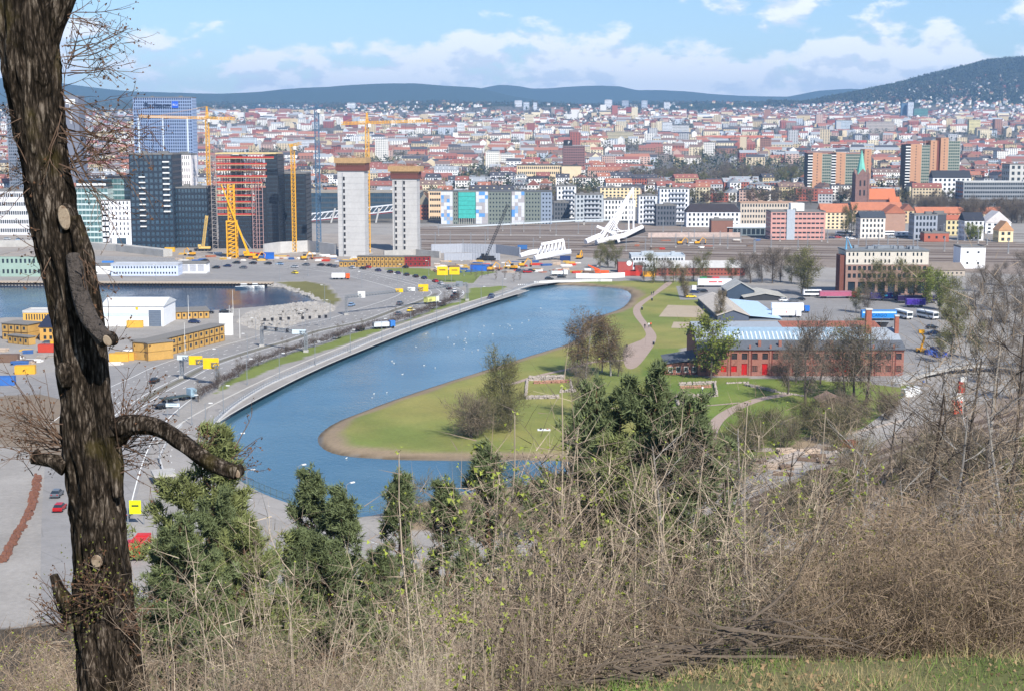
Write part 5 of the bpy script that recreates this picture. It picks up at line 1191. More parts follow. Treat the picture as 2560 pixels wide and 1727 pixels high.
# --- street lamps
lamp = empty('street_lamp', (0, 0, 0), 'tall grey street lamp', 'street lamp', 'lamps along the roads')
k1 = MB().tube([(0, 0, -.2), (0, 0, 7.6)], [.11, .07], 6).build('pole', STEEL, lamp); k2 = MB().tube([(0, 0, 7.5), (0, -.5, 7.75), (0, -1.1, 7.8)], .05, 5).build('arm', STEEL, lamp); k3 = MB().box((0, -1.35, 7.78), (.4, .95, .2)).build('lamp_head', WHITE, lamp); k4 = MB().box((0, 0, .25), (.34, .34, .7)).build('base', STEEL, lamp)
remember(lamp, [k1, k2, k3, k4])
LP = [(618, 962), (699, 946), (788, 914), (876, 881), (955, 851), (1027, 826), (1092, 804), (1150, 779), (1203, 762), (1256, 741), (559, 1036), (515, 1085), (480, 1062), (594, 1170), (619, 1272), (747, 1258), (990, 1300), (868, 1308), (400, 1165)]
LM = [(619, 893), (548, 935), (826, 800), (640, 850), (763, 830), (905, 720), (994, 726), (812, 758), (1006, 700), (1072, 690), (930, 660), (700, 700), (770, 690), (390, 700), (1160, 690), (1500, 705), (1690, 706), (1850, 706), (1950, 700)]
LR2 = [Vector((p.x, p.y, 0)) for p in LR]
def heading(p, line):
    i = min(range(len(line) - 1), key=lambda k: (line[k].x - p.x) ** 2 + (line[k].y - p.y) ** 2); d = line[i + 1] - line[i]; return math.atan2(d.y, d.x)
for i, (a, b) in enumerate(LP + LM):
    p = W(a, b); h = heading(p, LR2 if i < len(LP) else [Vector((q.x, q.y, 0)) for q in EDGE])
    if i == 0: o = lamp; o.location = p; o.rotation_euler = (0, 0, h + math.pi)
    else: o = clone(lamp, p, h + math.pi)
    o['label'] = 'tall grey street lamp beside the lakeside road' if i < len(LP) else 'tall grey street lamp above the motorway'; o['_auto'] = 1
# --- motorway hedge and saplings
hp = [p for p in offset(EDGE, -2.2) if 742 < proj(p)[1] < 1010 and proj(p)[0] > 470 and proj(p)[0] < 1150]
hr = empty('roadside_hedge', hp[0], 'long dark bare hedge between motorway and lakeside road', 'hedge'); rg = np.random.default_rng(9)
S_ = along(hp, .05); B_ = np.array([(p.x - hp[0].x, p.y - hp[0].y, ZL) for p, _ in S_]); n_ = 15000; ii = rg.integers(0, len(B_), n_)
hh_ = 1.0 + .35 * np.sin(ii / 60.0) + .25 * np.sin(ii / 17.0)
Pp = B_[ii] + np.column_stack([rg.normal(0, .75, n_), rg.normal(0, .75, n_), rg.uniform(0, 1.5, n_) * hh_]); Dd = rg.normal(size=(n_, 3)) * .6 + np.array([0, 0, .8])
obj('twigs', tri_mesh('twigs', [(slivers(Pp, Dd, rg.uniform(.5, 1.1, n_), rg.uniform(.05, .13, n_), rg), mat('hedge_twigs', (.085, .062, .052), .95, .3, .5))]), hr)
SAP = [tree_meshes(300 + k, 6.5, (1.3, 1.3, 2.2), .62, 420, (.7, .05), 9, trunk_r=.09, clumps=12) for k in range(2)]
for i, (p, _) in enumerate(along(hp, 21.0)):
    o = plant('sapling', SAP[i % 2], (p.x, p.y, ZL), 'thin bare sapling standing in the roadside hedge', 'tree', 'saplings in the hedge', rnd.uniform(.8, 1.2)); o['_auto'] = 1
for a, b in ((1190, 700), (1205, 695), (1220, 690), (1240, 700), (1262, 696), (1285, 706), (1300, 702), (1178, 688), (1232, 684)):
    o = plant('sapling', SAP[0], W(a, b), 'slim young tree on the grass beside the junction', 'tree', 'young trees at the junction', rnd.uniform(.7, 1.0)); o['_auto'] = 1
# --- cars
def car_proto():
    r = empty('car', (0, 0, 0), 'parked car', 'car', 'cars'); b = MB(); prof = [(-2.1, .35), (-2.15, .75), (-1.95, .95), (-1.2, 1.0), (1.0, .95), (1.9, .80), (2.12, .62), (2.1, .35)]
    n = len(prof); vs = [(x, -.84, z) for x, z in prof] + [(x, .84, z) for x, z in prof]; fs = [tuple(range(n))[::-1], tuple(range(n, 2 * n))] + [(i, (i + 1) % n, n + (i + 1) % n, n + i) for i in range(n)]; b.add(vs, fs)
    body = b.build('body', PAINT, r)
    g = MB(); g.add([(-1.85, -.78, .98), (-1.85, .78, .98), (1.05, .78, .96), (1.05, -.78, .96), (-1.35, -.62, 1.40), (-1.35, .62, 1.40), (.25, .62, 1.44), (.25, -.62, 1.44)], [(0, 1, 5, 4), (1, 2, 6, 5), (2, 3, 7, 6), (3, 0, 4, 7)]); gl = g.build('cabin_glass', GLASS, r)
    rf = MB().add([(-1.36, -.63, 1.405), (-1.36, .63, 1.405), (.26, .63, 1.445), (.26, -.63, 1.445), (-1.3, -.56, 1.47), (-1.3, .56, 1.47), (.18, .56, 1.5), (.18, -.56, 1.5)], [(0, 3, 2, 1), (4, 7, 6, 5), (0, 1, 5, 4), (1, 2, 6, 5), (2, 3, 7, 6), (3, 0, 4, 7)]).build('car_roof', PAINT, r); ks = [body, gl, rf]
    for x in (-1.3, 1.3):
        for s in (-.8, .8):
            w = MB().tube([(x, s - .1, .32), (x, s + .1, .32)], .32, 10).build('wheel', RUBBER, r); ks.append(w); KIDS[w.name] = [MB().tube([(x, s - .115, .32), (x, s + .115, .32)], .17, 8).build('rim', STEEL, w)]
    for s in (-.55, .55): ks.append(MB().box((2.11, s, .68), (.06, .34, .14)).build('headlight', WHITE, r)); ks.append(MB().box((-2.14, s, .78), (.05, .3, .14)).build('tail_light', cm((170, 24, 20), .4), r))
    remember(r, ks); return r
CAR = car_proto(); CC = {'black': (26, 27, 30), 'dark blue': (28, 44, 84), 'silver': (176, 182, 188), 'white': (228, 228, 228), 'red': (170, 26, 28), 'yellow': (236, 206, 40), 'grey': (98, 102, 108), 'pale blue': (130, 160, 190), 'green': (40, 120, 70)}
EV = [Vector((q.x, q.y, 0)) for q in EDGE]; first = [True]
def car(px, py, c, where, hd=None, sc=1.06):
    p = W(px, py); p.z = gz(p.x, p.y) + .03; h = heading(p, EV) + (math.pi if hd is None and rnd.random() < .0 else 0) if hd is None else hd
    lab = '%s car %s' % (c, where); col = lin(CC[c])
    if first[0]:
        o = CAR; o.location = p; o.rotation_euler = (0, 0, h); o.scale = (sc,) * 3; [setattr(k, 'color', (*col, 1)) for k in KIDS[CAR.name][:3]]; first[0] = False
    else: o = clone(CAR, p, h, sc, color=col)
    o['label'] = lab; o['group'] = 'cars ' + where; o['_auto'] = 1
MW = 'driving on the motorway bend'
for x, y, c in ((568, 668, 'dark blue'), (591, 660, 'black'), (608, 672, 'grey'), (632, 661, 'black'), (670, 662, 'black'), (699, 663, 'pale blue'), (765, 665, 'grey'), (802, 666, 'black'), (823, 667, 'black'), (836, 669, 'grey'), (880, 672, 'silver'), (907, 674, 'black'), (920, 671, 'red'), (945, 679, 'dark blue'), (975, 683, 'black'), (994, 686, 'dark blue'), (1016, 690, 'black'), (1039, 694, 'black'), (1060, 698, 'dark blue'), (1088, 706, 'red'), (1102, 712, 'silver'), (1116, 719, 'grey'), (1122, 724, 'black'), (1136, 731, 'white'), (1138, 738, 'black'), (1132, 746, 'black'), (1013, 671, 'black'), (737, 685, 'yellow'), (736, 670, 'silver'), (1105, 765, 'grey'), (1080, 772, 'silver'), (1027, 779, 'yellow'), (996, 788, 'grey')): car(x, y, c, MW)
for x, y, c in ((879, 766, 'pale blue'), (900, 827, 'black'), (842, 846, 'silver'), (387, 956, 'black'), (540, 672, 'black'), (512, 655, 'black'), (1000, 762, 'grey')): car(x, y, c, 'on the straight motorway lanes')
for x, y in ((1229, 743), (1226, 748)): car(x, y, 'dark blue', 'on the lakeside road', heading(W(x, y), LR2) + math.pi)
for x, y, c in ((1373, 700, 'black'), (1404, 696, 'black'), (1320, 683, 'red'), (1311, 682, 'grey'), (1328, 680, 'black'), (1300, 680, 'dark blue')): car(x, y, c, 'near the junction', .1)
for x, y, c in ((522, 784, 'black'), (562, 783, 'black'), (486, 808, 'dark blue'), (110, 846, 'silver'), (122, 862, 'grey'), (18, 600, 'silver'), (48, 602, 'pale blue')): car(x, y, c, 'parked on the harbour yard', rnd.uniform(-.4, .6))
for x, y, c in ((1737, 734, 'dark blue'), (1757, 732, 'black'), (1728, 745, 'yellow'), (1960, 754, 'white'), (1985, 755, 'grey'), (2000, 752, 'black'), (1970, 762, 'silver'), (2330, 822, 'black'), (2333, 836, 'dark blue'), (2335, 848, 'grey')): car(x, y, c, 'in the parking yard', rnd.choice((0, .1, 3.1)))
for x, y, c in ((150, 1275, 'red'), (143, 1240, 'grey'), (330, 1370, 'red'), (316, 1290, 'grey')): car(x, y, c, 'on the road below the pines', 1.62)
for x, y, c in ((2200, 593, 'white'), (2095, 596, 'red'), (2080, 597, 'dark blue'), (2120, 597, 'white'), (2060, 598, 'grey'), (2230, 596, 'silver'), (2130, 599, 'white')): car(x, y, c, 'parked by the town houses', 0.1, 1.1)
# --- lorries, trailers, buses
def vehicle(name, label, cat, px, py, L, h, w, col, hd=0.0, cab=None, stripe=None, group=None, bus=False, txt=None, tcol=WHITE, fl=False, printed=None):
    p = W(px, py); p.z = ZL + .03; r = empty(name, p, label, cat, group, hd); m = cm(col, .45)
    if fl: MB().bx(-L / 2, L / 2, -w / 2, w / 2, .95, 1.25).build('flatbed', m, r)
    else:
        b = MB(); b.bx(-L / 2, L / 2, -w / 2, w / 2, .85, h); b.build('body', m, r)
        if not bus:
            fm = MB(); [fm.bx(-L / 2 - .02, L / 2 + .02, s - .03, s + .03, z, z + .12) for s in (-w / 2, w / 2) for z in (.88, h - .14)]; fm.build('frame_rail', STEEL, r)
    if bus:
        g = MB(); [g.bx(-L / 2 + .5, L / 2 - .3, s - .03, s + .03, 1.7, 2.6) for s in (-w / 2, w / 2)]; g.build('side_windows', GLASS, r); MB().bx(L / 2 - .02, L / 2 + .04, -w / 2 + .15, w / 2 - .15, 1.5, 2.7).build('windscreen', GLASS, r)
    if cab is not None:
        cx = L / 2 + 1.5; cbm = cm(cab, .4); MB().bx(cx - 1.0, cx + .9, -w / 2 + .05, w / 2 - .05, .7, 2.9).build('cab', cbm, r); MB().bx(cx + .88, cx + .94, -w / 2 + .2, w / 2 - .2, 1.7, 2.6).build('windscreen', GLASS, r); MB().bx(L / 2 - .2, cx - .8, -.6, .6, .6, .95).build('chassis', DARK, r)
        for s in (-1.0, 1.0): MB().tube([(cx, s - .15, .5), (cx, s + .15, .5)], .5, 10).build('wheel', RUBBER, r)
    for x in ((-L / 2 + 1.2, -L / 2 + 2.5, L / 2 - 1.6) if L > 5 else (-L / 3, L / 3)):
        for s in (-w / 2 + .2, w / 2 - .2): MB().tube([(x, s - .16, .5), (x, s + .16, .5)], .5, 10).build('wheel', RUBBER, r)
    if stripe: MB().bx(-L / 2 + .3, L / 2 - .3, -w / 2 - .04, -w / 2 - .01, h - 1.1, h - .5).build('stripe', cm(stripe, .5), r)
    if printed:
        for k, (a, b_) in enumerate(printed[1]): MB().bx(L * a, L * b_, -w / 2 - .035, -w / 2 - .005, h * .55, h * .72).build('print', cm(printed[0], .5), r)
    if txt: text(txt, h * .42, tcol, r, (0, -w / 2 - .03, h * .5), ext=.01)
    return r
V = vehicle
V('lorry_trailer', 'white box trailer with red print and white cab by the poplar', 'lorry', 1786, 718, 16, 4.0, 2.6, (236, 236, 238), 0, None, printed=((214, 90, 90), ((-.18, .06), (.10, .22))))
V('lorry', 'white lorry cab standing left of the white box trailer', 'lorry', 1752, 730, 3.4, 1.2, 2.5, (60, 62, 66), math.pi, (238, 238, 240), fl=True)
V('lorry', 'white box lorry beside the grey warehouse roof', 'lorry', 1958, 794, 9, 3.6, 2.5, (238, 238, 240), 0, (236, 236, 238), printed=((200, 60, 50), ((.1, .14),)))
V('lorry', 'white box lorry with blue cab in the parking yard', 'lorry', 1968, 782, 13, 4.0, 2.6, (240, 240, 242), 0, (44, 112, 196))
V('lorry_trailer', 'bright blue cargo trailer behind the brick chimney', 'lorry', 2196, 801, 13.6, 4.0, 2.6, (40, 132, 204), 0, None, (200, 224, 240), txt='CARGO', tcol=cm((16, 60, 130), .5))
V('bus', 'white bus facing the camera left of the purple trailer', 'bus', 2258, 796, 11, 3.2, 2.5, (232, 236, 236), -1.35, bus=True)
V('bus', 'white bus facing the camera right of the purple trailer', 'bus', 2318, 797, 11, 3.2, 2.5, (236, 238, 238), -1.2, bus=True)
V('lorry_trailer', 'short purple trailer parked between two white buses', 'lorry', 2288, 768, 8, 3.6, 2.5, (72, 48, 150), 0, None)
V('lorry_trailer', 'long dark purple trailer behind the white buses', 'lorry', 2292, 758, 17, 3.4, 2.5, (44, 32, 72), 0, None)
V('lorry_trailer', 'blue purple trailer with bright print below the willow', 'lorry', 2212, 752, 13, 3.6, 2.5, (50, 40, 120), 0, None, printed=((64, 190, 230), ((-.05, .06), (.2, .24))))
V('lorry_trailer', 'pink red box trailer in front of the old works', 'lorry', 2088, 746, 14, 3.2, 2.5, (176, 96, 120), 0, (150, 24, 40))
V('camper', 'white camper van left of the pink red trailer', 'camper', 2030, 742, 8, 3.1, 2.4, (236, 236, 236), 0, bus=True)
V('lorry', 'orange and white lorry on the upper motorway bend', 'lorry', 846, 699, 6.5, 3.2, 2.5, (236, 232, 228), .05, (232, 96, 36))
V('lorry', 'flatbed crane lorry with green load on the motorway', 'lorry', 436, 1002, 8, 2, 2.5, (64, 74, 70), .75, (150, 176, 190), fl=True)
V('lorry_trailer', 'empty dark flatbed trailer behind the crane lorry', 'lorry', 412, 1020, 6, 2, 2.4, (44, 46, 48), .75, fl=True)
V('lorry', 'white and blue maintenance lorry beside the hedge', 'lorry', 952, 822, 6, 2.6, 2.4, (214, 220, 224), .42, (60, 120, 190))
V('lorry', 'yellow striped recovery lorry among the motorway cars', 'lorry', 1074, 760, 5, 3.0, 2.4, (214, 214, 120), .9, (220, 222, 200))
V('lorry', 'red fire lorry on the road below the pines', 'lorry', 346, 1392, 6, 2.9, 2.5, (206, 44, 30), 1.6, (200, 40, 30))
for i, (a, b, l) in enumerate(((2110, 590, 'behind the budding poplar'), (2185, 591, 'left of the pale grey house door'), (2252, 592, 'first of three beside grey frame house'), (2264, 592, 'second of three beside grey frame house'), (2278, 592, 'third of three beside grey frame house'), (2215, 590, 'right of the pale grey house'))): V('coach', 'white coach parked ' + l, 'bus', a, b, 12, 3.3, 2.5, (234, 236, 238), (0, .2, .7, .7, .7, .3)[i], bus=True, group='coaches by the tracks')
V('cement_mixer', 'white cement lorry on the work site near junction', 'lorry', 1392, 690, 6, 2.4, 2.5, (226, 228, 228), .2, (230, 230, 230))
# --- road signs and gantries
YEL = cm((242, 196, 18), .5)
def signpost(label, px, py, zs, signs, cat='sign', name='road_sign'):
    p = W(px, py); r = empty(name, p, label, cat)
    for x in (-1.5, 1.5): MB().bar((x, 0, -.2), (x, 0, zs + 1.4), .16).build('post', STEEL, r)
    for x, w, h, m in signs: MB().box((x, -.15, zs), (w, .12, h)).build('panel', m, r); MB().box((x, -.22, zs + h * .1), (w * .6, .02, h * .12)).build('legend', DARK, r)
signpost('pair of yellow direction signs on the grass beside the motorway', 1121, 704, 5.2, [(-2.9, 5.2, 4.2, YEL), (3.0, 5.0, 3.6, YEL)])
def gantry(label, a, b, z, signs, m=STEEL):
    A, Bq = W(*a), W(*b); c = (A + Bq) / 2; r = empty('sign_gantry', c, label, 'gantry'); d = Bq - A
    for p in (A, Bq):
        k = MB(); lattice(k, p - c, p - c + Vector((0, 0, z)), .9, 6, .12); k.build('post', m, r); MB().box(p - c + Vector((0, 0, .3)), (1.6, 1.6, .9)).build('footing', CONC, r)
    bm = MB(); lattice(bm, A - c + Vector((0, 0, z)), Bq - c + Vector((0, 0, z)), 1.1, max(6, int(d.length / 1.6)), .12); bm.build('beam', m, r)
    for t, w, h, mm in signs:
        q = A.lerp(Bq, t) - c; MB().box((q.x, q.y - .75, z + .3), (w, .15, h), 0).build('panel', mm, r)
PB = cm((206, 220, 226), .5)
gantry('long lattice sign gantry spanning the motorway bend', (866, 788), (1168, 752), 7.4, [(.12, 3, 2.6, WHITE), (.42, 3.2, 1.5, YEL), (.52, 3.2, 1.5, WHITE), (.62, 4.2, 3.0, YEL), (.93, 3, 2.4, STEEL)], cm((128, 132, 136), .5))
gantry('sign gantry with pale blue panel over the straight motorway lanes', (655, 866), (765, 880), 6.4, [(.86, 4.6, 1.5, PB), (.1, 1, 1.2, DARK), (.35, 1, 1.2, DARK), (.6, 1, 1.2, DARK)])
gantry('sign gantry with two yellow panels beside the hedge', (455, 945), (545, 965), 6.2, [(.05, 3.2, 1.4, PB), (.42, 4, 2.6, YEL), (.84, 4.6, 3.2, YEL)])
signpost('single white direction panel at the end of the hedge', 433, 1040, 3.0, [(0, 3.6, .9, PB)])
signpost('fluorescent yellow warning board beside the lower motorway', 340, 1310, 3.4, [(0, 2.2, 2.6, cm((222, 236, 20), .5))])
for i, x in enumerate((662, 681, 702, 722, 757, 775, 799, 815)):
    p = W(x, 822 - i * 1.2); r = empty('lane_signal', p, 'black lane signal box above the rubble heap road', 'signal', 'lane signals'); r['_auto'] = 1
    MB().bar((0, 0, 0), (0, 0, 3.6), .1).build('pole', STEEL, r); MB().box((0, 0, 3.4), (1.0, .4, 1.1)).build('signal_box', DARK, r)
for x, y in ((600, 846), (472, 805), (583, 790), (463, 884), (575, 835)):
    p = W(x, y); r = empty('flagpole', p, 'tall white flagpole on the harbour yard', 'flagpole', 'flagpoles'); r['_auto'] = 1; MB().tube([(0, 0, -.2), (0, 0, 10.5)], [.11, .05], 6).build('pole', WHITE, r); MB().box((0, 0, .2), (.6, .6, .5)).build('base', CONC, r)
r = empty('billboard', W(566, 838), 'white advertising board beside the yellow barracks', 'sign'); MB().box((0, 0, 4), (5, .3, 8)).build('panel', WHITE, r); [MB().box((s, .3, 2), (.3, .3, 5)).build('post', STEEL, r) for s in (-2, 2)]
# --- yellow site cabins
CABY = mat('cabin_yellow', lin((188, 148, 80)), .7, .16, .6); CABR = cm((140, 36, 40), .7); CABS = cm((122, 118, 112), .85)
def cabin_row(label, a, b, storeys, nmod, m=CABY, d=5.6, roofm=CABS, z=ZL, name='site_cabins', back=True):
    A, Bq = W(*a), W(*b); L = (Bq - A).length; h = math.atan2(Bq.y - A.y, Bq.x - A.x); r = empty(name, A, label, 'cabins', None, h); w = L / nmod
    for s in range(storeys):
        for k in range(nmod):
            md = MB().bx(k * w + .05, (k + 1) * w - .05, 0, d, s * 2.8 + .08, (s + 1) * 2.8 - .04).build('cabin_module', m, r)
            MB().bx(k * w + w * .28, k * w + w * .62, -.05, .04, s * 2.8 + 1.0, s * 2.8 + 2.1).build('window', GLASS, md)
            fr_ = MB(); [fr_.bx(k * w + q - .06, k * w + q + .06, -.06, 0, s * 2.8 + .06, (s + 1) * 2.8 - .02) for q in (.1, w - .1)]; fr_.bx(k * w + .05, (k + 1) * w - .05, -.06, 0, (s + 1) * 2.8 - .2, (s + 1) * 2.8 - .03); fr_.build('steel_frame', cm((96, 70, 40), .7), md)
    MB().bx(-.3, L + .3, -.3, d + .3, storeys * 2.8 + .01 * nmod, storeys * 2.8 + .25 + .013 * nmod).build('roof', roofm, r); return r
cabin_row('long two-storey yellow cabin barracks beside the motorway', (372, 901), (562, 852), 2, 14)
cabin_row('short yellow cabin wing at the near end of the barracks', (332, 893), (371, 902.5), 2, 2, d=9)
cabin_row('yellow cabin row with grey roof right of the white hangar', (412, 800), (524, 796), 1, 8, d=14)
cabin_row('tall yellow cabin block with ribbon windows at the left edge', (6, 848), (70, 852), 2, 4, d=8)
cabin_row('low yellow cabin at the foot of the left cabin block', (20, 858), (72, 864), 1, 4, d=3)
cabin_row('yellow site cabins in a row below the left concrete core', (893, 668), (1010, 669), 2, 12)
cabin_row('low yellow site container at the left of the cabin row', (848, 668), (892, 668), 1, 4)
cabin_row('maroon site cabins right of the yellow cabin row', (1011, 668), (1077, 667), 2, 6, CABR)
B('yellow_house', 'yellow gabled barracks with navy roof left of the trunk', 'building', 100, 140, 852, 790, 18, (206, 158, 80), 2, 2, 'gable', (44, 50, 72), 4, axis='y', chim=0)
B('yellow_house', 'long yellow barracks with pale roof behind the navy roof', 'building', 58, 135, 806, 780, 10, (218, 170, 80), 1, 10, rcol=(186, 184, 180), mech=False)
r = B('white_hangar', 'white metal hangar with blue stripe and grey roller door', 'building', 256, 410, 816, 752, 20, (236, 237, 238), 0, 0, 'gable', (206, 208, 208), 2.2, axis='x', mark='white hangar')
x = r['_w'] / 2; hh = r['_h']
MB().bx(x * .52, x * .92, -10.2, -10.03, -.3, hh * .82).build('roller_door', cm((104, 116, 132), .5), r); MB().bx(-x * .35, -x * .02, -10.2, -10.03, -.3, hh * .45).build('door', WHITE, r); MB().bx(-x, x * .5, -10.1, -10.04, hh * .52, hh * .68).build('blue_stripe', cm((196, 216, 228), .6), r); MB().bx(x * .1, x * .18, -10.2, -10.05, hh * .84, hh * .95).build('sign', YEL, r)
for k in range(9): MB().bx(x * .53, x * .91, -10.26, -10.21, k * hh * .09, k * hh * .09 + .06).build('door_slat', STEEL, r)
# --- loose things on the sites: containers, stacks, skips, diggers
def container(label, px, py, col, hd=0.0, L=6.0, h=2.6, name='container', cat='container', grp='containers'):
    p = W(px, py); r = empty(name, p, label, cat, grp, hd); b = MB(); b.bx(-L / 2, L / 2, -1.2, 1.2, .05, h); n_ = int(L / .4)
    for k in range(n_): b.bx(-L / 2 + k * .4 + .08, -L / 2 + k * .4 + .28, -1.25, -1.2, .2, h - .15)
    b.build('box', cm(col, .6), r); MB().bx(-L / 2 - .02, L / 2 + .02, -1.22, 1.22, h, h + .06).build('lid', cm(tuple(int(c * .9) for c in col), .7), r); r['_auto'] = 1
for x, y, c, nm, hd in ((298, 903, (222, 170, 66), 'yellow', .15), (312, 900, (222, 170, 66), 'yellow', .15), (64, 934, (224, 170, 50), 'yellow', .12), (338, 819, (222, 174, 70), 'yellow', .1), (672, 648, (40, 104, 190), 'blue', 0), (672, 643, (36, 96, 180), 'blue', 0), (120, 880, (190, 70, 50), 'red', 0), (12, 962, (60, 110, 180), 'blue', .1), (24, 905, (120, 96, 80), 'brown', 0), (1190, 676, (40, 100, 190), 'blue', 0), (1205, 678, (44, 104, 190), 'blue', 0), (1575, 690, (196, 60, 48), 'red', 0), (1590, 690, (196, 60, 48), 'red', 0), (1622, 692, (230, 166, 40), 'yellow', 0), (1765, 706, (40, 140, 80), 'green', 0), (1782, 706, (206, 60, 66), 'red', 0), (1306, 624, (60, 110, 170), 'blue', 0), (1413, 652, (40, 60, 110), 'dark blue', 0), (425, 630, (226, 176, 50), 'yellow', 0), (270, 665, (70, 130, 200), 'blue', 0), (55, 680, (50, 150, 110), 'green', 0)): container('%s steel container standing on the site ground' % nm, x, y, c, hd)
HUES = [((206, 168, 84), 'yellow'), ((160, 100, 76), 'rusty'), ((160, 150, 140), 'grey'), ((214, 208, 200), 'pale'), ((226, 224, 220), 'white'), ((190, 170, 150), 'tan'), ((60, 96, 150), 'blue'), ((196, 60, 44), 'red'), ((120, 100, 84), 'brown')]
def stack(px, py, col, nm, where):
    p = W(px, py); r = empty('material_stack', p, '%s stack of building material %s' % (nm, where), 'material', 'material stacks', rnd.uniform(-.5, .5)); m = cm(col, .8, var=.25); n_ = rnd.randint(3, 6); L = rnd.uniform(3, 7); r['_auto'] = 1
    for k in range(n_): MB().box((rnd.uniform(-.3, .3), (k % 3 - 1) * .9, .25 + (k // 3) * .55), (L * rnd.uniform(.8, 1), .7, .45), rnd.uniform(-.06, .06)).build('bundle', m, r)
for k in range(105):
    x = rnd.uniform(440, 1060); y = rnd.uniform(634, 655) if x < 840 else rnd.uniform(646, 662); c, nm = rnd.choice(HUES); stack(x, y, c, nm, 'on the tower site')
for k in range(80): c, nm = rnd.choice(HUES); stack(rnd.uniform(1090, 1480), rnd.uniform(654, 684), c, nm, 'on the bridge site')
for k in range(20): c, nm = rnd.choice(HUES); stack(rnd.uniform(0, 330), rnd.uniform(868, 912), c, nm, 'on the harbour yard')
for k in range(14): c, nm = rnd.choice(HUES); stack(rnd.uniform(1500, 2000), rnd.uniform(600, 625), c, nm, 'beside the tracks')
for k in range(16): c, nm = rnd.choice((HUES[2], HUES[-1], HUES[5])); stack(rnd.uniform(1850, 2140), rnd.uniform(1120, 1200), c, nm, 'beside the works road')
def digger(label, px, py, col, hd=0.0):
    p = W(px, py); r = empty('excavator', p, label, 'excavator', 'excavators', hd); m = cm(col, .5)
    for s in (-1, 1): MB().box((0, s, .45), (3.6, .6, .8)).build('track', DARK, r)
    MB().box((-.4, 0, 1.5), (3, 2.3, 1.2)).build('engine_deck', m, r); MB().box((.6, .6, 2.4), (1.4, 1.0, 1.5)).build('cab', GLASS, r)
    MB().tube([(1, -.2, 1.6), (3.2, -.2, 4.6), (5.4, -.2, 3.0)], [.35, .3, .22], 4).build('boom', m, r); MB().tube([(5.4, -.2, 3.0), (5.0, -.2, .9)], [.24, .18], 4).build('stick', m, r); MB().box((4.8, -.2, .5), (1.0, 1.1, .8)).build('bucket', DARK, r); r['_auto'] = 1
for x, y, hd in ((1225, 678, .3), (1284, 674, 2.6), (1448, 648, 1.2), (1305, 668, .2), (140, 868, .4), (1744, 612, .1), (1700, 612, .2), (640, 650, .3), (480, 640, 2.8), (760, 650, .5)): digger('yellow excavator working on the site', x, y, (226, 164, 36), hd)
# sheet pile wall, hoarding, concrete slabs of the site
def wall_run(name, label, pts, h, th, m, cat='wall', ribs=None):
    P = PX(pts); r = empty(name, P[0], label, cat)
    for i in range(len(P) - 1):
        a, b = P[i] - P[0], P[i + 1] - P[0]; c = (a + b) / 2; L = (b - a).length; an = math.atan2(b.y - a.y, b.x - a.x); MB().box((c.x, c.y, h / 2 - .1), (L, th, h), an).build('panel', m, r)
        if ribs:
            k = MB(); n_ = int(L / ribs)
            for j in range(n_): q = a.lerp(b, (j + .5) / n_); k.box((q.x, q.y - th / 2 - .12, h / 2), (ribs * .45, .22, h - .2), an)
            k.build('ribs', m, r)
    return r
SP = cm((168, 172, 180), .6); wall_run('sheet_pile_wall', 'grey ribbed sheet pile wall of the tunnel pit', [(1078, 634), (1160, 632), (1240, 634), (1300, 642)], 5.5, .6, SP, ribs=1.6); wall_run('sheet_pile_wall', 'lower grey ribbed sheet pile wall before the pit', [(1110, 652), (1180, 651), (1250, 652)], 4.2, .6, SP, ribs=1.6)
wall_run('hoarding', 'white site hoarding beside the north road', [(1440, 696), (1500, 697), (1562, 694)], 2.6, .2, WHITE); wall_run('road_barrier', 'long white concrete barrier along the north road', [(1335, 709), (1400, 706), (1470, 704.5), (1530, 704)], 1.1, .4, WHITE)
wall_run('concrete_wall', 'pale concrete base wall below the dark slate block', [(660, 640), (700, 634), (770, 630), (840, 640)], 7, 1.0, CONC2); wall_run('concrete_wall', 'concrete wall at foot of the right concrete core', [(960, 644), (1040, 640), (1100, 646)], 4, 1.0, CONC)
wall_run('flyover', 'low concrete flyover parapet behind the green harbour shed', [(-40, 618), (130, 616), (300, 628), (420, 642)], 4.2, 6, CONC, 'bridge'); wall_run('stone_wall', 'graffiti covered concrete wall along the tracks', [(1620, 594), (1720, 593), (1850, 593)], 3.2, .5, cm((186, 168, 158), .9, var=.3, scale=.4))
# --- railway tracks and masts
TRM = mat('track_bed', (.105, .072, .052), .95, .25, .5); RAILM = cm((126, 104, 92), .5, metal=.3); PLAT = cm((158, 152, 146), .9, var=.15)
for k in range(15):
    y0 = 571 + k * 4.1; y1 = y0 + 10 + k * 1.3; pts_ = PX([(1036, y0), (1400, y0 + 2), (1900, (y0 + y1) / 2 + 2), (2640, y1)], ZL, 5); mb = MB(); ribbon(mb, pts_, (2.8, 7.0, 4.4)[k % 3], ZL + .03 + .004 * (k % 2))
    mb.build('track_bed', TRM if k % 4 else PLAT, kind='structure'); mb = MB()
    for s in (-.75, .75): ribbon(mb, pts_, .16, ZL + .2, 0, None, s)
    mb.build('rails', RAILM, kind='structure')
for k in range(5):
    pts_ = PX([(1500, 1350 + k * 17), (1800, 1245 + k * 19), (2100, 1160 + k * 21), (2400, 1070 + k * 22), (2640, 1000 + k * 22)], ZL, 6); mb = MB(); ribbon(mb, pts_, 3.0, ZL + .02); mb.build('track_bed', TRM, kind='structure'); mb = MB()
    for s in (-.75, .75): ribbon(mb, pts_, .12, ZL + .16, 0, None, s)
    mb.build('rails', RAILM, kind='structure')
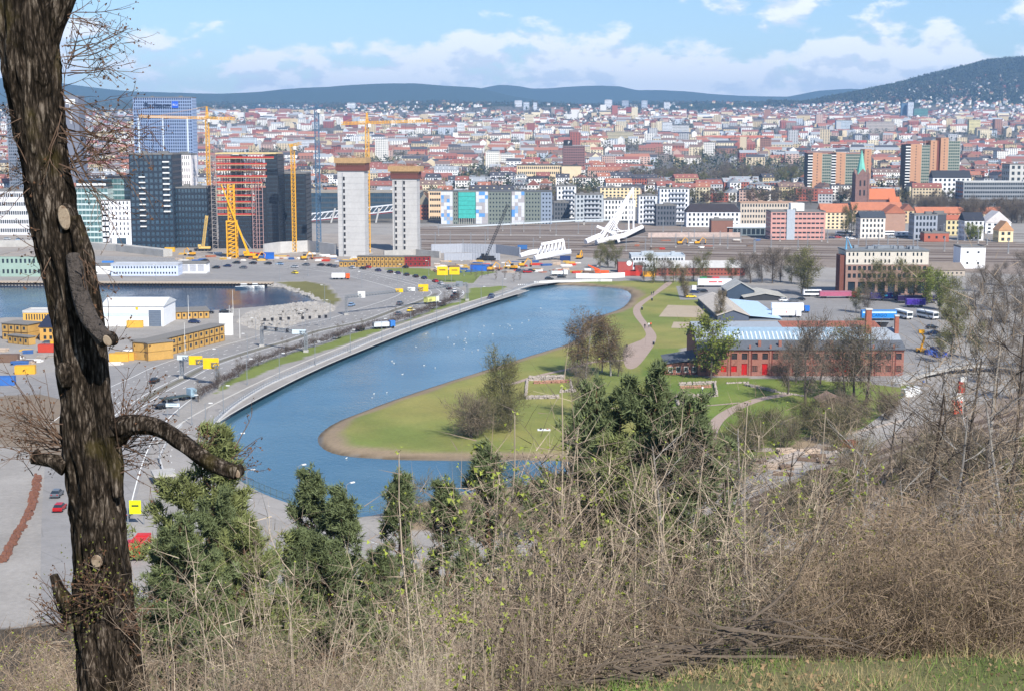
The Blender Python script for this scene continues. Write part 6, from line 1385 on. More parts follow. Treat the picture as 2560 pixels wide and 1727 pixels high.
mast = empty('overhead_line_mast', (0, 0, 0), 'grey overhead line mast', 'mast', 'overhead line masts'); a1 = MB(); lattice(a1, (0, 0, 0), (0, 0, 9), .5, 8, .07); ks = [a1.build('pole', STEEL, mast), MB().bar((0, 0, 7.5), (3.2, 0, 7.9), .12).build('bracket', STEEL, mast), MB().box((0, 0, .2), (.9, .9, .8)).build('footing', CONC, mast)]; remember(mast, ks)
for k in range(60):
    x = 1050 + k * 25 + rnd.uniform(-15, 15); y = rnd.uniform(576, 640); p = W(x, y); o = mast if k == 0 else clone(mast, p, rnd.choice((0, math.pi))); o.location = p; o['_auto'] = 1; o['label'] = 'grey overhead line mast beside the tracks'
# --- quay on the far side of the harbour, boats, rubble
qa, qb = W(-300, 711, .4), W(680, 715, .4); r = empty('timber_quay', (qa + qb) / 2, 'long timber quay on dark piles across the harbour', 'quay'); c = (qa + qb) / 2; MB().bar(qa - c + Vector((0, 3, 1.1)), qb - c + Vector((0, 3, 1.1)), 6, .5).build('deck', cm((176, 160, 140), .9), r)
pm = MB().tube([(0, 0, -1.5), (0, 0, 1.3)], .28, 6).mesh('pile', cm((54, 46, 42), .9))
for k in range(120): q = qa.lerp(qb, k / 119) - c; o = obj('pile', pm, r, (q.x, q.y - .1, q.z - .2))
MB().bar(qa - c + Vector((0, .9, -.1)), qb - c + Vector((0, .9, -.1)), .3, 1.4).build('fender_wall', DARK, r)
def boat(label, px, py, L):
    p = W(px, py, 0); r = empty('motor_boat', p, label, 'boat', None, .1); b = MB(); n_ = 7; vs = []
    for i in range(n_):
        t = i / (n_ - 1); x = (t - .5) * L; w = L * .16 * (1 - max(0, t - .45) ** 2 * 3.2); vs += [(x, -w, 1.0 + t * .4), (x, 0, -.3), (x, w, 1.0 + t * .4)]
    fs = [(3 * i, 3 * i + 1, 3 * i + 4, 3 * i + 3) for i in range(n_ - 1)] + [(3 * i + 1, 3 * i + 2, 3 * i + 5, 3 * i + 4) for i in range(n_ - 1)] + [(3 * i + 2, 3 * i, 3 * i + 3, 3 * i + 5) for i in range(n_ - 1)] + [(0, 2, 1)]
    b.add(vs, fs).build('hull', WHITE, r); MB().box((-L * .05, 0, 1.7), (L * .36, L * .22, 1.3), 0, 0, .85).build('cabin', WHITE, r); MB().box((-L * .05, 0, 1.8), (L * .33, L * .23, .5)).build('cabin_window', GLASS, r); MB().bar((-L * .2, 0, 2), (-L * .2, 0, 4.5), .1).build('mast', STEEL, r)
boat('white motor boat moored at the quay end, left of two', 612, 722, 9); boat('white motor boat moored at the quay end, right of two', 640, 721, 8)
rh_ = empty('rubble_heap', W(710, 806), 'pale grey heap of blasted rubble beside the motorway', 'rubble'); c = W(710, 806); rr_ = MB(); rgr = random.Random(4)
def rock(m, x, y, z, s, rg):
    vs = [(x + dx * s * rg.uniform(.6, 1.2), y + dy * s * rg.uniform(.6, 1.2), z + dz * s * rg.uniform(.5, 1)) for dx, dy, dz in ((-1, -1, -.6), (1, -1, -.6), (1, 1, -.6), (-1, 1, -.6), (-.6, -.6, .8), (.6, -.6, .8), (.6, .6, .8), (-.6, .6, .8))]
    m.add(vs, ((0, 3, 2, 1), (4, 5, 6, 7), (0, 1, 5, 4), (1, 2, 6, 5), (2, 3, 7, 6), (3, 0, 4, 7)))
rub = [(p.x, p.y) for p in RUBBLE]; cnt_ = 0
while cnt_ < 1500:
    q = W(rgr.uniform(590, 838), rgr.uniform(764, 826))
    if in_poly(np.array([q.x]), np.array([q.y]), rub)[0]:
        dd = dist_line(np.array([q.x]), np.array([q.y]), rub + [rub[0]])[0]; zz_ = min(dd * .28, 3.0) * rgr.uniform(.6, 1.05); rock(rr_, q.x - c.x, q.y - c.y, zz_, rgr.uniform(.35, 1.0), rgr); cnt_ += 1
rr_.build('rocks', mat('rubble', (.33, .31, .285), .95, .3, .4), rh_, kind='stuff')
rp = empty('riprap_bank', W(740, 730, 0), 'boulder bank sloping into the harbour water', 'rocks'); c = W(740, 730, 0); rr_ = MB()
for p, _ in along(PX([(677, 717), (720, 723), (771, 741), (800, 756), (740, 766), (620, 776), (573, 780)], 0, 4), .8):
    for k in range(2): rock(rr_, p.x - c.x + rgr.uniform(-1.8, 1.8), p.y - c.y + rgr.uniform(-1.5, 2.5), rgr.uniform(0, .9), rgr.uniform(.3, .8), rgr)
rr_.build('rocks', mat('rubble'), rp, kind='stuff')
# --- gulls on the lake
gull = empty('gull', (0, 0, 0), 'white gull', 'bird', 'gulls on the lake'); gk = [MB().tube([(-.32, 0, .10), (-.15, 0, .16), (.1, 0, .17), (.25, 0, .12)], [.03, .12, .13, .05], 7).build('body', WHITE, gull, True), MB().tube([(.2, 0, .16), (.28, 0, .30), (.40, 0, .30)], [.05, .07, .015], 6).build('head', WHITE, gull, True), MB().tube([(-.5, 0, .14), (-.1, 0, .22)], [.01, .06], 5).build('folded_wings', cm((150, 154, 160), .7), gull)]; remember(gull, gk)
GP = [(980, 903), (985, 908), (1040, 868), (1140, 840), (1163, 848), (1160, 853), (1166, 858), (1135, 862), (1160, 872), (1180, 880), (1195, 875), (1220, 874), (1270, 812), (1275, 815), (1268, 822), (1250, 816), (1232, 836), (1200, 834), (1305, 808), (1322, 802), (1210, 816), (1165, 831), (1065, 836), (1088, 920), (1006, 936), (930, 995), (710, 965), (866, 1146), (1352, 772), (1280, 824), (1262, 820), (1060, 914), (1120, 845), (1196, 842), (935, 985), (967, 982)]
for k, (a, b) in enumerate(GP): p = W(a, b, 0.0); o = gull if k == 0 else clone(gull, p, rnd.uniform(0, 6)); o.location = p; o.scale = (.95,) * 3; o['label'] = 'white gull resting on the lake water'; o['_auto'] = 1
# ================================================================ PARK: brick hall, sheds, ruins, trees, people
BRICK = mat('hall_brick', lin((158, 108, 94)), .9, .25, 1.5, var2=lin((138, 92, 80))); REDD = cm((206, 28, 26), .6); SLATE = cm((92, 96, 102), .7, var=.15)
def brick_hall():
    A, Bq = W(1745, 939), W(2258, 939); r = empty('brick_hall', A, 'long red brick hall with red doors and pale blue ribbed roof', 'building'); L = Bq.x - A.x; LANDMARKS.append(('brick hall', 1960, 880)); h = 8.0; D = 30
    wm = MB(); nb = 20; bw = L / nb; wins = []
    def Q(x0, x1, z0, z1): wm.add([(x0, 0, z0), (x1, 0, z0), (x1, 0, z1), (x0, 0, z1)], [(0, 1, 2, 3)])
    for k in range(nb):                                                # bays with recessed door below, arched window above
        x0 = k * bw; c = x0 + bw / 2; dw = .85; RK = k in (2, 3, 4, 6, 13, 14); dh = 3.4 if k in (4, 6) else 1.9; z1 = .35 if k in (4, 6) else 1.2
        Q(x0, c - dw, 0, h); Q(c + dw, x0 + bw, 0, h); Q(c - dw, c + dw, 0, z1) if z1 > .4 else Q(c - dw, c + dw, -.3, z1); Q(c - dw, c + dw, z1 + dh, 5.0); Q(c - dw, c + dw, 6.9, h)
        for zz0, zz1 in ((z1, z1 + dh), (5.0, 6.9)):
            for s in (-1, 1): wm.add([(c + s * dw, 0, zz0), (c + s * dw, .35, zz0), (c + s * dw, .35, zz1), (c + s * dw, 0, zz1)], [(0, 1, 2, 3)])
            wm.add([(c - dw, 0, zz0), (c + dw, 0, zz0), (c + dw, .35, zz0), (c - dw, .35, zz0)], [(0, 1, 2, 3)]); wm.add([(c - dw, 0, zz1), (c + dw, 0, zz1), (c + dw, .35, zz1), (c - dw, .35, zz1)], [(3, 2, 1, 0)])
        d = MB().bx(c - dw, c + dw, .25, .35, z1, z1 + dh).build('door' if k in (4, 6) else 'shutter', REDD if RK else GLASS, r); dp = MB(); [dp.bx(c - dw + .1 + q * .55, c - dw + .5 + q * .55, .2, .25, z1 + .15, z1 + dh - .15) for q in range(3)]; dp.build('door_panels', cm((180, 22, 22), .6) if RK else cm((110, 74, 64), .8), d)
        MB().tube([(c, .3, 6.9), (c, .33, 6.9)], .85, 14).build('arch', GLASS, r); w = MB().bx(c - dw + .05, c + dw - .05, .28, .34, 5.0, 6.9).build('window', GLASS, r); wb_ = MB(); [wb_.bx(c - dw + q, c - dw + q + .06, .22, .28, 5.02, 6.88) for q in (.4, .82, 1.25)]; [wb_.bx(c - dw + .06, c + dw - .06, .23, .27, z, z + .06) for z in (5.6, 6.2)]; wb_.build('glazing_bars', cm((90, 60, 54), .7), w)
        if k % 2: MB().bx(x0 - .3, x0 + .3, -.25, -.01, -.3, h + 1.4).build('pilaster', BRICK, r); MB().tube([(x0 + .55, -.14, 0), (x0 + .55, -.14, h - .3)], .08, 5).build('drain_pipe', cm((120, 34, 30), .6), r)
    for x in (0, L): wm.add([(x, 0, -.3), (x, D, -.3), (x, D, h), (x, 15, 13.2), (x, 5, 10), (x, 0, h)], [(0, 1, 2, 3, 4, 5)])
    wm.add([(0, D, -.3), (L, D, -.3), (L, D, h), (0, D, h)], [(0, 3, 2, 1)]); wm.build('wall', BRICK, r)
    MB().bx(-.2, L + .2, -.35, -.02, h - .35, h + .1).build('cornice', cm((150, 82, 68), .9), r)
    def plane(nm, x0, x1, a, b, m, th=.2):
        MB().add([(x0, a[0], a[1]), (x1, a[0], a[1]), (x1, b[0], b[1]), (x0, b[0], b[1]), (x0, a[0], a[1] - th), (x1, a[0], a[1] - th), (x1, b[0], b[1] - th), (x0, b[0], b[1] - th)], [(0, 1, 2, 3), (4, 7, 6, 5), (0, 4, 5, 1), (1, 5, 6, 2), (2, 6, 7, 3), (3, 7, 4, 0)]).build(nm, m, r)
    plane('lower_roof', -.5, L + .5, (-.6, h + .15), (5, 10.2), SLATE); BLU = cm((138, 160, 176), .5, var=.16); GRY = cm((150, 158, 166), .7, var=.12)
    x1 = (1815 - 1745) / 513 * L; plane('roof', -.3, x1, (5.02, 10.3), (12, 13.2), GRY); plane('skylight_roof', x1 + .02, L * .86, (5.02, 10.3), (12, 13.25), BLU); plane('roof', L * .86 + .02, L + .3, (5.02, 10.3), (12, 13.2), GRY)
    for k in range(34):
        x = x1 + (L * .86 - x1) * (k + .5) / 34; MB().add([(x - .22, 5.1, 10.42), (x + .22, 5.1, 10.42), (x + .22, 9.3, 12.2), (x - .22, 9.3, 12.2), (x, 5.1, 10.6), (x, 9.3, 12.38)], [(0, 1, 4), (1, 2, 5, 4), (2, 3, 5), (3, 0, 4, 5)]).build('roof_rib', cm((222, 232, 238), .5), r)
    plane('ridge_roof', -.3, L * .44, (12.02, 13.3), (20, 14), GRY); plane('rusty_roof', L * .44 + .02, L * .93, (12.02, 13.3), (20, 14.2), mat('rusty_tin', lin((150, 92, 74)), .8, .3, .5)); plane('back_roof', -.3, L + .3, (20.02, 14), (D + .4, h + .2), GRY)
    for px, w, hh in ((2184, 1.3, 9), (2256, .9, 7)):
        x = (px - 1745) / 513 * L; MB().box((x, 9, 13 + hh / 2 - 3), (w * 1.3, w * 1.3, hh)).build('chimney', cm((156, 96, 78), .9, var=.25, scale=2.0), r); MB().box((x, 9, 13 + hh - 2.8), (w * 1.6, w * 1.6, .4)).build('chimney_cap', cm((200, 196, 190), .8), r)
    for k in (6, 8, 13): MB().box((k * bw, 1.5, 9.6), (.9, .9, 2.0)).build('chimney', BRICK, r)
    ox = W(1655, 925) - A; a = MB(); ax0, ax1 = ox.x, -.3; a.bx(ax0, ax1, 2, 12, -.3, 3.6); a.build('annex_wall', BRICK, r)
    MB().add([(ax0 - .3, 1.6, 3.5), (ax1, 1.6, 4.8), (ax1, 12.3, 6.2), (ax0 - .3, 12.3, 4.6), (ax0 - .3, 1.6, 3.3), (ax1, 1.6, 4.6), (ax1, 12.3, 6.0), (ax0 - .3, 12.3, 4.4)], [(0, 1, 2, 3), (4, 7, 6, 5), (0, 4, 5, 1), (1, 5, 6, 2), (2, 6, 7, 3), (3, 7, 4, 0)]).build('annex_roof', SLATE, r)
    for k in range(4): x = ax0 + (ax1 - ax0) * (.12 + k * .25); w = MB().bx(x, x + 1.1, 1.94, 1.99, 1.0, 2.4).build('window', GLASS, r); f_ = MB(); f_.bx(x - .1, x + 1.2, 1.9, 1.94, 2.4, 2.55); f_.bx(x - .1, x + 1.2, 1.9, 1.94, .85, 1.0); f_.bx(x - .1, x, 1.9, 1.94, 1.0, 2.4); f_.bx(x + 1.1, x + 1.2, 1.9, 1.94, 1.0, 2.4); f_.build('frame', WHITE, w)
brick_hall()
def shed(name, label, x0, x1, yb, yap, D, wall, roofc, sheet_=None, strips_=True):
    A, Bq = W(x0, yb), W(x1, yb); w = Bq.x - A.x; r = empty(name, A, label, 'building'); ap = At((x0 + x1) / 2, yap, A.y).z - ZL; e = ap * .52
    MB().add([(0, 0, -.3), (w, 0, -.3), (w, 0, e), (w / 2, 0, ap), (0, 0, e), (0, D, -.3), (w, D, -.3), (w, D, e), (w / 2, D, ap), (0, D, e)], [(0, 1, 2, 3, 4), (9, 8, 7, 6, 5), (1, 6, 7, 2), (5, 0, 4, 9)]).build('wall', cm(wall, .8), r)
    for a, b in (((-.4, e - .25), (w / 2, ap + .05)), ((w / 2, ap + .05), (w + .4, e - .25))):
        MB().add([(a[0], -.5, a[1]), (b[0], -.5, b[1]), (b[0], D + .5, b[1]), (a[0], D + .5, a[1]), (a[0], -.5, a[1] + .3), (b[0], -.5, b[1] + .3), (b[0], D + .5, b[1] + .3), (a[0], D + .5, a[1] + .3)], [(0, 3, 2, 1), (4, 5, 6, 7), (0, 1, 5, 4), (1, 2, 6, 5), (2, 3, 7, 6), (3, 0, 4, 7)]).build('roof', cm(roofc, .85, var=.22, scale=.3), r)
        k = MB()
        for j in range(int(D / 3)): y = j * 3.0; k.bar((a[0], y, a[1] + .34), (b[0], y, b[1] + .34), .12)
        k.build('roof_battens', cm(tuple(int(c * .85) for c in roofc), .9), r)
    return r, w, e
r, w, e = shed('warehouse', 'grey warehouse with pale corrugated gable roof beside sand pitches', 1794, 1872, 802, 776, 62, (84, 92, 106), (188, 180, 170)); LANDMARKS.append(('grey warehouse', 1850, 760))
MB().add([(w + .3, .5, e), (w + 13, .5, e - 1.2), (w + 13, 58, e - 1.2), (w + .3, 58, e), (w + .3, .5, e - .3), (w + 13, .5, e - 1.5), (w + 13, 58, e - 1.5), (w + .3, 58, e - .3)], [(0, 1, 2, 3), (4, 7, 6, 5), (0, 4, 5, 1), (1, 5, 6, 2), (2, 6, 7, 3), (3, 7, 4, 0)]).build('lean_to_roof', cm((176, 200, 222), .6), r); MB().bx(w + .4, w + 12.6, 1, 57, -.3, e - 1.6).build('lean_to_wall', cm((110, 116, 124), .8), r)
shed('shed', 'dark blue gabled shed behind the grey warehouse', 1818, 1886, 748, 708, 18, (62, 76, 92), (176, 176, 172))
shed('open_shed', 'long pale roofed shed across the back of the yard', 1860, 1965, 752, 735, 22, (60, 62, 64), (178, 176, 168))
shed('wooden_hut', 'small brown wooden hut among bushes below the brick hall', 2050, 2112, 1018, 992, 7, (112, 86, 70), (134, 112, 100))
# ruins: low stone walls
RU = mat('ruin_stone', (.36, .31, .27), .95, .3, .6); RUB = mat('ruin_brick', (.36, .19, .13), .95, .3, .6)
def ruin(label, segs):
    c = W(*segs[0][0]); r = empty('stone_ruin', c, label, 'ruin'); rg = random.Random(len(label))
    for a, b, h, t, m in segs:
        A, Bq = W(*a) - c, W(*b) - c; L = (Bq - A).length; mb = MB(); n_ = int(L / .55)
        for k in range(n_):
            for j in range(max(1, int(h / .45))):
                for s in range(max(1, int(t / .7))):
                    q = A.lerp(Bq, (k + rg.uniform(.2, .8)) / n_); rock(mb, q.x + rg.uniform(-.1, .1), q.y + (s - t / 1.4 / 2) * .7, j * .42 + .2, .34 * rg.uniform(.8, 1.2), rg)
        mb.build('wall_course', m, r, kind='stuff')
ruin('low stone ruin walls on the lawn left of the dark pine', [((1322, 950), (1412, 947), 1.6, 2.4, RU), ((1335, 958), (1425, 955), .9, 1.4, RUB), ((1316, 996), (1398, 994), 1.3, 2.6, RU), ((1318, 952), (1314, 994), 1.0, 1.6, RU), ((1400, 980), (1440, 978), 1.0, 2, RU), ((1425, 950), (1432, 980), .8, 1.4, RU)])
ruin('low stone and brick ruin rectangle in front of the brick hall', [((1698, 962), (1790, 958), 1.3, 1.4, RU), ((1700, 970), (1780, 968), 1.1, 1.0, RUB), ((1694, 992), (1792, 990), 1.1, 1.6, RU), ((1786, 960), (1792, 990), 1.2, 1.2, RU), ((1690, 992), (1696, 1014), 1.0, 1.6, RU), ((1696, 1008), (1724, 1008), .8, 1.4, RU)])
ruin('broken line of ruin stones running to the bare trees', [((1815, 958), (1870, 956), .5, 1.2, RU), ((1860, 962), (1940, 980), .9, 1.2, RU), ((1940, 980), (2010, 990), .8, 1.0, RU)])
ruin('pale stone blocks and debris along the works road', [((1890, 1170), (2020, 1130), .9, 2.2, RU), ((2120, 1085), (2260, 1050), .6, 1.2, RU), ((2040, 1150), (2140, 1110), .5, 1.4, RU)])
# footbridge with white railing and works gear at the right
def right_bridge():
    P = [W(2232, 962), W(2290, 944), W(2360, 934), W(2440, 928), W(2540, 928)]; zs = [.2, 1.0, 1.8, 2.2, 2.2]; c = P[2]; r = empty('road_bridge', c, 'white railed road bridge behind bare branches at the right', 'bridge'); Q = [p - c + Vector((0, 0, z)) for p, z in zip(P, zs)]
    for i in range(4): MB().bar(Q[i], Q[i + 1], 5.0, .8).build('deck', CONC, r)
    rl = MB()
    for i in range(4):
        for s in (-2.3, 2.3):
            o = Vector((0, s, .4)); rl.bar(Q[i] + o + Vector((0, 0, 1.3)), Q[i + 1] + o + Vector((0, 0, 1.3)), .12); rl.bar(Q[i] + o, Q[i + 1] + o, .16)
            for k in range(8): q = Q[i].lerp(Q[i + 1], k / 8) + o; rl.bar(q, q + Vector((0, 0, 1.3)), .1)
    rl.build('railing', STEEL, r); [MB().box((Q[i].x, Q[i].y, Q[i].z / 2 - .6), (1, 3, Q[i].z)).build('pier', CONC, r) for i in (2, 3)]
right_bridge()
r = empty('drill_rig', W(2392, 1038), 'orange and white drill rig tower on the works road', 'machine'); MB().box((0, 0, 2), (2.4, 2.2, 4)).build('body', cm((214, 84, 50), .6), r); MB().box((.4, 0, 5), (1.8, 1.6, 2.2)).build('hood', WHITE, r); MB().box((.8, 0, 7.6), (1.5, 1.3, 3)).build('mast', cm((190, 60, 44), .6), r); MB().box((1.2, 0, 9.6), (1.6, 1.4, 1.2)).build('head', WHITE, r); MB().box((0, 0, .3), (3.4, 3, .6)).build('crawler', DARK, r)
for a, b, c in ((2270, 990, (232, 232, 230)), (2282, 984, (226, 228, 228))): container('white site box on the works road', a, b, c, .3, 3.2, 2.0)
for a, b, c, nm in ((2120, 1118, (150, 84, 60), 'rusty'), (2330, 886, (50, 90, 180), 'blue'), (2350, 892, (50, 80, 170), 'blue'), (2342, 880, (60, 100, 190), 'blue')): container('%s skip standing by the works road' % nm, a, b, c, .2, 4, 1.6)
def yellow_lift():
    r = empty('boom_lift', W(2302, 880), 'yellow folded boom lift behind the hall chimney', 'machine'); m = cm((236, 170, 24), .5); MB().box((0, 0, .8), (3, 2, 1)).build('chassis', m, r); MB().tube([(0, 0, 1.2), (1, 0, 5), (0, 0, 6.5)], .4, 5).build('boom', m, r); MB().box((0, 0, 7), (1.8, 1, 1.1)).build('basket', m, r); [MB().tube([(x, s - .2, .5), (x, s + .2, .5)], .5, 8).build('wheel', RUBBER, r) for x in (-1, 1) for s in (-1, 1)]
yellow_lift()
# the earth trench with red clay pipe at the far left
tr = PX([(5, 1405), (40, 1340), (70, 1290), (85, 1240), (95, 1190)], ZL, 4); r = empty('clay_trench', tr[0], 'rust red clay heap line across the gravel at the left', 'earth'); mb = MB(); rg2 = random.Random(3)
for p, _ in along(tr, .35): rock(mb, p.x - tr[0].x + rg2.uniform(-.6, .6), p.y - tr[0].y + rg2.uniform(-.4, .4), rg2.uniform(0, .5), rg2.uniform(.3, .6), rg2)
mb.build('clods', mat('red_clay', (.17, .075, .048), .95, .25, .8), r, kind='stuff')
# underpass below the lakeside road bend; near-black box paints the shade in its mouth
p = W(408, 1206); r = empty('underpass', p, 'dark underpass mouth below the lakeside road bend', 'underpass'); MB().box((0, 0, .9), (3.4, 5, 1.7), .35).build('opening', cm((16, 17, 20), .9), r); MB().box((0, .5, 2.0), (4.6, 6.0, .5), .35).build('lintel', CONC, r)
wall_run('parapet', 'pale concrete parapet curving round the lakeside road bend', [(455, 1066), (418, 1108), (398, 1150), (412, 1196), (460, 1226), (540, 1250)], 1.0, .35, CONC2)
# --- trees
TT = {
 'bare': [tree_meshes(400 + k, 10, (3.4, 3.4, 3.9), .62, 2600, (1.0, .055), 13, trunk_r=.19, twig=TWIG, clumps=46) for k in range(3)],
 'olive': [tree_meshes(420 + k, 10, (3.0, 3.0, 4.0), .60, 2000, (.9, .055), 13, buds=1500, bsize=.20, trunk_r=.19, twig=TWIGO, bud=mat('buds_olive', (.150, .150, .035), .85, .3, .6), clumps=46) for k in range(3)],
 'leafy': [tree_meshes(440 + k, 10, (3.5, 3.5, 3.8), .62, 1400, (.9, .05), 13, buds=3400, bsize=.28, trunk_r=.2, twig=TWIGO, bud=mat('leaf_fresh', (.165, .195, .028), .8, .3, .6), clumps=40) for k in range(2)],
 'birch': [tree_meshes(450 + k, 10, (1.9, 1.9, 4.0), .60, 1900, (.9, .045), 15, buds=900, bsize=.16, bark=BIRCH, twig=TWIGR, bud=mat('buds_birch', (.16, .115, .04), .85, .3, .6), trunk_r=.15, clear=.2, droop=.28, clumps=34) for k in range(2)],
 'poplar': [tree_meshes(460, 10, (1.55, 1.55, 4.7), .5, 3200, (.9, .06), 18, trunk_r=.18, twig=mat('twigs_straw', (.20, .155, .085), .95, .25, .6), clear=.04, clumps=60)],
 'cone': [tree_meshes(470 + k, 10, (2.3, 2.3, 4.6), .48, 4200, (.9, .05), 20, trunk_r=.17, twig=TWIGO, bark=BIRCH, clear=.06, buds=1300, bsize=.16, bud=mat('buds_olive'), clumps=70) for k in range(1)],
 'bush': [tree_meshes(480 + k, 4, (2.6, 2.6, 1.8), .5, 2600, (.75, .045), 8, trunk_r=.09, twig=(mat('twigs_olive_pale', (.16, .138, .075), .95, .3, .6), TWIGO, mat('twigs_tan', (.165, .128, .085), .95, .3, .6))[k], clear=.05, stems=3, clumps=50) for k in range(3)]}
TN = {'bare': 'bare brown tree', 'olive': 'olive tinged budding tree', 'leafy': 'fresh yellow green leafing tree', 'birch': 'slender white stemmed birch', 'poplar': 'straw coloured columnar poplar', 'cone': 'tall conical birch with white stem', 'bush': 'rounded bare bush'}
def tr_(kind, px, py, hpx, where, wide=1.0):
    p = G(px, py); H_ = hpx / F * p.y; b = 10.0 if kind != 'bush' else 4.0; s = H_ / b; o = plant('tree' if kind != 'bush' else 'bush', rnd.choice(TT[kind]), p, '%s %s' % (TN[kind], where), 'tree' if kind != 'bush' else 'bush', 'trees ' + where, (s * wide, s * wide, s)); o['_auto'] = 1
for a in (('birch', 1440, 938, 180), ('birch', 1464, 945, 195), ('birch', 1505, 930, 150), ('birch', 1527, 940, 165), ('cone', 1248, 1062, 200), ('olive', 1225, 1068, 120), ('bush', 1170, 1092, 92), ('bush', 1200, 1085, 80), ('bush', 1265, 1075, 84), ('bare', 1455, 1042, 140), ('bare', 1545, 940, 90)): tr_(*a, 'on the park lawn')
for a in (('leafy', 1777, 948, 170), ('bare', 2012, 1012, 235, .8), ('bare', 1970, 985, 120), ('bare', 2050, 960, 150), ('olive', 2135, 990, 190), ('bare', 2165, 1005, 210), ('bare', 2110, 1000, 160), ('olive', 2146, 890, 100), ('bare', 1990, 955, 120)): tr_(a[0], a[1], a[2], a[3], 'in front of the brick hall', a[4] if len(a) > 4 else 1.0)
for a in (('olive', 1633, 708, 78), ('bare', 1662, 708, 66), ('olive', 1683, 707, 60), ('olive', 1757, 706, 82), ('poplar', 1712, 744, 90), ('poplar', 1797, 800, 85), ('bare', 1735, 704, 56), ('bare', 1877, 708, 80), ('bare', 1905, 708, 78), ('bare', 1930, 709, 92), ('bare', 1950, 706, 84), ('olive', 1978, 708, 70), ('olive', 2003, 712, 86), ('olive', 1830, 704, 60), ('bare', 1850, 704, 66), ('olive', 1500, 672, 64), ('olive', 1520, 670, 72), ('olive', 1538, 672, 60), ('bare', 1610, 703, 50)): tr_(*a, 'along the north road')
for a in (('olive', 2018, 740, 125), ('bare', 2004, 735, 100), ('olive', 2170, 748, 80), ('olive', 2205, 752, 105), ('olive', 2245, 756, 112), ('olive', 2283, 758, 100), ('leafy', 2318, 762, 95), ('leafy', 2348, 775, 100), ('olive', 2378, 800, 110), ('olive', 2392, 845, 125), ('olive', 2378, 890, 130), ('olive', 2352, 905, 80), ('bare', 2168, 785, 70), ('olive', 2140, 782, 66)): tr_(*a, 'around the old works')
for a in (('bare', 2440, 790, 100), ('bare', 2480, 770, 90), ('bare', 2520, 780, 100), ('bare', 2555, 810, 120), ('bare', 2470, 850, 110), ('bare', 2530, 870, 130), ('bare', 2560, 940, 140), ('olive', 2440, 900, 100), ('bare', 2500, 960, 120), ('bare', 2545, 1000, 130), ('bare', 2560, 720, 90), ('bare', 2500, 715, 60), ('bare', 2450, 730, 70)): tr_(*a, 'on the right hand bank')
for k in range(17):
    x = rnd.uniform(1830, 2230); y = 1035 + (2230 - x) * .2 + rnd.uniform(-12, 40); tr_('bush', x, y, rnd.uniform(45, 80), 'beside the works road')
for k in range(30): x = rnd.uniform(1900, 2620); tr_(rnd.choice(('bare', 'bush', 'bush', 'olive')), x, 1330 - (x - 1800) * .22 + rnd.uniform(-40, 60), rnd.uniform(70, 130), 'beside the lower tracks')
for k in range(9): tr_('bush', rnd.uniform(1560, 1800), rnd.uniform(1150, 1240), rnd.uniform(60, 110), 'below the park')
for k in range(8): tr_('bush', rnd.uniform(1020, 1450), rnd.uniform(1290, 1350), rnd.uniform(70, 110), 'on the near shore')
for a in (('olive', 2112, 592, 78, .6), ('olive', 2128, 592, 84, .6), ('leafy', 2425, 603, 46, 1), ('leafy', 2445, 603, 40, 1), ('olive', 1938, 560, 40, 1)): tr_(a[0], a[1], a[2], a[3], 'among the town houses', a[4])
for k in range(34): x = rnd.uniform(2265, 2420); tr_('bare', x, rnd.uniform(524, 538), rnd.uniform(34, 46), 'below the right tower block')
for k in range(26): x = rnd.uniform(2410, 2570); tr_('bare', x, rnd.uniform(546, 560), rnd.uniform(48, 62), 'before the wide grey office')
for k in range(40): tr_(rnd.choice(('bare', 'bare', 'olive')), rnd.uniform(1570, 2020), rnd.uniform(452, 470), rnd.uniform(34, 52), 'in the far town park')
# --- people, bins
def person_mesh():
    me = bpy.data.meshes.new('figure'); v = [(0, 0, .95), (0, 0, 1.2), (0, 0, 1.42), (0, 0, 1.52), (0, .02, 1.62), (0, .03, 1.74), (.1, 0, .9), (.13, .16, .5), (.13, .08, .06), (.13, .2, .02), (-.1, 0, .9), (-.12, -.08, .5), (-.12, -.26, .08), (-.12, -.14, .02), (.19, 0, 1.4), (.25, -.05, 1.12), (.25, .1, .88), (-.19, 0, 1.4), (-.25, .06, 1.12), (-.25, .2, .92)]
    e = [(0, 1), (1, 2), (2, 3), (3, 4), (4, 5), (0, 6), (6, 7), (7, 8), (8, 9), (0, 10), (10, 11), (11, 12), (12, 13), (2, 14), (14, 15), (15, 16), (2, 17), (17, 18), (18, 19)]
    me.from_pydata(v, e, []); o = bpy.data.objects.new('figure', me); COL.objects.link(o); s = o.modifiers.new('s', 'SKIN'); o.modifiers.new('d', 'SUBSURF').levels = 1
    rad = [.15, .15, .14, .06, .09, .085, .1, .07, .045, .04, .1, .07, .045, .04, .065, .045, .035, .065, .045, .035]
    for k, rr in enumerate(rad): me.skin_vertices[0].data[k].radius = (rr, rr)
    me.skin_vertices[0].data[0].use_root = True; bpy.context.view_layer.update()
    r = bpy.data.meshes.new_from_object(o.evaluated_get(bpy.context.evaluated_depsgraph_get())); bpy.data.objects.remove(o)
    for m in (TINT, cm((60, 62, 74), .8), cm((204, 158, 132), .6), cm((60, 44, 34), .8)): r.materials.append(m)
    for p_ in r.polygons:
        z = p_.center.z; p_.material_index = 1 if z < .95 else 3 if z > 1.68 or (z > 1.58 and p_.center.y < -.01) else 2 if z > 1.5 else 0
        p_.use_smooth = True
    return r
PM = person_mesh()
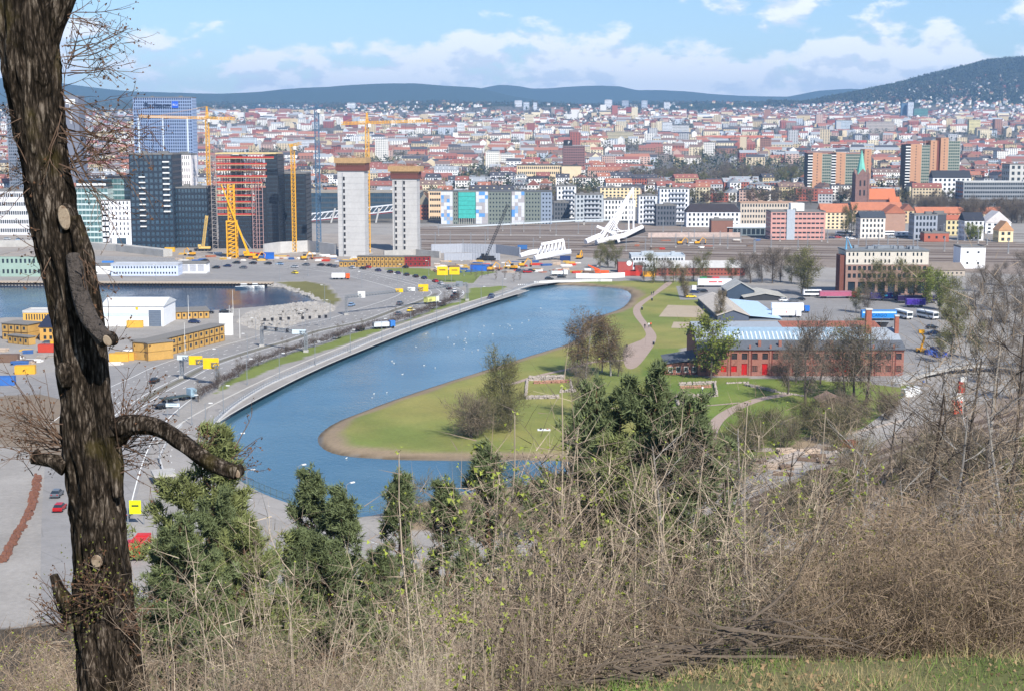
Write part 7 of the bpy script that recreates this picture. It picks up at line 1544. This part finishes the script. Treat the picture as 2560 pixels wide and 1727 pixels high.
for a, b, c, l in ((1612, 822, (30, 30, 36), 'person in black jacket walking on the park path'), (1627, 818, (226, 90, 50), 'person in orange jacket walking on the park path'), (1622, 819, (220, 220, 220), 'person in white jacket beside the orange jacket'), (1629, 739, (40, 50, 70), 'person in dark jacket at the upper park path'), (1634, 738, (60, 60, 64), 'person in grey jacket at the upper park path'), (1567, 874, (24, 26, 30), 'person in black standing at the path fork'), (1756, 981, (230, 230, 232), 'person in white beside the brick ruin wall'), (1270, 898, (30, 30, 30), 'person in black standing on the lake shore'), (2308, 965, (70, 110, 180), 'worker in blue beside the white site boxes')):
    o = obj('person', PM, None, W(a, b), rnd.uniform(0, 6), lin(c), 1.15); tag(o, l, 'person', 'people in the park')
for a, b in ((1634, 862), (1605, 775), (1630, 752), (1742, 1082)):
    r = empty('litter_bin', W(a, b), 'dark litter bin beside the park path', 'bin', 'litter bins'); r['_auto'] = 1; MB().tube([(0, 0, 0), (0, 0, 1.1)], .36, 10).build('drum', DARK, r); MB().tube([(0, 0, 1.1), (0, 0, 1.25)], [.4, .25], 10).build('lid', STEEL, r)
r = empty('picnic_blanket', W(1360, 1074), 'white picnic blanket spread on the lawn', 'blanket'); MB().bx(-1.6, 1.6, -1.2, 1.2, .01, .05).build('cloth', WHITE, r); [MB().box((x, .3, .2), (.5, .4, .35)).build('bag', cm(c, .8), r) for x, c in ((-.8, (60, 60, 70)), (.9, (150, 120, 100)))]
# ================================================================ FOREGROUND: old trunk, pines, thicket, grass
def bark_mat():
    m = bpy.data.materials.new('old_bark'); m.use_nodes = True; t = m.node_tree; t.nodes.clear(); n = NT(t); out = n('ShaderNodeOutputMaterial'); b = n('ShaderNodeBsdfPrincipled', i_Roughness=.95); b.inputs['Specular IOR Level'].default_value = .1
    p = n('ShaderNodeTexCoord').outputs['Object']; mp = n('ShaderNodeMapping'); t.links.new(p, mp.inputs[0]); mp.inputs['Scale'].default_value = (1, 1, .19)
    wv = n('ShaderNodeVectorMath', operation='ADD'); t.links.new(mp.outputs[0], wv.inputs[0]); ns = n('ShaderNodeTexNoise', i_Scale=14.0, i_Detail=3.0); t.links.new(mp.outputs[0], ns.inputs['Vector']); sc_ = n('ShaderNodeVectorMath', operation='SCALE'); sc_.inputs[3].default_value = .06; t.links.new(ns.outputs['Color'], sc_.inputs[0]); t.links.new(sc_.outputs[0], wv.inputs[1])
    vo = n('ShaderNodeTexVoronoi', feature='DISTANCE_TO_EDGE', i_Scale=30.0); t.links.new(wv.outputs[0], vo.inputs['Vector']); plate = n.mapr(vo.outputs['Distance'], .02, .20)
    a = n.noise(mp.outputs[0], 64, 5, .7, .2); c = n.noise(mp.outputs[0], 15, 4, .6); d = n.noise(p, 2.2, 4, .6)
    f = n.math('ADD', n.math('MULTIPLY', plate, .09), n.math('ADD', n.math('MULTIPLY', a, .55), n.math('MULTIPLY', c, .42)))
    col = n.mix(n.mapr(f, .42, .76), (.008, .006, .004, 1), (.10, .076, .056, 1)); col = n.mix(n.math('MULTIPLY', n.mapr(f, .57, .74), .85), col, (.27, .225, .18, 1)); col = n.mix(n.math('MULTIPLY', n.mapr(d, .54, .68), .5), col, (.075, .060, .018, 1))  # grey ridges carry a sunlit tone in the colour itself
    t.links.new(col, b.inputs['Base Color']); bn = n('ShaderNodeBump', i_Strength=1.0, i_Distance=.03); t.links.new(f, bn.inputs['Height']); t.links.new(bn.outputs[0], b.inputs['Normal']); t.links.new(b.outputs[0], out.inputs[0]); return m
BARK0 = bark_mat(); CUT = mat('cut_wood', (.33, .26, .185), .9, .4, 22.0, var2=(.15, .10, .065))
def loft(prof, Y, seg=56, amp=.02, name='trunk', dy=None, step=.018, closed=True, seed=0.0):
    """bark-covered stem through picture points (px, py, half width px) at distance Y; returns mesh"""
    C = [At(a, b, Y + (dy[i] if dy else 0)) for i, (a, b, w) in enumerate(prof)]; Rr = [w / F * (Y + (dy[i] if dy else 0)) * .91 for i, (a, b, w) in enumerate(prof)]
    pts = smooth([Vector((c.x, c.y, c.z)) for c in C], 8); rr = [v.x for v in smooth([Vector((q, 0, 0)) for q in Rr], 8)]
    P = []; Q = []; acc = 0
    for i in range(len(pts) - 1):
        L = (pts[i + 1] - pts[i]).length; k = max(1, int(L / step))
        for j in range(k): P.append(pts[i].lerp(pts[i + 1], j / k)); Q.append(rr[i] + (rr[i + 1] - rr[i]) * j / k)
    P.append(pts[-1]); Q.append(rr[-1]); V = []; s_ = 0.0; u = Vector((1, 0, 0))
    for i in range(len(P)):
        d = (P[min(i + 1, len(P) - 1)] - P[max(0, i - 1)]).normalized(); u = (u - d * u.dot(d)).normalized(); w = d.cross(u); s_ += (P[i] - P[i - 1]).length if i else 0
        for k in range(seg):
            a = 2 * math.pi * k / seg; cx, sy = math.cos(a), math.sin(a); r0 = Q[i]
            n1 = mnoise.noise(Vector((cx * r0 * 17 + seed, sy * r0 * 17, s_ * 2.6))); n2 = mnoise.noise(Vector((cx * r0 * 42, sy * r0 * 42 + seed, s_ * 6.5))); n3 = mnoise.noise(Vector((cx * 1.6 + seed, sy * 1.6, s_ * 1.7)))
            rad = r0 * (1 + .10 * n3) + amp * (1.0 - 2.2 * abs(n1)) + amp * .55 * n2; V.append((P[i] + (u * cx + w * sy) * rad)[:])
    Fq = [(i * seg + k, i * seg + (k + 1) % seg, (i + 1) * seg + (k + 1) % seg, (i + 1) * seg + k) for i in range(len(P) - 1) for k in range(seg)]
    if closed: Fq += [tuple(range(seg))[::-1], tuple((len(P) - 1) * seg + k for k in range(seg))]
    mb = MB(); mb.v = V; mb.f = Fq; mb.m = [0] * len(Fq); return mb
YT = 10.0
root_tree = empty('old_tree', Vector((0, 0, 0)), 'old rough barked tree trunk with cut branches at the left', 'tree')
MAIN = [(45, -90, 62), (58, 0, 66), (70, 90, 72), (78, 170, 70), (88, 240, 64), (102, 340, 59), (116, 430, 56), (130, 520, 56), (148, 600, 58), (172, 700, 58), (188, 800, 57), (198, 900, 58), (210, 1000, 60), (222, 1090, 66), (236, 1180, 69), (246, 1290, 67), (254, 1400, 68), (260, 1530, 77), (272, 1640, 84), (284, 1740, 92), (296, 1900, 112), (300, 2060, 140)]
loft(MAIN, YT, 120, .028).build('trunk', BARK0, root_tree, True)
loft([(186, 540, 12), (204, 620, 24), (218, 700, 25), (232, 800, 26), (243, 900, 26), (253, 1000, 26), (266, 1080, 27), (284, 1160, 22), (296, 1240, 14)], YT - .10, 40, .014, seed=5.0).build('second_stem', BARK0, root_tree, True)
loft([(98, 190, 34), (112, 110, 34), (132, 50, 33), (158, 0, 30), (184, -70, 27)], YT - .02, 40, .012, seed=9.0).build('fork', BARK0, root_tree, True)
loft([(48, 180, 26), (26, 110, 34), (4, 40, 40), (-20, -80, 44)], YT + .08, 40, .014, seed=3.0).build('fork', BARK0, root_tree, True)
br_ = loft([(262, 1110, 40), (300, 1072, 34), (345, 1060, 25), (400, 1070, 22), (450, 1100, 21), (500, 1140, 20), (548, 1165, 19), (592, 1182, 16)], YT - .05, 32, .010, dy=[0, -.05, -.12, -.2, -.28, -.35, -.4, -.45], seed=7.0).build('low_branch', BARK0, root_tree, True)
loft([(182, 640, 18), (192, 700, 22), (204, 750, 23), (222, 795, 23), (244, 828, 23), (266, 852, 22)], YT - .24, 32, .007, dy=[.08, 0, -.05, -.1, -.14, -.18], seed=2.0).build('hanging_branch', mat('bare_wood', (.072, .060, .052), .9, .55, 9.0, bump=.7, bscale=26), root_tree, True)
loft([(165, 1165, 26), (130, 1152, 18), (80, 1146, 14)], YT - .08, 24, .007, seed=8.0).build('branch_stub', BARK0, root_tree, True)
loft([(190, 1545, 36), (162, 1500, 20), (144, 1465, 13), (134, 1436, 9)], YT - .05, 24, .008, seed=4.0).build('branch_stub', BARK0, root_tree, True)
def scar(px, py, w, h, Y, tilt=0.0, name='pruning_scar'):
    c = At(px, py, Y); mb = MB(); n_ = 20; u = Vector((math.cos(tilt), 0, math.sin(tilt))); v = Vector((-math.sin(tilt), 0, math.cos(tilt))); W_ = w / F * Y; H_ = h / F * Y
    rim = [(c + u * math.cos(6.283 * k / n_) * W_ + v * math.sin(6.283 * k / n_) * H_)[:] for k in range(n_)]; inn = [(c + Vector((0, -.006, 0)) + u * math.cos(6.283 * k / n_) * W_ * .85 + v * math.sin(6.283 * k / n_) * H_ * .88)[:] for k in range(n_)]; bk = [(c + Vector((0, .12, 0)) + u * math.cos(6.283 * k / n_) * W_ * 1.5 + v * math.sin(6.283 * k / n_) * H_ * 1.35)[:] for k in range(n_)]
    mb.add(bk + rim + inn, [(k, (k + 1) % n_, n_ + (k + 1) % n_, n_ + k) for k in range(n_)] + [(n_ + k, n_ + (k + 1) % n_, 2 * n_ + (k + 1) % n_, 2 * n_ + k) for k in range(n_)] + [tuple(range(2 * n_, 3 * n_))]); mb.m[:n_] = [1] * n_; mb.build(name, [CUT, BARK0], root_tree, False)
scar(160, 545, 15, 31, YT - .158, .15); scar(242, 1402, 15, 17, YT - .23); scar(593, 1183, 7, 12, YT - .5, .3); scar(268, 852, 10, 15, YT - .46, .5); scar(80, 1146, 7, 12, YT - .1)
mb = loft([(160, 905, 14), (165, 935, 26), (168, 965, 14)], YT - .16, 24, .006); mb.build('knot', BARK0, root_tree, True)
# shoots
trg = np.random.default_rng(17); sh_ = MB(); bud_pts = []
def shoots(px, py, n_, ang, spread, lpx, Y=YT, r=.0042, side=2):
    for k in range(n_):
        a = math.radians(ang + trg.normal() * spread); p = At(px + trg.normal() * 8, py + trg.normal() * 22, Y + trg.uniform(-.15, .1)); L = lpx / F * Y * trg.uniform(.45, 1.2); d = Vector((math.cos(a), trg.normal() * .35, math.sin(a)))
        lp = bough(sh_, trg, p, d, L, r * trg.uniform(.7, 1.3), 6, 4, .10, .02, .3)
        for m in range(side + int(trg.integers(0, 3))):
            j = int(trg.integers(2, 6)); a2 = a + trg.choice((-1, 1)) * trg.uniform(.3, .9); sp = bough(sh_, trg, lp[j], (math.cos(a2), trg.normal() * .3, math.sin(a2)), L * trg.uniform(.15, .4), r * .5, 3, 3, .15, .02, .4); bud_pts.append(sp[-1])
        bud_pts.append(lp[-1])
shoots(150, 1120, 26, 150, 22, 190); shoots(150, 1090, 12, 165, 25, 230); shoots(90, 1150, 8, 120, 30, 90); shoots(300, 1080, 22, 55, 25, 170); shoots(310, 1100, 20, 15, 30, 150); shoots(300, 1150, 12, 20, 25, 130)
shoots(165, 150, 14, 10, 30, 200, r=.005, side=4); shoots(180, 60, 10, -20, 30, 170, side=4); shoots(150, 260, 14, -20, 30, 230, r=.005, side=4); shoots(165, 420, 16, 0, 30, 210, r=.005, side=4); shoots(150, 330, 10, -35, 20, 300, r=.006, side=5)
shoots(80, 430, 16, 170, 40, 110); shoots(60, 300, 12, 190, 35, 110); shoots(110, 620, 10, 190, 40, 90); shoots(580, 1170, 9, 40, 35, 100); shoots(500, 1120, 6, 60, 30, 70)
shoots(230, 1480, 34, 90, 75, 80, Y=YT - .25, r=.0035); shoots(170, 1560, 20, 140, 40, 130, Y=YT - .1); shoots(300, 1560, 18, 30, 40, 120, Y=YT - .1); shoots(210, 640, 8, -80, 25, 110, Y=YT - .25); shoots(270, 860, 5, 30, 40, 110, Y=YT - .3)
sh_.build('shoots', mat('shoot_bark', (.115, .072, .048), .9, .3, 6.0), root_tree)
bp = np.repeat(np.array([v[:] for v in bud_pts]), 2, 0) + trg.normal(size=(len(bud_pts) * 2, 3)) * .006; obj('buds', tri_mesh('buds', [(leaves(bp, .016, trg), mat('buds_red', (.12, .06, .03), .8, .3, 4.0))]), root_tree)
bp = np.array([At(225 + trg.normal() * 55, 1480 + trg.normal() * 60, YT - .32 + trg.normal() * .06)[:] for k in range(300)]); obj('young_leaves', tri_mesh('young_leaves', [(leaves(bp, .015, trg), mat('leaf_olive', (.14, .15, .03), .8, .3, 2.0))]), root_tree)
# --- pines on the slope
PN = [pine_meshes(500, 12, 4.2, NEEDLE, .16, 3300, 13, .27, .05), pine_meshes(501, 12, 2.7, NEEDLE2, .2, 2200, 13, .25, .046, .2), pine_meshes(502, 12, 4.6, NEEDLE2, .12, 3600, 13, .28, .05), pine_meshes(503, 12, 3.2, NEEDLE, .25, 2000, 13, .26, .045, .3)]
def pine(label, px, py, Y, v, wide=1.0):
    t = At(px, py, Y); z = gz(t.x, t.y); s = (t.z - z) / 12.2; o = plant('pine_tree', PN[v], (t.x, t.y, z), label, 'tree', 'pines on the slope', (s * wide, s * wide, s), names=('trunk', 'branches', 'needles'))
pine('bushy green pine just right of the old trunk', 455, 1055, 48, 0, 1.0); pine('dense low pine at the foot of the old trunk', 400, 1290, 36, 2, .95); pine('green pine below the low branch end', 590, 1300, 42, 0, .8); pine('pale green pine right of the dense low pine', 505, 1215, 44, 2, .9)
pine('leftmost of three slender pine tops over the lake', 806, 1142, 66, 1, .9); pine('middle of three slender pine tops over the lake', 886, 1196, 64, 1, 1.0); pine('rightmost of three slender pine tops over the lake', 968, 1158, 66, 1, .85); pine('broad pine mass below the three slender tops', 850, 1330, 54, 2, 1.0); pine('broad dark pine below the rightmost slender top', 935, 1350, 58, 2, .85); pine('small pine left of the three slender tops', 735, 1290, 60, 1, 1.0)
pine('tallest dark pine in front of the park path', 1580, 900, 84, 2, .95); pine('dark pine left of the tallest park pine', 1510, 960, 82, 2, .9); pine('dark pine right of the tallest park pine', 1665, 985, 80, 2, 1.0); pine('low dark pine below the tallest park pine', 1600, 1080, 74, 0, 1.05); pine('slim pine standing left of the dark pine group', 1250, 1085, 74, 1, .95); pine('small slim pine behind the budding branches', 1140, 1172, 72, 1, .95); pine('young pine top poking up beside the annex', 1622, 890, 96, 3, .5)
pine('bright green pine among the bare trees at the right', 2062, 1170, 62, 0, .85); pine('small green pine at the right picture edge', 2545, 1090, 60, 3, .9); pine('low green pine in the thicket right of centre', 2010, 1330, 46, 2, .8)
# --- thicket
N1 = mat('near_twig', (.245, .188, .138), .9, .3, 2.0); N2 = mat('near_twig_pale', (.40, .325, .24), .9, .28, 2.0); N3 = mat('near_twig_russet', (.25, .185, .125), .9, .3, 2.0); GB_ = mat('fresh_buds', (.25, .29, .05), .8, .3, 2.0)
SHR = [shrub_mesh(600, 3.0, 8, 1.0, 7, 4, .013, mats=(N2, N1), fine=450, buds=120, bsize=.02, bud=GB_), shrub_mesh(601, 3.0, 6, .8, 8, 4, .014, mats=(N2, N2), fine=350, buds=160, bsize=.022, bud=GB_), shrub_mesh(602, 2.6, 11, 1.5, 6, 5, .010, mats=(N2, N3), fine=700), shrub_mesh(603, 3.2, 5, .6, 6, 4, .013, mats=(N2, N1), fine=300, buds=420, bsize=.034, bud=GB_), shrub_mesh(604, 2.4, 12, 2.0, 8, 6, .009, mats=(N1, N3), fine=1700, buds=900, bsize=.02, bud=mat('bud_brown_olive', (.20, .165, .06), .9, .3, 2.0))]
SHF = [shrub_mesh(610 + k, 6.5, 7, 1.3, 8, 5, .034, mats=((N1, N1), (N2, N2), (N1, N3))[k], tl=1.0, fine=700, fl=.7, fw=.02, buds=220, bsize=.07, bud=GB_) for k in range(3)]
srg = random.Random(33)
def shrub(v, x, y, s, where, kind='bare shrub', far=False, rz=None):
    z = gz(x, y); o = plant('shrub', (SHF if far else SHR)[v], (x, y, z), '%s %s' % (kind, where), 'shrub', 'shrubs ' + where, s, rz, ('stems', 'shoots', 'twigs')); o['_auto'] = 1
KN = ['many stemmed pale grey shrub', 'upright pale stemmed shrub', 'dense russet twigged shrub', 'slender shrub with yellow green buds', 'fine twigged olive bush']
def at_x(px, Y): return (px - CX) / F * Y / math.cos(0) * 1.0
for k in range(32):                                                   # along the brink
    px = srg.uniform(340, 2600); Y = srg.uniform(10.8, 14.0) if px > 1300 else srg.uniform(7.5, 13); v = srg.choices((0, 1, 2, 3), (4, 3, 4, 2))[0] if px < 2000 else srg.choices((0, 2, 4), (2, 3, 5))[0]
    top = srg.uniform(1250, 1500) if px > 1150 else srg.uniform(1480, 1640)
    if px > 2050: top = srg.uniform(1180, 1330)
    x = at_x(px, Y); s = (At(px, top, Y).z - gz(x, Y)) / (3.0, 3.0, 2.6, 3.2, 2.4)[v]
    if s > .12: shrub(v, x, Y, min(s, 1.25), 'on the grassy brink', KN[v])
for px, Y, top, v in ((1310, 11.6, 880, 3), (1420, 12.0, 960, 1), (1190, 11.0, 960, 3), (1080, 10.0, 1060, 3), (1600, 12.2, 1020, 0), (1400, 11.4, 1180, 0), (1450, 11.6, 1230, 0), (1350, 11.3, 1260, 0), (1960, 12.0, 1060, 1), (1930, 12.1, 1200, 0), (1500, 12.6, 1020, 3), (1860, 12.8, 960, 3), (2120, 12.4, 980, 3), (600, 8.6, 1290, 1), (700, 8.4, 1340, 0), (480, 8.2, 1400, 0), (860, 9.0, 1400, 1), (1740, 12.2, 1080, 1)):
    x = at_x(px, Y); shrub(v, x, Y, (At(px, top, Y).z - gz(x, Y)) / (3.0, 3.0, 2.6, 3.2, 2.4)[v], 'rising above the brink', KN[v])
for px, Y, top in ((2150, 11.8, 1270), (2260, 11.6, 1240), (2380, 11.7, 1230), (2480, 11.5, 1210), (2560, 11.8, 1230), (2320, 12.6, 1250), (2440, 12.8, 1200), (2200, 13.0, 1260), (2540, 13.0, 1180), (2100, 12.5, 1320)):
    x = at_x(px, Y); shrub(4, x, Y, (At(px, top, Y).z - gz(x, Y)) / 2.4 * 1.0, 'at the lower right corner', KN[4])
for k in range(36):                                                   # down the slope
    px = srg.uniform(300, 2650); Y = srg.uniform(17, 60); v = srg.randrange(3); top = srg.uniform(1330, 1500) if px > 1050 else srg.uniform(1580, 1700)
    if px > 1900: top = srg.uniform(1180, 1330)
    x = at_x(px, Y); h = At(px, top, Y).z - gz(x, Y)
    if h > 1.5: shrub(v, x, Y, min(h, 10) / 6.7, 'down the slope', ('dark stemmed bare shrub', 'pale stemmed bare shrub', 'russet bare shrub')[v], True)
for k in range(26):
    px = srg.uniform(-60, 330); Y = srg.uniform(20, 60); v = srg.randrange(3); x = at_x(px, Y); h = At(px, srg.uniform(1530, 1680), Y).z - gz(x, Y)
    if h > .8: shrub(v, x, Y, min(h, 8) / 6.7, 'below the old trunk', ('dark stemmed bare shrub', 'pale stemmed bare shrub', 'russet bare shrub')[v], True)
# tall bare trees at the right
TB = [tree_meshes(700 + k, 14, (1.9, 1.9, 5.4), .66, 750, (.9, .02), 11, bark=(BARK, BIRCH, mat('bark_dark', (.06, .045, .036), .95, .3, 3.0))[k], twig=(TWIG, TWIGP, TWIG)[k], trunk_r=.11, clear=.25, clumps=6, lean=(-.02, .03, -.12)[k]) for k in range(3)]
for px, py, Y, v, rz in ((2470, 640, 46, 1, 0), (2330, 800, 40, 2, 0), (2420, 720, 44, 0, 1), (2540, 660, 42, 2, 2.4), (2290, 960, 48, 0, 3), (2200, 1010, 50, 2, 1), (2390, 860, 38, 1, 4), (2500, 780, 50, 0, 2), (2090, 960, 52, 1, 5), (1980, 1010, 56, 0, 2), (1880, 940, 60, 1, 1), (1760, 1040, 58, 2, 1), (2570, 840, 36, 1, 2), (1690, 960, 62, 1, 3), (1640, 1090, 54, 0, 1), (2240, 900, 56, 0, 2), (2150, 1040, 44, 1, 4), (2440, 800, 58, 2, 5), (2360, 930, 62, 0, 4), (2530, 900, 54, 1, 1), (2030, 1080, 48, 2, 2), (2300, 1060, 36, 1, 3), (2480, 960, 40, 0, 5)):
    t = At(px, py, Y); z = gz(t.x, Y); o = plant('bare_tree', TB[v], (t.x, Y, z), ('tall grey bare tree on the right slope', 'tall white stemmed bare tree on the right slope', 'leaning dark bare tree on the right slope')[v], 'tree', 'bare trees on the right slope', (t.z - z) / 13.2, rz); o['_auto'] = 1
# fallen branches of the brush pile, grass and litter
bp_ = MB(); brg = np.random.default_rng(44)
for k in range(230):
    px = brg.uniform(1480, 2080); Y = brg.uniform(10.4, 12.4); x = at_x(px, Y); z = gz(x, Y) + brg.uniform(0, .5); a = brg.normal() * .5 + (math.pi if brg.uniform() < .5 else 0); bough(bp_, brg, (x, Y, z), (math.cos(a), math.sin(a) * .5, brg.normal() * .3), brg.uniform(.4, 1.5), brg.uniform(.003, .013), 5, 4, .13, 0, .4)
tag(bp_.build('brush_pile', mat('dead_wood', (.15, .118, .09), .95, .35, 5.0)), 'tangled pile of cut dark branches along the grass edge', 'branches', kind='stuff')
n_ = 60000; X = brg.uniform(-1.5, 6.2, n_); Yg_ = brg.uniform(3.6, 12.8, n_); Z = ground_z(X, Yg_); dens = wob(X, Yg_, .8, 7) + brg.normal(size=n_) * .5
Dd = brg.normal(size=(n_, 3)) * .55 + np.array([0, 0, 1.0]); Ln = brg.uniform(.02, .11, n_) * (1 + 1.3 * np.clip(wob(X, Yg_, .5, 3), 0, 1)); V_ = slivers(np.column_stack([X, Yg_, Z - .005]), Dd, Ln, brg.uniform(.003, .006, n_), brg).reshape(-1, 3, 3)
dry = dens > .0; tag(obj('grass', tri_mesh('grass', [(V_[dry].reshape(-1, 3), mat('grass_dry', (.33, .265, .135), .9, .35, 2.0)), (V_[~dry].reshape(-1, 3), mat('grass_green', (.13, .20, .042), .9, .25, 2.0))])), 'short dry and green grass on the brink', 'grass', kind='stuff')
n_ = 9000; X = brg.uniform(-3, 7, n_); Yg_ = brg.uniform(5, 16, n_); Z = ground_z(X, Yg_); tag(obj('leaf_litter', tri_mesh('leaf_litter', [(leaves(np.column_stack([X, Yg_, Z + .012]), .03, brg), mat('dead_leaf', (.26, .175, .095), .9, .35, 4.0))])), 'scattered dead leaves and litter under the shrubs', 'leaves', kind='stuff')
n_ = 26000; X = brg.uniform(-30, 45, n_); Yg_ = brg.uniform(13, 120, n_); Z = ground_z(X, Yg_); tag(obj('slope_undergrowth', tri_mesh('slope_undergrowth', [(slivers(np.column_stack([X, Yg_, Z]), brg.normal(size=(n_, 3)) * .6 + np.array([0, 0, .9]), brg.uniform(.3, 1.1, n_), brg.uniform(.01, .03, n_), brg), TWIG)])), 'dry brown undergrowth covering the steep slope', 'undergrowth', kind='stuff')
# ================================================================ the air between here and the hills
hm = bpy.data.materials.new('haze'); hm.use_nodes = True; t = hm.node_tree; t.nodes.clear(); n = NT(t)
o_ = n('ShaderNodeOutputMaterial'); v_ = n('ShaderNodeVolumePrincipled'); v_.inputs['Density'].default_value = 7.4e-5
v_.inputs['Color'].default_value = (0.36, 0.62, 1.0, 1); v_.inputs['Anisotropy'].default_value = 0.0
t.links.new(v_.outputs[0], o_.inputs['Volume'])
mb = MB().bx(-9500, 9500, -300, 16000, -6, 560); hz = mb.build('haze', hm, kind='stuff')
cy.volume_step_rate = 10
# ================================================================ labels: tell look-alikes apart by their neighbours, then by order
def ordinal(k):
    u = ['', 'first', 'second', 'third', 'fourth', 'fifth', 'sixth', 'seventh', 'eighth', 'ninth', 'tenth', 'eleventh', 'twelfth', 'thirteenth', 'fourteenth', 'fifteenth', 'sixteenth', 'seventeenth', 'eighteenth', 'nineteenth']
    t = ['', '', 'twenty', 'thirty', 'forty', 'fifty', 'sixty', 'seventy', 'eighty', 'ninety']; te = ['', '', 'twentieth', 'thirtieth', 'fortieth', 'fiftieth', 'sixtieth', 'seventieth', 'eightieth', 'ninetieth']
    if k < 20: return u[k]
    return te[k // 10] if k % 10 == 0 else t[k // 10] + '-' + u[k % 10]
auto = [o for o in COL.objects if o.get('_auto')]
far_groups = ('town houses with pitched roofs', 'flat roofed town blocks', 'houses on the far hillside', 'bare trees among the town houses')
for o in auto:
    px, py = proj(o.location); o['_px'] = px; o['_py'] = py
    if o.get('group') in far_groups:
        best = min(LANDMARKS, key=lambda l: (l[1] - px) ** 2 + 1.5 * (l[2] - py) ** 2); dx, dy = px - best[1], py - best[2]
        rel = ('far left of' if dx < -160 else 'far right of' if dx > 160 else 'left of' if dx < -45 else 'right of' if dx > 45 else 'beyond')
        if o['group'] == 'houses on the far hillside' and rel == 'beyond': rel = 'high above'
        o['label'] = '%s, %s the %s' % (o['label'], rel, best[0])
by = {}
for o in auto: by.setdefault(o['label'], []).append(o)
for lab, os_ in by.items():
    if len(os_) < 2: continue
    os_.sort(key=lambda o: o['_px']); n_ = len(os_)
    for k, o in enumerate(os_):
        w = 'leftmost' if k == 0 else 'rightmost' if k == n_ - 1 else (ordinal(k + 1) + ' from left' if k < n_ / 2 + .5 else ordinal(n_ - k) + ' from right')
        o['label'] = '%s, %s' % (lab, w)
for o in COL.objects:
    for k in ('_auto', '_px', '_py', '_w', '_h', '_d'):
        if k in o: del o[k]
